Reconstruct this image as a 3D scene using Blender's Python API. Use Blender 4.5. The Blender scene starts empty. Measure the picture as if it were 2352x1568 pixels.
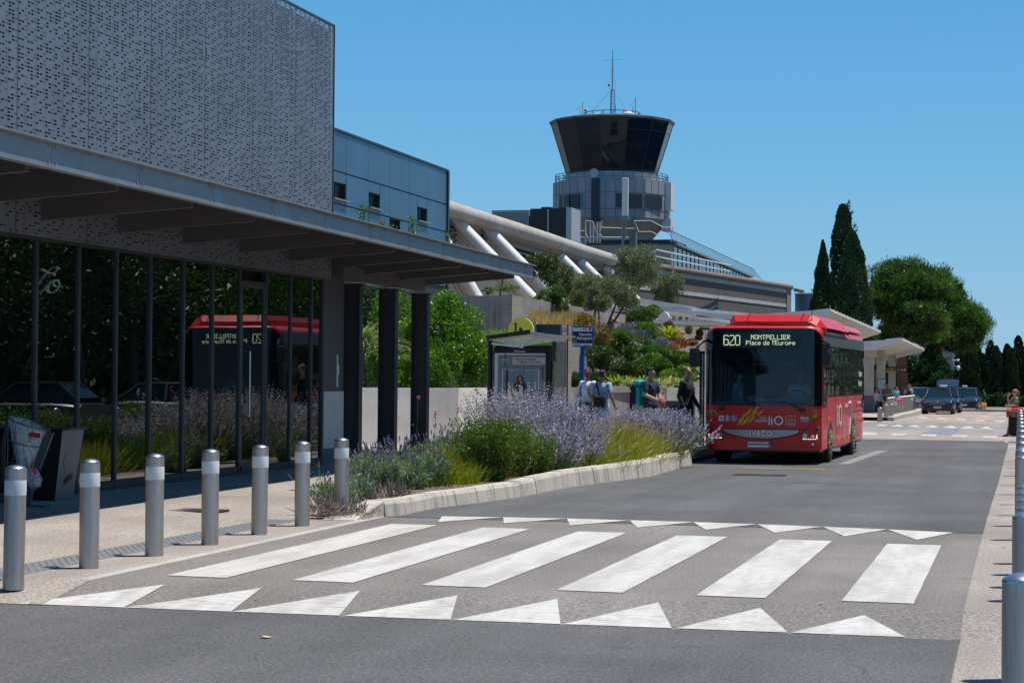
import bpy, bmesh, math, random
import numpy as np
from mathutils import Vector, Matrix
R = math.radians
scene = bpy.context.scene
# ---------------------------------------------------------------- camera
F = 4700.0; RHO = .008; CH = 1.75; VX, VY = 2340.0, 873.0
def _cam():
    Y = np.array([VX-1176, -(VY-784), -F]); Y /= np.linalg.norm(Y)
    s, c = math.sin(RHO), math.cos(RHO)
    w = ((VX-1176)*s-(VY-784)*c)/F
    Z = np.array([s, c, w]); Z /= np.linalg.norm(Z)
    return np.array([np.cross(Y, Z), Y, Z])
CM = _cam(); CC = np.array([0, 0, CH])
cd = bpy.data.cameras.new('camera'); cam = bpy.data.objects.new('camera', cd)
scene.collection.objects.link(cam); scene.camera = cam
m4 = Matrix([list(CM[i])+[CC[i]] for i in range(3)]+[[0, 0, 0, 1]])
cam.matrix_world = m4
cd.sensor_width = 36; cd.lens = 36*F/2352; cd.clip_end = 3000; cd.clip_start = .1
# ---------------------------------------------------------------- world, sun, exposure
SUN = Vector((.30, .14, 1.0)).normalized()
wd = bpy.data.worlds.new('World'); scene.world = wd; wd.use_nodes = True
nt = wd.node_tree; bg = nt.nodes['Background']
sky = nt.nodes.new('ShaderNodeTexSky'); sky.sky_type = 'NISHITA'; sky.sun_disc = False
sky.sun_elevation = math.asin(SUN.z); sky.sun_rotation = math.atan2(SUN.x, SUN.y)
sky.air_density = 1.0; sky.dust_density = .35; sky.ozone_density = 2.2; sky.altitude = 0
gm = nt.nodes.new('ShaderNodeTexCoord'); sp_ = nt.nodes.new('ShaderNodeSeparateXYZ'); nt.links.new(gm.outputs['Generated'], sp_.inputs[0])
gr = nt.nodes.new('ShaderNodeValToRGB'); cr = gr.color_ramp; cr.interpolation = 'B_SPLINE'       # clear Mediterranean sky: colour by height above the horizon
for i, (p, c) in enumerate(((0, (.30, .52, .70)), (.05, (.215, .475, .70)), (.12, (.118, .405, .71)), (.2, (.078, .345, .68)), (.5, (.045, .20, .48)), (1, (.025, .11, .32)))):
    if i > 1: cr.elements.new(p)
    cr.elements[i].position = p; cr.elements[i].color = (*c, 1)
nt.links.new(sp_.outputs[2], gr.inputs[0])
sc_ = nt.nodes.new('ShaderNodeMix'); sc_.data_type = 'RGBA'; sc_.blend_type = 'MULTIPLY'; sc_.inputs[0].default_value = 1; sc_.clamp_result = False
nt.links.new(gr.outputs[0], sc_.inputs[6]); sc_.inputs[7].default_value = (11, 11, 11, 1)
mx_ = nt.nodes.new('ShaderNodeMix'); mx_.data_type = 'RGBA'; mx_.inputs[0].default_value = .9
nt.links.new(sky.outputs[0], mx_.inputs[6]); nt.links.new(sc_.outputs[2], mx_.inputs[7])
nt.links.new(mx_.outputs[2], bg.inputs[0]); bg.inputs[1].default_value = .086
sl = bpy.data.lights.new('sun', 'SUN'); sl.energy = 5.0; sl.angle = R(.5); sl.color = (1, .94, .84)
so = bpy.data.objects.new('sun', sl); scene.collection.objects.link(so)
so.rotation_euler = SUN.to_track_quat('Z', 'Y').to_euler(); so.location = (0, 0, 60)
vs = scene.view_settings
scene.display_settings.display_device = 'sRGB'
vs.view_transform = 'Standard'; vs.look = 'None'; vs.gamma = 1; vs.exposure = .2
# ---------------------------------------------------------------- measuring helpers (a point of the photo at a real distance)
def _ray(x, y):
    return CM@np.array([x-1176, -(y-784), -F])
def G(x, y, z=0.):
    d = _ray(x, y); return Vector(CC+(z-CH)/d[2]*d)
def PX(x, y, X):
    d = _ray(x, y); return Vector(CC+X/d[0]*d)
def PY(x, y, Y):
    d = _ray(x, y); return Vector(CC+Y/d[1]*d)
def PPM(p):
    v = CM.T@(np.array(p, float)-CC); return F/-v[2]
def gz(y):      # the road lies a little lower than the raised crossing and falls gently away
    if y < 50: return -.12
    if y < 120: return -.12-.18*(y-50)/70
    return -.3-.12*min(1, (y-120)/40)
# ---------------------------------------------------------------- scene helpers
def put(o, parent=None):
    scene.collection.objects.link(o)
    if parent is not None: o.parent = parent
    return o
def tag(o, label=None, cat=None, group=None, kind=None):
    if label: o['label'] = label
    if cat: o['category'] = cat
    if group: o['group'] = group
    if kind: o['kind'] = kind
    return o
def empty(name, loc=(0, 0, 0), rz=0, label=None, cat=None, group=None):
    o = bpy.data.objects.new(name, None); o.location = loc; o.rotation_euler = (0, 0, rz)
    o.empty_display_size = .2
    put(o); return tag(o, label, cat, group)
def copy_tree(o, parent=None):
    c = o.copy(); scene.collection.objects.link(c); c.parent = parent
    for ch in list(o.children): copy_tree(ch, c)
    return c
def frame(d, up=(0, 0, 1)):
    d = Vector(d).normalized(); u = Vector(up)
    if abs(d.dot(u)) > .98: u = Vector((1, 0, 0))
    a = d.cross(u).normalized(); b = a.cross(d).normalized()
    return a, b
class MB:
    def __init__(s): s.v = []; s.f = []; s.m = []; s.mi = 0
    def box(s, c, d, rz=0, tilt=None):
        n = len(s.v); cs, sn = math.cos(rz), math.sin(rz)
        for sx, sy, sz in ((-1,-1,-1),(1,-1,-1),(1,1,-1),(-1,1,-1),(-1,-1,1),(1,-1,1),(1,1,1),(-1,1,1)):
            p = Vector((sx*d[0]/2, sy*d[1]/2, sz*d[2]/2))
            if tilt: p = tilt@p
            s.v.append((c[0]+p.x*cs-p.y*sn, c[1]+p.x*sn+p.y*cs, c[2]+p.z))
        for f in ((0,3,2,1),(4,5,6,7),(0,1,5,4),(1,2,6,5),(2,3,7,6),(3,0,4,7)): s.add([n+i for i in f])
        return s
    def b2(s, x0, x1, y0, y1, z0, z1): return s.box(((x0+x1)/2, (y0+y1)/2, (z0+z1)/2), (x1-x0, y1-y0, z1-z0))
    def add(s, f): s.f.append(tuple(f)); s.m.append(s.mi)
    def poly(s, pts):
        n = len(s.v); s.v += [tuple(p) for p in pts]; s.add(range(n, n+len(pts))); return s
    def tube(s, pts, r, n=8, caps=True, flat=1.0):
        pts = [Vector(p) for p in pts]; k = len(pts)
        rr = r if isinstance(r, (list, tuple)) else [r]*k
        base = len(s.v); pa = None
        for i, p in enumerate(pts):
            d = (pts[min(i+1, k-1)]-pts[max(i-1, 0)])
            if d.length < 1e-9: d = Vector((0, 0, 1))
            d.normalize()
            if pa is None: a, b = frame(d)
            else:
                a = (pa-d*pa.dot(d))
                if a.length < 1e-6: a, b = frame(d)
                a.normalize(); b = a.cross(d).normalized()
            pa = a
            for j in range(n):
                t = 2*math.pi*j/n; q = p+(a*math.cos(t)+b*math.sin(t)*flat)*rr[i]; s.v.append(tuple(q))
        for i in range(k-1):
            for j in range(n):
                j2 = (j+1) % n; s.add((base+i*n+j, base+i*n+j2, base+(i+1)*n+j2, base+(i+1)*n+j))
        if caps:
            s.add([base+j for j in range(n)][::-1]); s.add([base+(k-1)*n+j for j in range(n)])
        return s
    def bar(s, a, b, w, h, up=(0, 0, 1)):      # rectangular bar from a to b
        a = Vector(a); b = Vector(b); x, y = frame(b-a, up); n = len(s.v)
        for p in (a, b):
            for i, j in ((-1,-1),(1,-1),(1,1),(-1,1)): s.v.append(tuple(p+x*i*w/2+y*j*h/2))
        for f in ((3,2,1,0),(4,5,6,7),(0,1,5,4),(1,2,6,5),(2,3,7,6),(3,0,4,7)): s.add([n+i for i in f])
        return s
    def lathe(s, prof, c=(0, 0, 0), n=20, a0=0):
        base = len(s.v)
        for r, z in prof:
            for j in range(n):
                t = a0+2*math.pi*j/n; s.v.append((c[0]+r*math.cos(t), c[1]+r*math.sin(t), c[2]+z))
        for i in range(len(prof)-1):
            for j in range(n):
                j2 = (j+1) % n; s.add((base+i*n+j, base+i*n+j2, base+(i+1)*n+j2, base+(i+1)*n+j))
        s.add([base+j for j in range(n)][::-1]); k = len(prof)-1
        s.add([base+k*n+j for j in range(n)])
        return s
    def prism(s, poly, dirv):                  # closed polygon (3-D points) pushed along dirv
        n = len(s.v); k = len(poly); dv = Vector(dirv)
        s.v += [tuple(p) for p in poly]; s.v += [tuple(Vector(p)+dv) for p in poly]
        s.add(range(n, n+k)); s.add([n+k+i for i in range(k)][::-1])
        for i in range(k):
            j = (i+1) % k; s.add((n+j, n+i, n+k+i, n+k+j))
        return s
    def ball(s, c, r, n=10, m=7, sc=(1, 1, 1)):
        base = len(s.v)
        for i in range(m+1):
            ph = math.pi*i/m
            for j in range(n):
                t = 2*math.pi*j/n
                s.v.append((c[0]+r*sc[0]*math.sin(ph)*math.cos(t), c[1]+r*sc[1]*math.sin(ph)*math.sin(t), c[2]+r*sc[2]*math.cos(ph)))
        for i in range(m):
            for j in range(n):
                j2 = (j+1) % n; s.add((base+i*n+j, base+(i+1)*n+j, base+(i+1)*n+j2, base+i*n+j2))
        return s
    def build(s, name, mat, parent=None, smooth=False, bevel=0, fix=True):
        me = bpy.data.meshes.new(name); me.from_pydata(s.v, [], s.f)
        mats = mat if isinstance(mat, (list, tuple)) else [mat]
        for m in mats: me.materials.append(m)
        if len(mats) > 1: me.polygons.foreach_set('material_index', s.m)
        if fix:
            bm = bmesh.new(); bm.from_mesh(me)
            bmesh.ops.recalc_face_normals(bm, faces=bm.faces[:]); bm.to_mesh(me); bm.free()
        if smooth:
            me.polygons.foreach_set('use_smooth', [True]*len(me.polygons))
            if smooth != 'all': me.set_sharp_from_angle(angle=R(40))
        o = bpy.data.objects.new(name, me); put(o, parent)
        if bevel:
            b = o.modifiers.new('bevel', 'BEVEL'); b.width = bevel; b.segments = 2; b.limit_method = 'ANGLE'
        return o
def wb(mb, name, mat, root, par=None, **k):      # build in world coordinates under a root empty (or under one of its parts)
    o = mb.build(name, mat, None, **k); o.parent = par or root
    if par is None: o.matrix_parent_inverse = Matrix.Translation(-root.location)
    return o
# ---------------------------------------------------------------- materials
def lin(c):
    return tuple((x/12.92 if x <= .04045 else ((x+.055)/1.055)**2.4) for x in c)
def N(nt, t, **kw):
    n = nt.nodes.new(t)
    for k, v in kw.items():
        if k in n.inputs: n.inputs[k].default_value = v
        else: setattr(n, k, v)
    return n
def ramp(nt, stops, fac=None):
    n = nt.nodes.new('ShaderNodeValToRGB'); cr = n.color_ramp
    while len(cr.elements) < len(stops): cr.elements.new(.5)
    for e, (p, c) in zip(cr.elements, stops):
        e.position = p; e.color = (*c, 1) if len(c) == 3 else c
    if fac is not None: nt.links.new(fac, n.inputs[0])
    return n
def mix(nt, a, b, fac, mode='MIX'):
    n = nt.nodes.new('ShaderNodeMix'); n.data_type = 'RGBA'; n.blend_type = mode
    for sock, v in ((n.inputs[0], fac), (n.inputs[6], a), (n.inputs[7], b)):
        if hasattr(v, 'is_output'): nt.links.new(v, sock)
        elif isinstance(v, (tuple, list)): sock.default_value = (*v, 1) if len(v) == 3 else v
        else: sock.default_value = v
    return n.outputs[2]
def mathn(nt, op, a, b=0., c=0.):
    n = nt.nodes.new('ShaderNodeMath'); n.operation = op
    for sock, v in zip(n.inputs, (a, b, c)):
        if hasattr(v, 'is_output'): nt.links.new(v, sock)
        else: sock.default_value = v
    return n.outputs[0]
def coords(nt, sc=(1, 1, 1)):
    g = nt.nodes.new('ShaderNodeNewGeometry'); mp = nt.nodes.new('ShaderNodeMapping')
    nt.links.new(g.outputs['Position'], mp.inputs[0]); mp.inputs['Scale'].default_value = sc
    return mp.outputs[0]
def newmat(name):
    m = bpy.data.materials.new(name); m.use_nodes = True
    return m, m.node_tree, m.node_tree.nodes['Principled BSDF']
_mc = {}
def M(name, col, rough=.5, metal=0, var=.12, scale=3, bump=0, bscale=60, ior=1.5, coat=0, emit=None, estr=0, stretch=(1, 1, 1), fine=0, fscale=200, spec=None):
    if name in _mc: return _mc[name]
    m, nt, p = newmat(name)
    p.inputs['Roughness'].default_value = rough; p.inputs['Metallic'].default_value = metal
    p.inputs['IOR'].default_value = ior; p.inputs['Coat Weight'].default_value = coat
    if spec is not None: p.inputs['Specular IOR Level'].default_value = spec
    co = coords(nt, stretch)
    if var:
        n = N(nt, 'ShaderNodeTexNoise', Scale=scale, Detail=5, Roughness=.6); nt.links.new(co, n.inputs['Vector'])
        r = ramp(nt, [(.3, tuple(max(0, x*(1-var)) for x in col)), (.7, tuple(min(1, x*(1+var)) for x in col))], n.outputs[0])
        c = r.outputs[0]
        if fine:
            n2 = N(nt, 'ShaderNodeTexNoise', Scale=fscale, Detail=2); nt.links.new(co, n2.inputs['Vector'])
            r2 = ramp(nt, [(.3, (1-fine,)*3), (.7, (1+fine,)*3)], n2.outputs[0])
            c = mix(nt, c, r2.outputs[0], 1.0, 'MULTIPLY')
        nt.links.new(c, p.inputs['Base Color'])
    else: p.inputs['Base Color'].default_value = (*col, 1)
    if bump:
        n = N(nt, 'ShaderNodeTexNoise', Scale=bscale, Detail=3); nt.links.new(co, n.inputs['Vector'])
        b = N(nt, 'ShaderNodeBump', Strength=bump, Distance=.01); nt.links.new(n.outputs[0], b.inputs['Height'])
        nt.links.new(b.outputs[0], p.inputs['Normal'])
    if emit:
        p.inputs['Emission Color'].default_value = (*emit, 1); p.inputs['Emission Strength'].default_value = estr
    _mc[name] = m; return m
def leafmat(name, c1, c2, rough=.45, trans=.35, scale=1.2, c3=None):
    if name in _mc: return _mc[name]
    m, nt, p = newmat(name)
    co = coords(nt)
    n = N(nt, 'ShaderNodeTexNoise', Scale=scale, Detail=6, Roughness=.75); nt.links.new(co, n.inputs['Vector'])
    st = [(.34, c1), (.62, c2)]
    if c3: st.append((.72, c3))
    r = ramp(nt, st, n.outputs[0])
    nt.links.new(r.outputs[0], p.inputs['Base Color']); p.inputs['Roughness'].default_value = rough
    p.inputs['Specular IOR Level'].default_value = .4
    t = nt.nodes.new('ShaderNodeBsdfTranslucent'); ms = nt.nodes.new('ShaderNodeMixShader'); ms.inputs[0].default_value = trans
    tc = mix(nt, r.outputs[0], (.9, 1, .35), 1.0, 'MULTIPLY')
    br = mix(nt, tc, (1.6, 1.6, 1.6), 1.0, 'MULTIPLY'); nt.links.new(br, t.inputs[0])
    nt.links.new(p.outputs[0], ms.inputs[1]); nt.links.new(t.outputs[0], ms.inputs[2])
    nt.links.new(ms.outputs[0], nt.nodes['Material Output'].inputs[0])
    _mc[name] = m; return m
def asphalt(name, base, speck, sp=.5, joints=None):
    m, nt, p = newmat(name); co = coords(nt)
    big = N(nt, 'ShaderNodeTexNoise', Scale=.35, Detail=4, Roughness=.6); nt.links.new(co, big.inputs['Vector'])
    col = ramp(nt, [(.3, tuple(x*.80 for x in base)), (.7, tuple(x*1.18 for x in base))], big.outputs[0]).outputs[0]
    st = nt.nodes.new('ShaderNodeMapping'); nt.links.new(co, st.inputs[0]); st.inputs['Scale'].default_value = (1.2, .06, 1)
    tr = N(nt, 'ShaderNodeTexNoise', Scale=1.0, Detail=3); nt.links.new(st.outputs[0], tr.inputs['Vector'])
    col = mix(nt, col, ramp(nt, [(.3, (.84, .84, .84)), (.7, (1.13, 1.13, 1.13))], tr.outputs[0]).outputs[0], 1.0, 'MULTIPLY')
    for sc, a in ((34, sp*.85), (95, sp)):
        f = N(nt, 'ShaderNodeTexNoise', Scale=sc, Detail=2, Roughness=.7); nt.links.new(co, f.inputs['Vector'])
        col = mix(nt, col, ramp(nt, [(.32, (1-a,)*3), (.68, (1+a,)*3)], f.outputs[0]).outputs[0], 1.0, 'MULTIPLY')
    v = N(nt, 'ShaderNodeTexVoronoi', Scale=42); nt.links.new(co, v.inputs['Vector'])
    sm = ramp(nt, [(.0, (1, 1, 1)), (.16, (0, 0, 0))], v.outputs['Distance'])
    wn = N(nt, 'ShaderNodeSeparateColor'); nt.links.new(v.outputs['Color'], wn.inputs[0])
    k = mathn(nt, 'GREATER_THAN', wn.outputs[0], .72); k = mathn(nt, 'MULTIPLY', k, sm.outputs[0])
    col = mix(nt, col, speck, k)
    # stains: small dark drips
    v2 = N(nt, 'ShaderNodeTexNoise', Scale=1.7, Detail=7, Roughness=.7); nt.links.new(co, v2.inputs['Vector'])
    sp2 = ramp(nt, [(.60, (0, 0, 0)), (.70, (.75, .75, .75))], v2.outputs[0])
    col = mix(nt, col, tuple(x*.72 for x in base), sp2.outputs[0])
    vc = N(nt, 'ShaderNodeTexVoronoi', Scale=.32); vc.feature = 'DISTANCE_TO_EDGE'     # sparse hairline cracks
    wob = N(nt, 'ShaderNodeTexNoise', Scale=2.5, Detail=4); nt.links.new(co, wob.inputs['Vector'])
    nt.links.new(mix(nt, co, wob.outputs[1], .14), vc.inputs['Vector'])
    ck = mathn(nt, 'MULTIPLY', mathn(nt, 'LESS_THAN', vc.outputs['Distance'], .0022), ramp(nt, [(.5, (0, 0, 0)), (.62, (.55, .55, .55))], big.outputs[0]).outputs[0])
    col = mix(nt, col, tuple(x*.4 for x in base), ck)
    if joints:
        br = N(nt, 'ShaderNodeTexBrick', Scale=1.0); br.inputs['Mortar Size'].default_value = .012
        br.inputs['Brick Width'].default_value = joints[0]; br.inputs['Row Height'].default_value = joints[1]
        nt.links.new(co, br.inputs['Vector']); col = mix(nt, col, tuple(x*.55 for x in base), br.outputs['Fac'])
    nt.links.new(col, p.inputs['Base Color']); p.inputs['Roughness'].default_value = .85
    p.inputs['Specular IOR Level'].default_value = .3
    b = N(nt, 'ShaderNodeBump', Strength=.5, Distance=.006); nt.links.new(f.outputs[0], b.inputs['Height']); nt.links.new(b.outputs[0], p.inputs['Normal'])
    return m
def concrete(name, base, streak=.35, board=0, rough=.85, top=None):
    m, nt, p = newmat(name); co = coords(nt)
    n = N(nt, 'ShaderNodeTexNoise', Scale=1.6, Detail=7, Roughness=.65); nt.links.new(co, n.inputs['Vector'])
    col = ramp(nt, [(.3, tuple(x*.8 for x in base)), (.7, tuple(x*1.15 for x in base))], n.outputs[0]).outputs[0]
    mp = nt.nodes.new('ShaderNodeMapping'); nt.links.new(co, mp.inputs[0]); mp.inputs['Scale'].default_value = (5, 5, .35)
    s = N(nt, 'ShaderNodeTexNoise', Scale=1.4, Detail=5, Roughness=.7); nt.links.new(mp.outputs[0], s.inputs['Vector'])
    k = ramp(nt, [(.5, (0, 0, 0)), (.72, (streak,)*3)], s.outputs[0])
    col = mix(nt, col, tuple(x*.3 for x in base), k.outputs[0])
    f = N(nt, 'ShaderNodeTexNoise', Scale=60, Detail=3); nt.links.new(co, f.inputs['Vector'])
    col = mix(nt, col, ramp(nt, [(.3, (.86,)*3), (.7, (1.12,)*3)], f.outputs[0]).outputs[0], 1.0, 'MULTIPLY')
    if board:
        sx = nt.nodes.new('ShaderNodeSeparateXYZ'); nt.links.new(co, sx.inputs[0])
        zz = mathn(nt, 'FRACT', mathn(nt, 'DIVIDE', sx.outputs[2], board)); l = mathn(nt, 'LESS_THAN', zz, .07)
        col = mix(nt, col, tuple(x*.5 for x in base), mathn(nt, 'MULTIPLY', l, .6))
    nt.links.new(col, p.inputs['Base Color']); p.inputs['Roughness'].default_value = rough
    b = N(nt, 'ShaderNodeBump', Strength=.4, Distance=.01); nt.links.new(f.outputs[0], b.inputs['Height']); nt.links.new(b.outputs[0], p.inputs['Normal'])
    return m
def glassy(name, col=(.006, .008, .01), ior=1.9, rough=.01, wave=0, wscale=.6):
    if name in _mc: return _mc[name]
    m, nt, p = newmat(name); p.inputs['Base Color'].default_value = (*col, 1)
    p.inputs['Roughness'].default_value = rough; p.inputs['IOR'].default_value = ior
    if wave:
        n = N(nt, 'ShaderNodeTexNoise', Scale=wscale, Detail=1); nt.links.new(coords(nt), n.inputs['Vector'])
        b = N(nt, 'ShaderNodeBump', Strength=wave, Distance=.05); nt.links.new(n.outputs[0], b.inputs['Height']); nt.links.new(b.outputs[0], p.inputs['Normal'])
    _mc[name] = m; return m
# ---------------------------------------------------------------- foliage
def leafmesh(name, P, A, B, mat, parent=None, core=None):
    """quads from centre points P with half axes A (length) and B (width)"""
    n = len(P); V = np.empty((n, 4, 3)); V[:, 0] = P-A; V[:, 1] = P+B; V[:, 2] = P+A; V[:, 3] = P-B
    V = V.reshape(-1, 3); nv = 4*n
    me = bpy.data.meshes.new(name); extra = 0
    me.vertices.add(nv); me.vertices.foreach_set('co', V.ravel().astype(np.float32))
    me.loops.add(nv); me.loops.foreach_set('vertex_index', np.arange(nv, dtype=np.int32))
    me.polygons.add(n); me.polygons.foreach_set('loop_start', np.arange(0, nv, 4, dtype=np.int32))
    me.polygons.foreach_set('loop_total', np.full(n, 4, dtype=np.int32))
    for m in (mat if isinstance(mat, (list, tuple)) else [mat]): me.materials.append(m)
    me.update(calc_edges=True); me.validate()
    o = bpy.data.objects.new(name, me); put(o, parent); return o
def unit(v): return v/np.maximum(np.linalg.norm(v, axis=1, keepdims=True), 1e-9)
def cloud(rng, blobs, n, size, aspect=.45, shell=.72, lump=.16, up=.2, out=.5):
    """blobs: (cx,cy,cz,rx,ry,rz). returns P, A, B"""
    bl = np.array(blobs, float); w = (bl[:, 3]*bl[:, 4]+bl[:, 4]*bl[:, 5]+bl[:, 3]*bl[:, 5]); w /= w.sum()
    k = rng.choice(len(bl), n, p=w); b = bl[k]
    d = unit(rng.normal(size=(n, 3)))
    ph = rng.uniform(0, 6, 3)
    L = 1+lump*(np.sin(d[:, 0]*5+ph[0]+b[:, 0]*3)+np.sin(d[:, 1]*6+ph[1])+np.sin(d[:, 2]*5+ph[2]+b[:, 1]))*.6+rng.normal(0, .03, n)
    r = (shell+(1-shell)*rng.random(n)**.6)*L
    P = b[:, :3]+d*b[:, 3:6]*r[:, None]
    ax = unit(rng.normal(size=(n, 3))+d*out*2+np.array([0, 0, up*2]))
    bb = unit(np.cross(ax, rng.normal(size=(n, 3))))
    s = size*rng.uniform(.6, 1.35, n)[:, None]
    return P, ax*s*.5, bb*s*.5*aspect
def bush(name, blobs, n, size, mat, label, cat, seed=0, group=None, trunk=None, tmat=None, **kw):
    """a shrub or tree with its crown and, if given, trunk paths [(pts, r0, r1)...]"""
    rng = np.random.default_rng(seed); bl = np.array(blobs, float); frag = kw.pop('frag', 1)
    if frag:                       # break the big lobes into many ragged ones
        sub_ = [bl*np.array([1, 1, 1, .8, .8, .8])]
        for b in bl:
            m = int(12+5*frag); d = unit(rng.normal(size=(m, 3))); s = rng.uniform(.22, .5, m)
            q = np.empty((m, 6)); q[:, :3] = b[:3]+d*b[3:]*rng.uniform(.62, 1.0, (m, 1)); q[:, 3:] = b[3:]*s[:, None]; sub_.append(q)
        big_ = bl; bl = np.concatenate(sub_)
    base = Vector(trunk[0][0][0]) if trunk else Vector((bl[:, 0].mean(), bl[:, 1].mean(), (bl[:, 2]-bl[:, 5]).min()))
    e = empty(name, base, 0, label, cat, group)
    loc = bl.copy(); loc[:, :3] -= np.array(base)
    P, A, B = cloud(rng, loc, n, size, **kw)
    crown = leafmesh('foliage' if not trunk else 'crown', P, A, B, mat, e)
    if trunk:
        mb = MB()
        for pts, r0, r1 in trunk:
            pts = [Vector(q)-base for q in pts]; k = len(pts)
            mb.tube(pts, [r0+(r1-r0)*i/(k-1) for i in range(k)], 7)
        mb.build('trunk', tmat or BARK, e, smooth=True)
    return e
BARK = M('bark', (.09, .065, .05), .9, var=.35, scale=9, bump=.6, bscale=30)
# ---------------------------------------------------------------- text
def text_mesh(s, size, depth=.003, align='CENTER', bold=0, sx=1.0, spacing=1.0):
    cu = bpy.data.curves.new('t', 'FONT'); cu.body = s; cu.size = size; cu.extrude = depth; cu.align_x = align
    cu.align_y = 'CENTER'; cu.offset = bold*size; cu.resolution_u = 2; cu.space_character = spacing
    o = bpy.data.objects.new('t', cu); scene.collection.objects.link(o)
    bpy.context.view_layer.update()
    me = bpy.data.meshes.new_from_object(o.evaluated_get(bpy.context.evaluated_depsgraph_get()))
    bpy.data.objects.remove(o); bpy.data.curves.remove(cu)
    for v in me.vertices: v.co.x *= sx
    return me
def text(s, size, loc, rot, mat, parent, name='lettering', **kw):
    me = text_mesh(s, size, **kw); me.materials.clear(); me.materials.append(mat)
    o = bpy.data.objects.new(name, me); o.location = loc; o.rotation_euler = rot; put(o, parent); return o
FACE = (R(90), 0, 0)     # lettering that faces -Y
def join_text(items, name, mat, parent, rot=FACE):
    """several strings as ONE mesh: items (s, size, (x,y,z), kwargs)"""
    me = bpy.data.meshes.new(name); V = []; Fc = []
    E_ = Matrix.Rotation(rot[2], 4, 'Z')@Matrix.Rotation(rot[0], 4, 'X')
    for s, size, loc, kw in items:
        t = text_mesh(s, size, **kw); n = len(V)
        V += [tuple(E_@v.co+Vector(loc)) for v in t.vertices]; Fc += [[n+i for i in p.vertices] for p in t.polygons]
        bpy.data.meshes.remove(t)
    me.from_pydata(V, [], Fc); me.materials.append(mat)
    o = bpy.data.objects.new(name, me); put(o, parent); return o
# ================================================================ SETTING
A_DARK = asphalt('asphalt_dark', (.098, .097, .100), (.24, .24, .24), .42)
A_TAN = asphalt('asphalt_tan', (.188, .172, .163), (.38, .35, .33), .40)
A_PALE = asphalt('paving_pale', (.31, .275, .25), (.46, .41, .37), .42)
A_STRIP = asphalt('paving_strip', (.29, .26, .235), (.43, .39, .35), .42)
A_PINK = asphalt('paving_pinkish', (.32, .27, .235), (.42, .37, .33), .3)
A_BRICK = asphalt('paving_setts', (.26, .25, .24), (.35, .33, .31), .3, joints=(.24, .14))
RP = [(-60, -.12), (15.1, -.12), (15.95, 0), (26.0, 0), (38, -.12), (50, -.12), (70, gz(70)), (120, -.3), (160, -.42), (3000, -.42)]
def zp(y):
    for (a, za), (b, zb) in zip(RP, RP[1:]):
        if y <= b: return za+(zb-za)*(y-a)/(b-a)
    return -.42
def pavz(x): return .12*min(1, max(0, (-8.9-x)/2.7))       # the pavement rises gently from the kerb to the pavilion
def Gp(x, y):
    p = G(x, y, 0)
    for _ in range(5): p = G(x, y, pavz(p.x))
    return p
def sheet(name, poly, mat, dz=0., kind='structure', flat=None, label=None, cat=None):
    """a ground sheet from a plan polygon, cut so that it follows the profile of the ground"""
    bm = bmesh.new(); vs_ = [bm.verts.new((x, y, 0)) for x, y in poly]; bm.faces.new(vs_)
    ys = [y for _, y in poly]
    for yc, _ in RP:
        if min(ys)+.01 < yc < max(ys)-.01:
            bmesh.ops.bisect_plane(bm, geom=bm.verts[:]+bm.edges[:]+bm.faces[:], plane_co=(0, yc, 0), plane_no=(0, 1, 0))
    if flat == 'pav':
        for xc in (-8.9, -11.6): bmesh.ops.bisect_plane(bm, geom=bm.verts[:]+bm.edges[:]+bm.faces[:], plane_co=(xc, 0, 0), plane_no=(1, 0, 0))
    for v in bm.verts: v.co.z = (zp(v.co.y) if flat is None else pavz(v.co.x) if flat == 'pav' else flat)+dz
    me = bpy.data.meshes.new(name); bmesh.ops.recalc_face_normals(bm, faces=bm.faces[:])
    for f in bm.faces:
        if f.normal.z < 0: f.normal_flip()
    bm.to_mesh(me); bm.free(); me.materials.append(mat)
    o = bpy.data.objects.new(name, me); put(o); return tag(o, label, cat, kind=kind)
sheet('ground', [(-900, -40), (900, -40), (900, 2500), (-900, 2500)], M('earth', (.13, .125, .10), .95, var=.3, scale=.2), -.008)
sheet('road', [(-40, -30), (-.41, -30), (-.41, 15.1), (-40, 15.1)], A_DARK)
sheet('road', [(-7.6, 24.25), (-.39, 24.0), (-.29, 64), (-8.5, 64)], A_DARK)
sheet('raised_crossing', [(-7.62, 15.1), (-.40, 15.1), (-.39, 24.0), (-7.62, 24.25)], A_TAN)
sheet('roadside_strip', [(-.41, -30), (5, -30), (5, 64), (-.29, 64), (-.39, 25.9), (-.40, 15.1)], A_STRIP)
Yb = [G(2100, 1012.8, -.2).y, G(2100, 998, -.2).y, G(2100, 993, -.2).y, G(2100, 980, -.2).y, G(2100, 969, -.2).y, G(2100, 960, -.25).y]
sheet('road_seam', [(-7.6, 24.2), (-.39, 23.95), (-.39, 24.02), (-7.6, 24.27)], M('seam_dark', (.05, .05, .05), .9, var=.3, scale=20), .003)
sheet('far_road', [(-14, 64), (.4, 64), (.4, 66), (-14, 66)], A_DARK, .004)
sheet('far_road', [(-14, 66), (5, 66), (5, 74.5), (-14, 74.5)], A_PINK, .004)
sheet('far_road', [(-14, 74.5), (5, 74.5), (5, 84.5), (-14, 84.5)], asphalt('asphalt_far', (.26, .245, .235), (.35, .33, .3), .3), .004)
sheet('far_paving', [(-14, 84.5), (5, 84.5), (5, 95), (-14, 95)], A_BRICK, .004)
sheet('far_road', [(-14, 95), (5, 95), (5, 160), (-14, 160)], A_PINK, .004)
sheet('blue_paint_patch', [tuple(G(*q, -.2))[:2] for q in ((2115, 998), (2190, 998), (2205, 983), (2150, 981))], M('faded_blue', (.17, .19, .24), .85, var=.25, scale=.8), .009)
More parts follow.
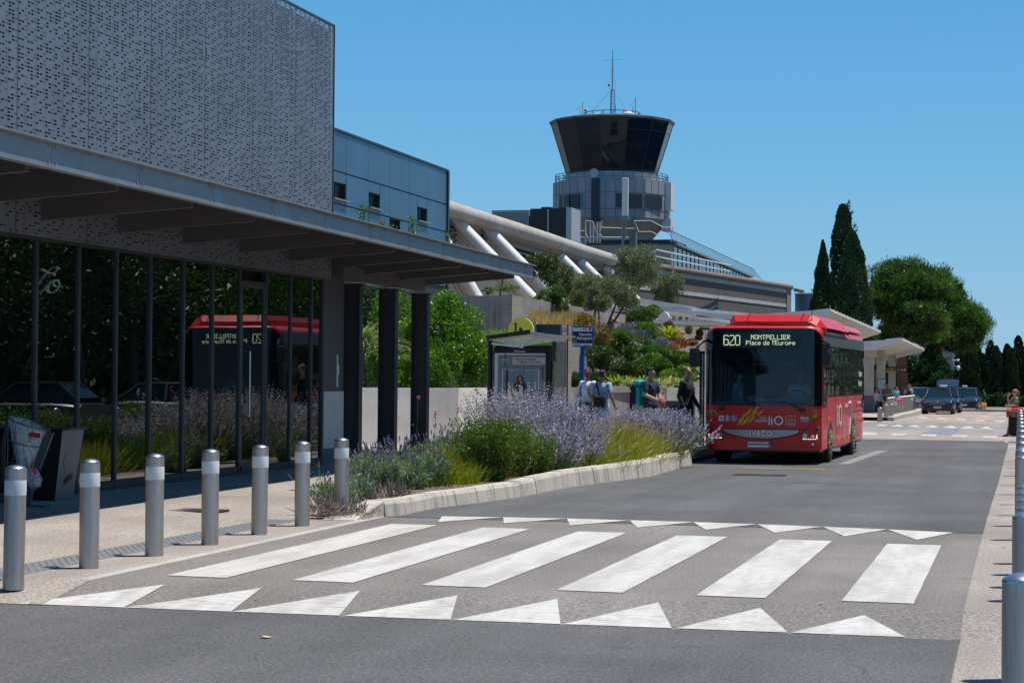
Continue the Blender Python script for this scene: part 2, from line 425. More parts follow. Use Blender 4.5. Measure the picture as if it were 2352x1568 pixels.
# left pavement
KP = [tuple(G(x, y, -.01 if x < 1000 else -.05 if x < 1300 else -.1))[:2] for x, y in ((890, 1188), (935, 1183), (1000, 1176), (1100, 1160), (1200, 1143), (1300, 1124), (1400, 1107), (1500, 1090), (1590, 1064))]
bmv = [(-30, 15.95), (-7.74, 15.95), (-7.74, 24.4)]+[(x-.12, y) for x, y in KP]+[(-7.25, 46.2), (-7.1, 62), (-30, 62)]
sheet('pavement', bmv, A_PALE, 0, flat='pav')
sheet('pavement', [(-30, 15.1), (-7.6, 15.1), (-7.6, 15.95), (-30, 15.95)], A_PALE, .005)
mb = MB(); mb.bar((-7.68, 15.1, -.17), (-7.68, 15.98, -.05), .12, .12); tag(mb.build('kerb', A_PALE), kind='structure')
fk = [tuple(G(x, y, -.05))[:2] for x, y in ((2046, 957), (2066, 951), (2090, 946.5), (2110, 941.5), (2114, 937))]
sheet('far_pavement', fk+[(-30, 140), (-30, fk[0][1])], A_PALE, flat=-.08)
GRANITE = concrete('granite_kerb', (.42, .40, .37), .2)
mb = MB(); mb.box((-7.68, 20.2, -.06), (.12, 8.5, .128)); k = mb.build('kerb', GRANITE, bevel=.01); tag(k, kind='structure')
mb = MB()
mb.bar((-7.18, 46.3, -.1), (-7.03, 62, -.1), .14, .204)
tag(mb.build('kerb', GRANITE), kind='structure')
mb = MB()
for a, b in zip(fk, fk[1:]): mb.bar((*a, -.19), (*b, -.19), .3, .25)
tag(mb.build('kerb', GRANITE), kind='structure')
# ---- painted markings
def paint(name, wear=.5):
    m, nt, p = newmat(name); co = coords(nt, (1, 7, 1))
    n = N(nt, 'ShaderNodeTexNoise', Scale=5, Detail=8, Roughness=.72); nt.links.new(co, n.inputs['Vector'])
    f = N(nt, 'ShaderNodeTexNoise', Scale=70, Detail=2); nt.links.new(coords(nt), f.inputs['Vector'])
    c = ramp(nt, [(.32, (.30, .29, .28)), (.46, (.50, .49, .47)), (.75, (.62, .61, .59))], n.outputs[0]).outputs[0]
    s = mathn(nt, 'ADD', n.outputs[0], mathn(nt, 'MULTIPLY', f.outputs[0], .35))
    k = ramp(nt, [(.50, (1, 1, 1)), (.60, (0, 0, 0))], s)
    c = mix(nt, c, (.3, .28, .26), mathn(nt, 'MULTIPLY', k.outputs[0], wear))
    t = N(nt, 'ShaderNodeTexNoise', Scale=1.6, Detail=6, Roughness=.65); nt.links.new(coords(nt, (2.2, .35, 1)), t.inputs['Vector'])      # scuffs along the wheel paths
    c = mix(nt, c, ramp(nt, [(.40, (.80, .79, .78)), (.58, (1, 1, 1))], t.outputs[0]).outputs[0], 1.0, 'MULTIPLY')
    nt.links.new(c, p.inputs['Base Color']); p.inputs['Roughness'].default_value = .75
    return m
PAINT = paint('road_paint', .9); PAINT2 = paint('road_paint_worn', 1.0)
def fan(bm, pts, dz=.006):
    vs_ = [bm.verts.new((x, y, 0)) for x, y in pts]; bm.faces.new(vs_)
def markings(name, polys, mat, dz=.006):
    bm = bmesh.new()
    for q in polys: fan(bm, q)
    ys = [v.co.y for v in bm.verts]
    for yc in [c for c, _ in RP]+[15.3, 15.5, 15.7]:
        if min(ys)+.01 < yc < max(ys)-.01:
            bmesh.ops.bisect_plane(bm, geom=bm.verts[:]+bm.edges[:]+bm.faces[:], plane_co=(0, yc, 0), plane_no=(0, 1, 0))
    for v in bm.verts: v.co.z = zp(v.co.y)+dz
    for f in bm.faces:
        f.normal_update()
        if f.normal.z < 0: f.normal_flip()
    me = bpy.data.meshes.new(name); bm.to_mesh(me); bm.free(); me.materials.append(mat)
    o = bpy.data.objects.new(name, me); put(o); return tag(o, kind='structure')
rng = random.Random(5)
def rough_edge(p, q, n, a):
    return [(p[0]+(q[0]-p[0])*i/n+rng.uniform(-a, a)*(i > 0), p[1]+(q[1]-p[1])*i/n+rng.uniform(-a, a)*(i > 0)) for i in range(n)]
st = []
for i in range(6):
    x = -7.15+1.16*i; yt = 23.05-.19*i; yb = 16.5-.04*i
    c = [(x, yb), (x+.56, yb-.03), (x+.565, yt-.02), (x, yt)]
    st.append(sum([rough_edge(c[k], c[(k+1) % 4], 14 if k % 2 else 4, .003) for k in range(4)], []))
markings('zebra_stripes', st, PAINT)
near = [((45, 1386), (379, 1340), (296, 1393)), ((303, 1392), (600, 1348), (542, 1402)), ((545, 1402), (827, 1355), (787, 1412)), ((795, 1413), (1051, 1364), (1040, 1422)),
        ((1046, 1422), (1280, 1372), (1291, 1432)), ((1299, 1431), (1512, 1380), (1544, 1443)), ((1555, 1443), (1746, 1390), (1810, 1454)), ((1816, 1454), (1985, 1402), (2079, 1467.5))]
markings('speed_table_triangles', [[(G(*a, -.12).x, 15.11), (G(*c, -.12).x, 15.11), tuple(G(*b, 0))[:2]] for a, b, c in near], PAINT2)
far = [((1015, 1186), (1006, 1199), (1154, 1188)), ((1156, 1188), (1157, 1202), (1301, 1191)), ((1302, 1191), (1309, 1207), (1444, 1195)), ((1446, 1195), (1464, 1212), (1593, 1199)),
       ((1592, 1199), (1621, 1217), (1738, 1204)), ((1739, 1204), (1780, 1224), (1887, 1210)), ((1889, 1210), (1940, 1232), (2037, 1216)), ((2039, 1216), (2105, 1240), (2190, 1223.5))]
def Gr(x, y):
    p = G(x, y, 0)
    for _ in range(25): p = G(x, y, zp(p.y)*.5+p.z*.5)
    return (p.x, p.y)
markings('speed_table_triangles', [[tuple(G(*q, 0))[:2] for q in (a, c, b)] for a, b, c in far], PAINT)
D3 = lambda x, y: (1923.5+x*.2014, 717.75+y*.2014)
q1 = [((285,1391),(432,1393),(466,1371),(300,1370)), ((597,1397),(762,1400),(803,1379),(640,1376)), ((938,1407),(1105,1410),(1145,1388),(985,1384)), ((1290,1416),(1455,1420),(1485,1400),(1325,1396)), ((1640,1427),(1808,1430),(1827,1409),(1670,1406)),
      ((705,1194),(808,1196),(815,1186),(695,1184)), ((925,1204),(1015,1205),(1033,1193),(912,1191)), ((1140,1214),(1230,1216),(1248,1203),(1133,1201)), ((1365,1225),(1455,1227),(1470,1213),(1352,1211)), ((1595,1236),(1675,1238),(1690,1225),(1578,1222)), ((1810,1243),(1900,1245),(1915,1233),(1798,1230)),
      ((865,1154),(975,1157),(985,1151),(860,1148)), ((1035,1162),(1120,1164),(1130,1158),(1030,1156)), ((1440,1174),(1530,1177),(1535,1170),(1438,1168)), ((1634,1183),(1722,1186),(1727,1179),(1632,1176)), ((1832,1193),(1918,1196),(1922,1189),(1830,1186))]
t1 = [((420,1288),(580,1293),(515,1273)), ((590,1295),(760,1300),(705,1276)), ((790,1301),(960,1306),(890,1280)), ((990,1305),(1170,1312),(1090,1283)), ((1190,1312),(1370,1319),(1295,1286)), ((1390,1318),(1580,1326),(1500,1292)), ((1605,1324),(1788,1331),(1700,1297))]
def Gf(x, y):
    p = G(x, y, -.2)
    for _ in range(3): p = G(x, y, zp(p.y)+.01)
    return (p.x, p.y)
markings('far_crossing_dashes', [[Gf(*D3(*c)) for c in q] for q in q1], PAINT, .012)
markings('far_crossing_triangles', [[Gf(*D3(*c)) for c in q] for q in t1], PAINT, .012)
markings('worn_white_line', [[tuple(G(*c, -.12))[:2] for c in q] for q in (((1925, 1065), (1950, 1066), (2040, 1034), (2015, 1033)),)], M('faded_paint', (.2, .2, .205), .8, var=.25, scale=9), .003)
markings('yellow_line', [[tuple(G(*c, -.12))[:2] for c in q] for q in (((1700, 1073), (1895, 1076.5), (1895, 1078), (1700, 1074.2)),)], M('faded_yellow', (.30, .19, .05), .8, var=.4, scale=9), .003)
markings('pale_kerb_corner', [[Gf(*D3(*c)) for c in ((1905, 1485), (1950, 1485), (1957, 1440), (1915, 1438))]], A_PALE, .012)
# tactile studs: one warning strip of metal studs set in the pavement
mb = MB(); mb.b2(-8.76, -8.36, 15.5, 23.3, -.01, .006); tb = mb.build('tactile_strip', M('tactile_bed', (.20, .19, .18), .8, var=.3), None)
tag(tb, 'studded warning strip set in the pale pavement behind the seven bollards', 'tactile strip')
mb = MB()
for i in range(11):
    for j in range(61): x = -8.745+.0365*i; y = 15.5+.126*j+.063*(i % 2); mb.b2(x-.011, x+.011, y, y+.085, .005, .014)
mb.build('studs', M('stud_metal', (.62, .63, .66), .3, .6, var=.2, scale=20), tb)
def grate(cx, cy, w, d, z, label, col=(.03, .03, .035)):
    mb = MB(); e = empty('drain_grate', (cx, cy, z), 0, label, 'drain grate', 'drain grates in the paving')
    mb.b2(-w/2, w/2, -d/2, d/2, -.02, .003); mb.build('recess', M('black_pit', (.015, .015, .015), .9, var=0), e)
    mb = MB(); n = int(w/.05)
    for i in range(n+1): mb.b2(-w/2+i*w/n-.009, -w/2+i*w/n+.009, -d/2, d/2, .003, .010)
    for s in (-1, 1): mb.b2(-w/2, w/2, s*d/2-.02, s*d/2+.02, .0035, .0105)
    mb.build('bars', M('cast_iron', (.13, .125, .12), .6, .6, var=.3), e)
p = Gp(447, 1172); grate(p.x, p.y, .75, .42, p.z+.001, 'dark slotted drain grate in the pale pavement behind the bollards')
p = G(1868, 1110, -.12); grate(p.x, p.y, .75, .45, -.117, 'slotted drain grate in the dark road in front of the red bus')
p = G(1745, 1091, -.12); grate(p.x, p.y, 1.0, .5, -.117, 'dark drain cover in the road just under the front of the bus')
# paving joints near the planting: a large square outline (access cover)
mb = MB()
for a, b in (((-8.95, 28.2), (-10.3, 28.2)), ((-10.3, 28.2), (-10.3, 29.9)), ((-8.95, 29.0), (-10.3, 29.0))): mb.bar((a[0], a[1], pavz(a[0])+.004), (b[0], b[1], pavz(b[0])+.004), .03, .004)
tag(mb.build('pavement_joint', M('joint', (.12, .11, .1), .9, var=.1)), kind='structure')
# ---- planter: kerb stones and soil
KP = list(KP)
KP += [(KP[-1][0]-.12, KP[-1][1]+.5), (KP[-1][0]-.5, KP[-1][1]+.9), (KP[-1][0]-1.3, KP[-1][1]+1.1)]
KC = concrete('kerb_concrete', (.50, .46, .40), .95)
def kerbline(P):
    out = []
    for i in range(len(P)-1):
        a, b = Vector((*P[i], 0)), Vector((*P[i+1], 0)); n = max(1, round((b-a).length/1.0))
        out += [a.lerp(b, j/n) for j in range(n)]
    return out+[Vector((*P[-1], 0))]
kp = kerbline(KP); pk = empty('planter_kerb', tuple(kp[0]), 0, 'weathered concrete kerb curving round the lavender bed beside the road', 'kerb')
o0 = kp[0]
for i in range(len(kp)-1):
    a, b = kp[i]-o0, kp[i+1]-o0; d = (b-a).normalized(); nrm = Vector((-d.y, d.x, 0)); mb = MB()
    g = .008; a2 = a+d*g; b2 = b-d*g; w = .2
    zt = .20+rng.uniform(-.012, .008)
    def ring(q): return [q+Vector((0, 0, -.16)), q+Vector((0, 0, zt-.05))+nrm*.045, q+nrm*.075+Vector((0, 0, zt)), q+nrm*(w+.06)+Vector((0, 0, zt)), q+nrm*(w+.06)+Vector((0, 0, -.16))]
    n = 4; rr = [ring(a2.lerp(b2, t/n)+nrm*rng.uniform(-.006, .006)) for t in range(n+1)]
    base = 0
    for r in rr: mb.v += [tuple(v) for v in r]
    for t in range(n):
        for j in range(5): mb.add((t*5+j, t*5+(j+1) % 5, (t+1)*5+(j+1) % 5, (t+1)*5+j))
    mb.add((4, 3, 2, 1, 0)); mb.add([n*5+j for j in range(5)])
    mb.build('kerb_stone', KC, pk)
# sloping end stone
a = Vector((*KP[0], 0))-o0; e0 = G(832, 1188, 0)-o0; e1 = G(868, 1192, 0)-o0; mb = MB()
d = Vector((*KP[1], 0))-o0-a; d.z = 0; d.normalize(); nrm = Vector((-d.y, d.x, 0))
top = [a+nrm*.05+Vector((0, 0, .20)), a+nrm*.30+Vector((0, 0, .205))]; bot = [a-d*.85+Vector((.05, 0, .01)), a-d*.95+nrm*.36+Vector((0, 0, .01))]
lo = [v.copy() for v in top]; 
for v in lo: v.z = -.14
lb = [v.copy() for v in bot]
for v in lb: v.z = -.14
mb.v = [tuple(v) for v in (top[0], top[1], bot[1], bot[0], lo[0], lo[1], lb[1], lb[0])]
for f in ((0, 1, 2, 3), (4, 7, 6, 5), (0, 3, 7, 4), (1, 5, 6, 2), (3, 2, 6, 7), (0, 4, 5, 1)): mb.add(f)
mb.build('kerb_stone', KC, pk, bevel=.012)
soil = [(x-.15, y) for x, y in KP[:9]]+[(-8.3, 43.0), (-8.6, 36), (-9.0, 31), (-9.0, 27.5), (-8.7, 25.6), (-8.2, 24.9)]
sheet('planter_soil', soil, M('soil', (.12, .085, .055), .95, var=.4, scale=6, bump=.8, bscale=25), flat=.09)
# leaf litter and crumbs on the road
def bit(x, y, z, s, col, label, nm='fallen_leaf', cat='leaf'):
    p = G(x, y, z); r = random.Random(int(x*7+y)); mb = MB()
    pts = [(math.cos(t)*s*r.uniform(.6, 1), math.sin(t)*s*r.uniform(.4, .8), .01+.01*r.random()) for t in np.linspace(0, 6.28, 7)[:-1]]
    mb.poly(pts); mb.poly([(a*.9, b*.9, c-.006) for a, b, c in pts][::-1]); o = mb.build(nm, M('leaf_'+str(col), col, .7, var=.2), None, fix=False); o.location = (p.x, p.y, z)
    tag(o, label, cat, 'leaves dropped on the road')
bit(610, 1465, -.12, .05, (.75, .5, .28), 'tan dry leaf lying alone on the dark foreground asphalt')
bit(1886, 1388, 0, .03, (.6, .35, .1), 'small orange leaf between the last zebra stripes')
bit(1493, 1215, 0, .018, (.5, .3, .12), 'tiny leaf lying on the fourth zebra stripe')
bit(2305, 1258, 0, .03, (.55, .3, .1), 'tiny orange stick on the pale strip by the right bollards')
bit(586, 1381, 0, .018, (.3, .14, .08), 'small brown leaf beside the first white triangle')
bit(1945, 1097, -.12, .03, (.7, .7, .68), 'small scrap of white paper on the dark road before the bus', 'paper_scrap', 'paper')
for i, (x, y) in enumerate(((1345, 1108), (1405, 1112), (1150, 1160), (1190, 1168))):
    bit(x, y, -.12, .02, (.4, .3, .16), ['dry leaf fallen against the middle of the kerb', 'dry leaf lying a step out from the kerb', 'curled leaf at the foot of the near kerb', 'brown leaf beside the near kerb on the road'][i])
# ================================================================ BUILDINGS
STEEL = M('canopy_steel', (.30, .32, .345), .42, .55, var=.12, scale=2.5)
DKSTEEL = M('dark_painted_steel', (.115, .108, .105), .5, .2, var=.1, scale=2)
FRAME = M('window_frame', (.075, .085, .10), .4, .4, var=.08)
def perf():
    m, nt, p = newmat('perforated_metal'); co = coords(nt)
    sx = nt.nodes.new('ShaderNodeSeparateXYZ'); nt.links.new(co, sx.inputs[0])
    u = mathn(nt, 'DIVIDE', mathn(nt, 'SUBTRACT', sx.outputs[1], 35.1733), .0836); v = mathn(nt, 'DIVIDE', sx.outputs[2], .0452)
    cu = mathn(nt, 'FLOOR', u); cv = mathn(nt, 'FLOOR', v)
    cb = nt.nodes.new('ShaderNodeCombineXYZ'); nt.links.new(cu, cb.inputs[0]); nt.links.new(cv, cb.inputs[1])
    wn = nt.nodes.new('ShaderNodeTexWhiteNoise'); wn.noise_dimensions = '2D'; nt.links.new(cb.outputs[0], wn.inputs['Vector'])
    thr = nt.nodes.new('ShaderNodeMapRange'); nt.links.new(sx.outputs[2], thr.inputs[0])
    for i, q in zip((1, 2, 3, 4), (3.2, 8.1, .30, .74)): thr.inputs[i].default_value = q
    st_ = mathn(nt, 'FLOOR', mathn(nt, 'DIVIDE', cu, 3.)); c3 = nt.nodes.new('ShaderNodeCombineXYZ'); nt.links.new(st_, c3.inputs[0]); w3 = nt.nodes.new('ShaderNodeTexWhiteNoise'); w3.noise_dimensions = '1D'; nt.links.new(st_, w3.inputs['W'])
    q_ = mathn(nt, 'ADD', mathn(nt, 'MULTIPLY', cv, .618034), mathn(nt, 'ADD', mathn(nt, 'MULTIPLY', cu, .2764), mathn(nt, 'ADD', w3.outputs[0], mathn(nt, 'MULTIPLY', wn.outputs[0], .42))))
    rnd = mathn(nt, 'LESS_THAN', mathn(nt, 'FRACT', q_), thr.outputs[0])
    fu = mathn(nt, 'FRACT', u); fv = mathn(nt, 'FRACT', v)
    iu = mathn(nt, 'LESS_THAN', mathn(nt, 'ABSOLUTE', mathn(nt, 'SUBTRACT', fu, .5)), .385)
    iv = mathn(nt, 'LESS_THAN', mathn(nt, 'ABSOLUTE', mathn(nt, 'SUBTRACT', fv, .5)), .24)
    hole = mathn(nt, 'MULTIPLY', rnd, mathn(nt, 'MULTIPLY', iu, iv))
    sc = nt.nodes.new('ShaderNodeSeparateColor'); nt.links.new(wn.outputs[1], sc.inputs[0])
    closed = mathn(nt, 'GREATER_THAN', mathn(nt, 'SUBTRACT', cu, mathn(nt, 'MULTIPLY', st_, 3.)), 1.5)      # folded tabs that close part of the holes
    col = mix(nt, (.20, .222, .265), (.115, .095, .08), mathn(nt, 'MULTIPLY', hole, closed))
    n = N(nt, 'ShaderNodeTexNoise', Scale=1.2, Detail=6); nt.links.new(co, n.inputs['Vector'])
    col = mix(nt, col, ramp(nt, [(.3, (.9,)*3), (.7, (1.1,)*3)], n.outputs[0]).outputs[0], 1.0, 'MULTIPLY')
    s = mathn(nt, 'LESS_THAN', mathn(nt, 'FRACT', mathn(nt, 'DIVIDE', mathn(nt, 'SUBTRACT', sx.outputs[1], 35.1733), .2508)), .05)
    col = mix(nt, col, (.10, .10, .11), mathn(nt, 'MULTIPLY', s, .75))
    nt.links.new(col, p.inputs['Base Color']); p.inputs['Roughness'].default_value = .42; p.inputs['Metallic'].default_value = .35
    al = mathn(nt, 'SUBTRACT', 1., mathn(nt, 'MULTIPLY', hole, mathn(nt, 'SUBTRACT', 1., closed)))
    nt.links.new(al, p.inputs['Alpha']); return m
GX = -13.28
bld = empty('glass_pavilion', (GX, 28, 0), 0, 'long pavilion with dark glass front and a grey perforated metal screen above the canopy', 'building')
def bb(): return MB()
def bp(mb, name, mat, **k):           # add to the pavilion in world coordinates
    return wb(mb, name, mat, bld, **k)
PERF = perf()
seams = [37.82-2.157*k for k in range(12)]
for k in range(11):
    mb = MB(); y1, y0 = seams[k], seams[k+1]; a = .014
    mb.poly([(-13.0, y0+a, 3.6), (-13.0, y1-a, 3.6), (-13.0, y1-a, 8.54), (-13.0, y0+a, 8.54)])
    bp(mb, 'perforated_panel', PERF)
mb = MB(); mb.b2(-13.05, -12.99, 14, 37.84, 8.54, 8.575); mb.b2(-13.04, -12.985, 37.825, 37.85, 3.6, 8.575)
for s in seams[1:]: mb.b2(-13.02, -13.002, s-.02, s+.02, 3.6, 8.54)
bp(mb, 'screen_edge_trim', M('trim', (.1, .1, .11), .5, .4, var=.05))
mb = MB(); mb.b2(-24, -13.13, 12, 37.72, 3.75, 8.48)
bp(mb, 'inner_wall', M('inner_wall', (.022, .024, .03), .6, var=.5, scale=1.5))
mb = MB()
for s in seams: mb.b2(-13.3, -13.05, s-.9, s-.86, 3.8, 8.5); mb.b2(-13.3, -13.05, s-.05, s-.01, 3.8, 8.5)
for z in (4.9, 6.1, 7.3): mb.b2(-13.25, -13.2, 14, 37.7, z, z+.06)
bp(mb, 'screen_bracket', M('bracket', (.12, .12, .13), .5, .5, var=.05))
# glazing
mull = [25.96-1.26*k for k in range(9, 0, -1)]+[25.96, 27.28, 28.56, 29.81, 31.12, 32.36, 33.61, 34.88, 36.18, 37.34, 38.02]
r = random.Random(2)
door = None
for a, b in zip(mull, mull[1:]):
    is_door = abs(a-33.61) < .01
    gm = glassy('pavilion_glass', (.004, .005, .006), 2.7, .004, wave=.05, wscale=.55)
    t = r.uniform(-.004, .004); toe = .0255*(b-a)/1.26; z0, z1 = (.22, 3.28) if is_door else (.14, 3.58); mb = MB()
    mb.poly([(GX-t-toe, a+.04, z0), (GX+t+toe, b-.04, z0), (GX+t*1.5+toe, b-.04, z1), (GX-t*.6-toe, a+.04, z1)])
    if is_door:
        mb2 = MB(); mb2.b2(GX-.03, GX+.05, a+.035, a+.13, .05, 3.4); mb2.b2(GX-.03, GX+.05, b-.13, b-.035, .05, 3.4)
        mb2.b2(GX-.03, GX+.048, a+.13, b-.13, 3.28, 3.4); mb2.b2(GX-.03, GX+.048, a+.13, b-.13, .05, .22)
        door = bp(mb2, 'door', FRAME)
        mb.build('door_pane', gm, None).parent = door
        mb3 = MB(); hy = a+.26; mb3.tube([(GX+.05, hy, 1.0), (GX+.14, hy, 1.0), (GX+.14, hy, 2.15), (GX+.05, hy, 2.15)], .018, 8)
        mb3.b2(GX+.05, GX+.07, a+.05, a+.11, 1.2, 1.4)
        h = mb3.build('handle', M('brushed_handle', (.55, .55, .57), .3, .9, var=.05), None, smooth=True); h.parent = door
    else: bp(mb, 'glass_pane', gm)
for y in mull:
    mb = MB(); w = .07; mb.b2(GX-.05, GX+.06, y-w/2, y+w/2, .02, 3.7); bp(mb, 'mullion', FRAME)
mb = MB(); mb.b2(GX-.1, GX+.05, 14, 38.05, 3.585, 3.68); mb.b2(GX-.1, GX+.05, 14, 38.05, 0, .13); bp(mb, 'window_rail', FRAME)
mb = MB(); mb.b2(-24, GX-.15, 12, 38.0, -.05, 3.75); bp(mb, 'dark_interior', M('dark_interior', (.012, .012, .014), .8, var=.3))
mb = MB(); mb.b2(GX-.5, GX+.04, 38.05, 39.3, 1.42, 3.75); bp(mb, 'corner_panel', M('corner_panel', (.10, .098, .10), .55, .2, var=.06))
mb = MB(); mb.b2(GX-.5, GX+.05, 38.05, 39.3, .3, 1.42); bp(mb, 'white_corner_wall', M('white_render', (.62, .61, .58), .85, var=.06, scale=3))
mb = MB(); mb.b2(GX-.5, GX+.06, 38.05, 39.3, 0, .3); bp(mb, 'plinth', M('plinth_grey', (.16, .16, .17), .8, var=.15))
mb = MB(); 
for k in range(7): mb.b2(GX+.05, GX+.065, 38.1, 38.22, .5+k*.075, .53+k*.075)
mb.b2(GX+.04, GX+.055, 38.86, 38.93, 1.5, 2.15); mb.b2(GX+.04, GX+.055, 38.93, 39.0, 1.75, 1.95)
bp(mb, 'vent_slots', M('vent_white', (.7, .7, .68), .6, var=.05))
# script lettering "Lo" stuck on the glass, as a bent tube of pale film
LM = M('pale_green_film', (.42, .58, .52), .6, var=.05)
def onglass(x, y): p = PX(x, y, GX+.004); return (p.x, p.y, p.z)
L1 = [(98,617),(103,622),(112,627),(124,627),(131,620),(131,613),(124,613),(115,618),(105,630),(95,642),(86,655),(80,664),(78,670),(82,673),(92,671),(100,667),(106,660),(108,655)]
O1 = [(134,643),(126,642),(117,646),(111,656),(109,665),(112,671),(120,672),(129,668),(135,658),(136,649),(130,643),(124,645),(122,652),(127,658),(136,658),(143,656)]
mb = MB(); mb.tube([onglass(*q) for q in L1], .022, 6, flat=.3); mb.tube([onglass(*q) for q in O1], .022, 6, flat=.3); bp(mb, 'lettering', LM)
# ---------------------------------------------------------------- canopy
can = empty('steel_canopy', (-12, 32, 4), 0, 'cantilevered steel canopy with tapered ribs and a galvanised edge beam along the pavilion', 'canopy')
def cp(mb, name, mat, **k):
    return wb(mb, name, mat, can, **k)
EA = Vector((-10.22, 12.0, 0)); EB = Vector((-10.88, 46.15, 0))
def edge(y): t = (y-12)/(46.15-12); return EA.lerp(EB, t)
mb = MB()
for z0, z1, o in ((4.005, 4.025, .0), (4.30, 4.32, .02), ):
    mb.prism([(EA.x-.12, 12, z0), (EA.x+o, 12, z0), (EB.x+o, 46.15, z0), (EB.x-.12, 46.15, z0)], (0, 0, z1-z0))
mb.prism([(EA.x-.06, 12, 4.025), (EA.x-.05, 12, 4.025), (EB.x-.05, 46.1, 4.025), (EB.x-.06, 46.1, 4.025)], (0, 0, .275))
for k in range(14):
    y = 13.45+2.45*k+.0
    for dy in (-.09, .09):
        for z in (4.06, 4.24):
            e = edge(y+dy); mb.b2(e.x-.05, e.x-.035, y+dy-.012, y+dy+.012, z, z+.03)
    e = edge(y); mb.b2(e.x-.05, e.x-.047, y-.004, y+.004, 4.03, 4.3)
cp(mb, 'edge_beam', STEEL)
mb = MB(); mb.prism([(-13.45, 12, 4.26), (EA.x-.06, 12, 4.26), (EB.x-.06, 46.0, 4.26), (-13.45, 46.0, 4.26)], (0, 0, .035)); cp(mb, 'deck', DKSTEEL)
mb = MB()
for i, x in enumerate((-11.3, -12.0, -12.7)): mb.b2(x-.02, x+.02, 12, 45.9, 4.19, 4.259)
cp(mb, 'purlin', DKSTEEL)
for k in range(14):
    y = 13.45+2.45*k-.05
    e = edge(y); w = .1; mb = MB()
    mb.prism([(-13.42, y-w/2, 3.80), (e.x-.32, y-w/2, 3.98), (e.x-.32, y-w/2, 4.255), (-13.42, y-w/2, 4.255)], (0, w, 0))
    cp(mb, 'rib', DKSTEEL)
for y in (39.82, 42.27, 44.72):
    mb = MB(); x0, x1 = -13.42, -13.04
    mb.b2(x0, x1, y-.006, y+.006, 0, 3.62); mb.b2(x0, x0+.018, y-.11, y+.11, 0, 3.62); mb.b2(x1-.018, x1, y-.11, y+.11, 0, 3.62); mb.b2(x0-.04, x1+.04, y-.14, y+.14, 3.58, 3.619)
    mb.b2(x0-.05, x1+.05, y-.15, y+.15, 0, .02)
    cp(mb, 'column', M('column_paint', (.05, .052, .06), .45, .2, var=.12, scale=2))
mb = MB(); mb.b2(-13.36, -13.12, 38.9, 44.7, 3.65, 3.95); cp(mb, 'cross_beam', M('cross_beam', (.14, .135, .13), .5, .2))
for o_ in (bld, can):                        # both scaled about the camera; floor then lies .12 m above the road crossing
    o_.location = (o_.location.x*.93, o_.location.y*.93, .1225+o_.location.z*.93); o_.scale = (.93, .93, .93)
# ---------------------------------------------------------------- blue clad block
bx = -28.0
blk = empty('blue_clad_block', (bx, 90, 0), 0, 'flat block clad in blue metal panels with four small recessed windows', 'building')
def kp_(mb, name, mat, par=None, **k):
    return wb(mb, name, mat, blk, par, **k)
BLUE = M('blue_cladding', (.062, .135, .215), .38, .3, var=.14, scale=.8, stretch=(1, 1, .25))
def pz(x, y): p = PX(x, y, bx); return p.y, p.z
D4 = lambda x, y: (689+x*.2442, 402+y*.2442)
wins = [((303, 60), (433, 248)), ((645, 162), (752, 335)), ((842, 405), (942, 575)), ((1103, 300), (1195, 462))]
W = []
for (ax, ay), (bx_, by_) in wins:
    y0, zt = pz(*D4(ax, ay+ (0))); y1, _ = pz(*D4(bx_, ay)); _, zb = pz(*D4(ax, by_-45)); W.append((y0, y1, zb, zt))
zr = [11.95, 10.92, 9.66, 8.40, 7.15, 5.9]
zr = [pz(*D4(1200, y))[1] for y in (12-15, 225, 490, 715)]
zr = [12.05, zr[1], zr[2], zr[3], zr[3]-1.6]
yc = [pz(*D4(x, 300))[0] for x in (435, 645, 842, 1025, 1197)]
cols = [70, yc[0]-5.1, yc[0]-2.55]+yc+[99.1]
cols = sorted(cols)
gap = .025
def panel_grid():
    rects = []
    for z1, z0 in zip(zr, zr[1:]):
        for y0, y1 in zip(cols, cols[1:]): rects.append((y0, y1, z0, z1))
    for w in W:                       # cut the window openings out of the panels
        out = []
        for (y0, y1, z0, z1) in rects:
            a, b, c, d = max(y0, w[0]), min(y1, w[1]), max(z0, w[2]), min(z1, w[3])
            if a >= b-.02 or c >= d-.02: out.append((y0, y1, z0, z1)); continue
            if z0 < c-.05: out.append((a if 0 else y0, y1, z0, c)) if False else out.append((a, b, z0, c))
            if d < z1-.05: out.append((a, b, d, z1))
            if y0 < a-.05: out.append((y0, a, z0, z1))
            if b < y1-.05: out.append((b, y1, z0, z1))
        rects = out
    return rects
mb = MB()
for (y0, y1, z0, z1) in panel_grid():
    if y1-y0 > 2*gap and z1-z0 > 2*gap: mb.b2(bx-.05, bx+r.uniform(-.004, .004), y0+gap/2, y1-gap/2, z0+gap*1.2, z1-gap*1.2)
kp_(mb, 'cladding', BLUE)
mb = MB(); mb.b2(bx-12, bx-.35, 70, 99.0, 3, 11.95); mb.b2(bx-.35, bx-.06, 99.0-.2, 99.0, 3, 11.95)
ylist = [70]+sum([[w[0], w[1]] for w in sorted(W)], [])+[99.0]
for i in range(0, len(ylist)-1, 2): mb.b2(bx-.35, bx-.06, ylist[i], ylist[i+1], 3, 11.93)
for w in W: mb.b2(bx-.35, bx-.06, w[0], w[1], 3, w[2]); mb.b2(bx-.35, bx-.06, w[0], w[1], w[3], 11.93)
kp_(mb, 'wall_core', M('wall_core', (.02, .025, .035), .6, var=0))
mb = MB(); mb.b2(bx-12, bx+.06, 70, 99.3, 12.03, 12.13); mb.b2(bx-12, bx+.08, 99.1, 99.35, 3, 12.03); kp_(mb, 'edge_trim', M('dark_trim', (.02, .028, .04), .4, .3, var=0))
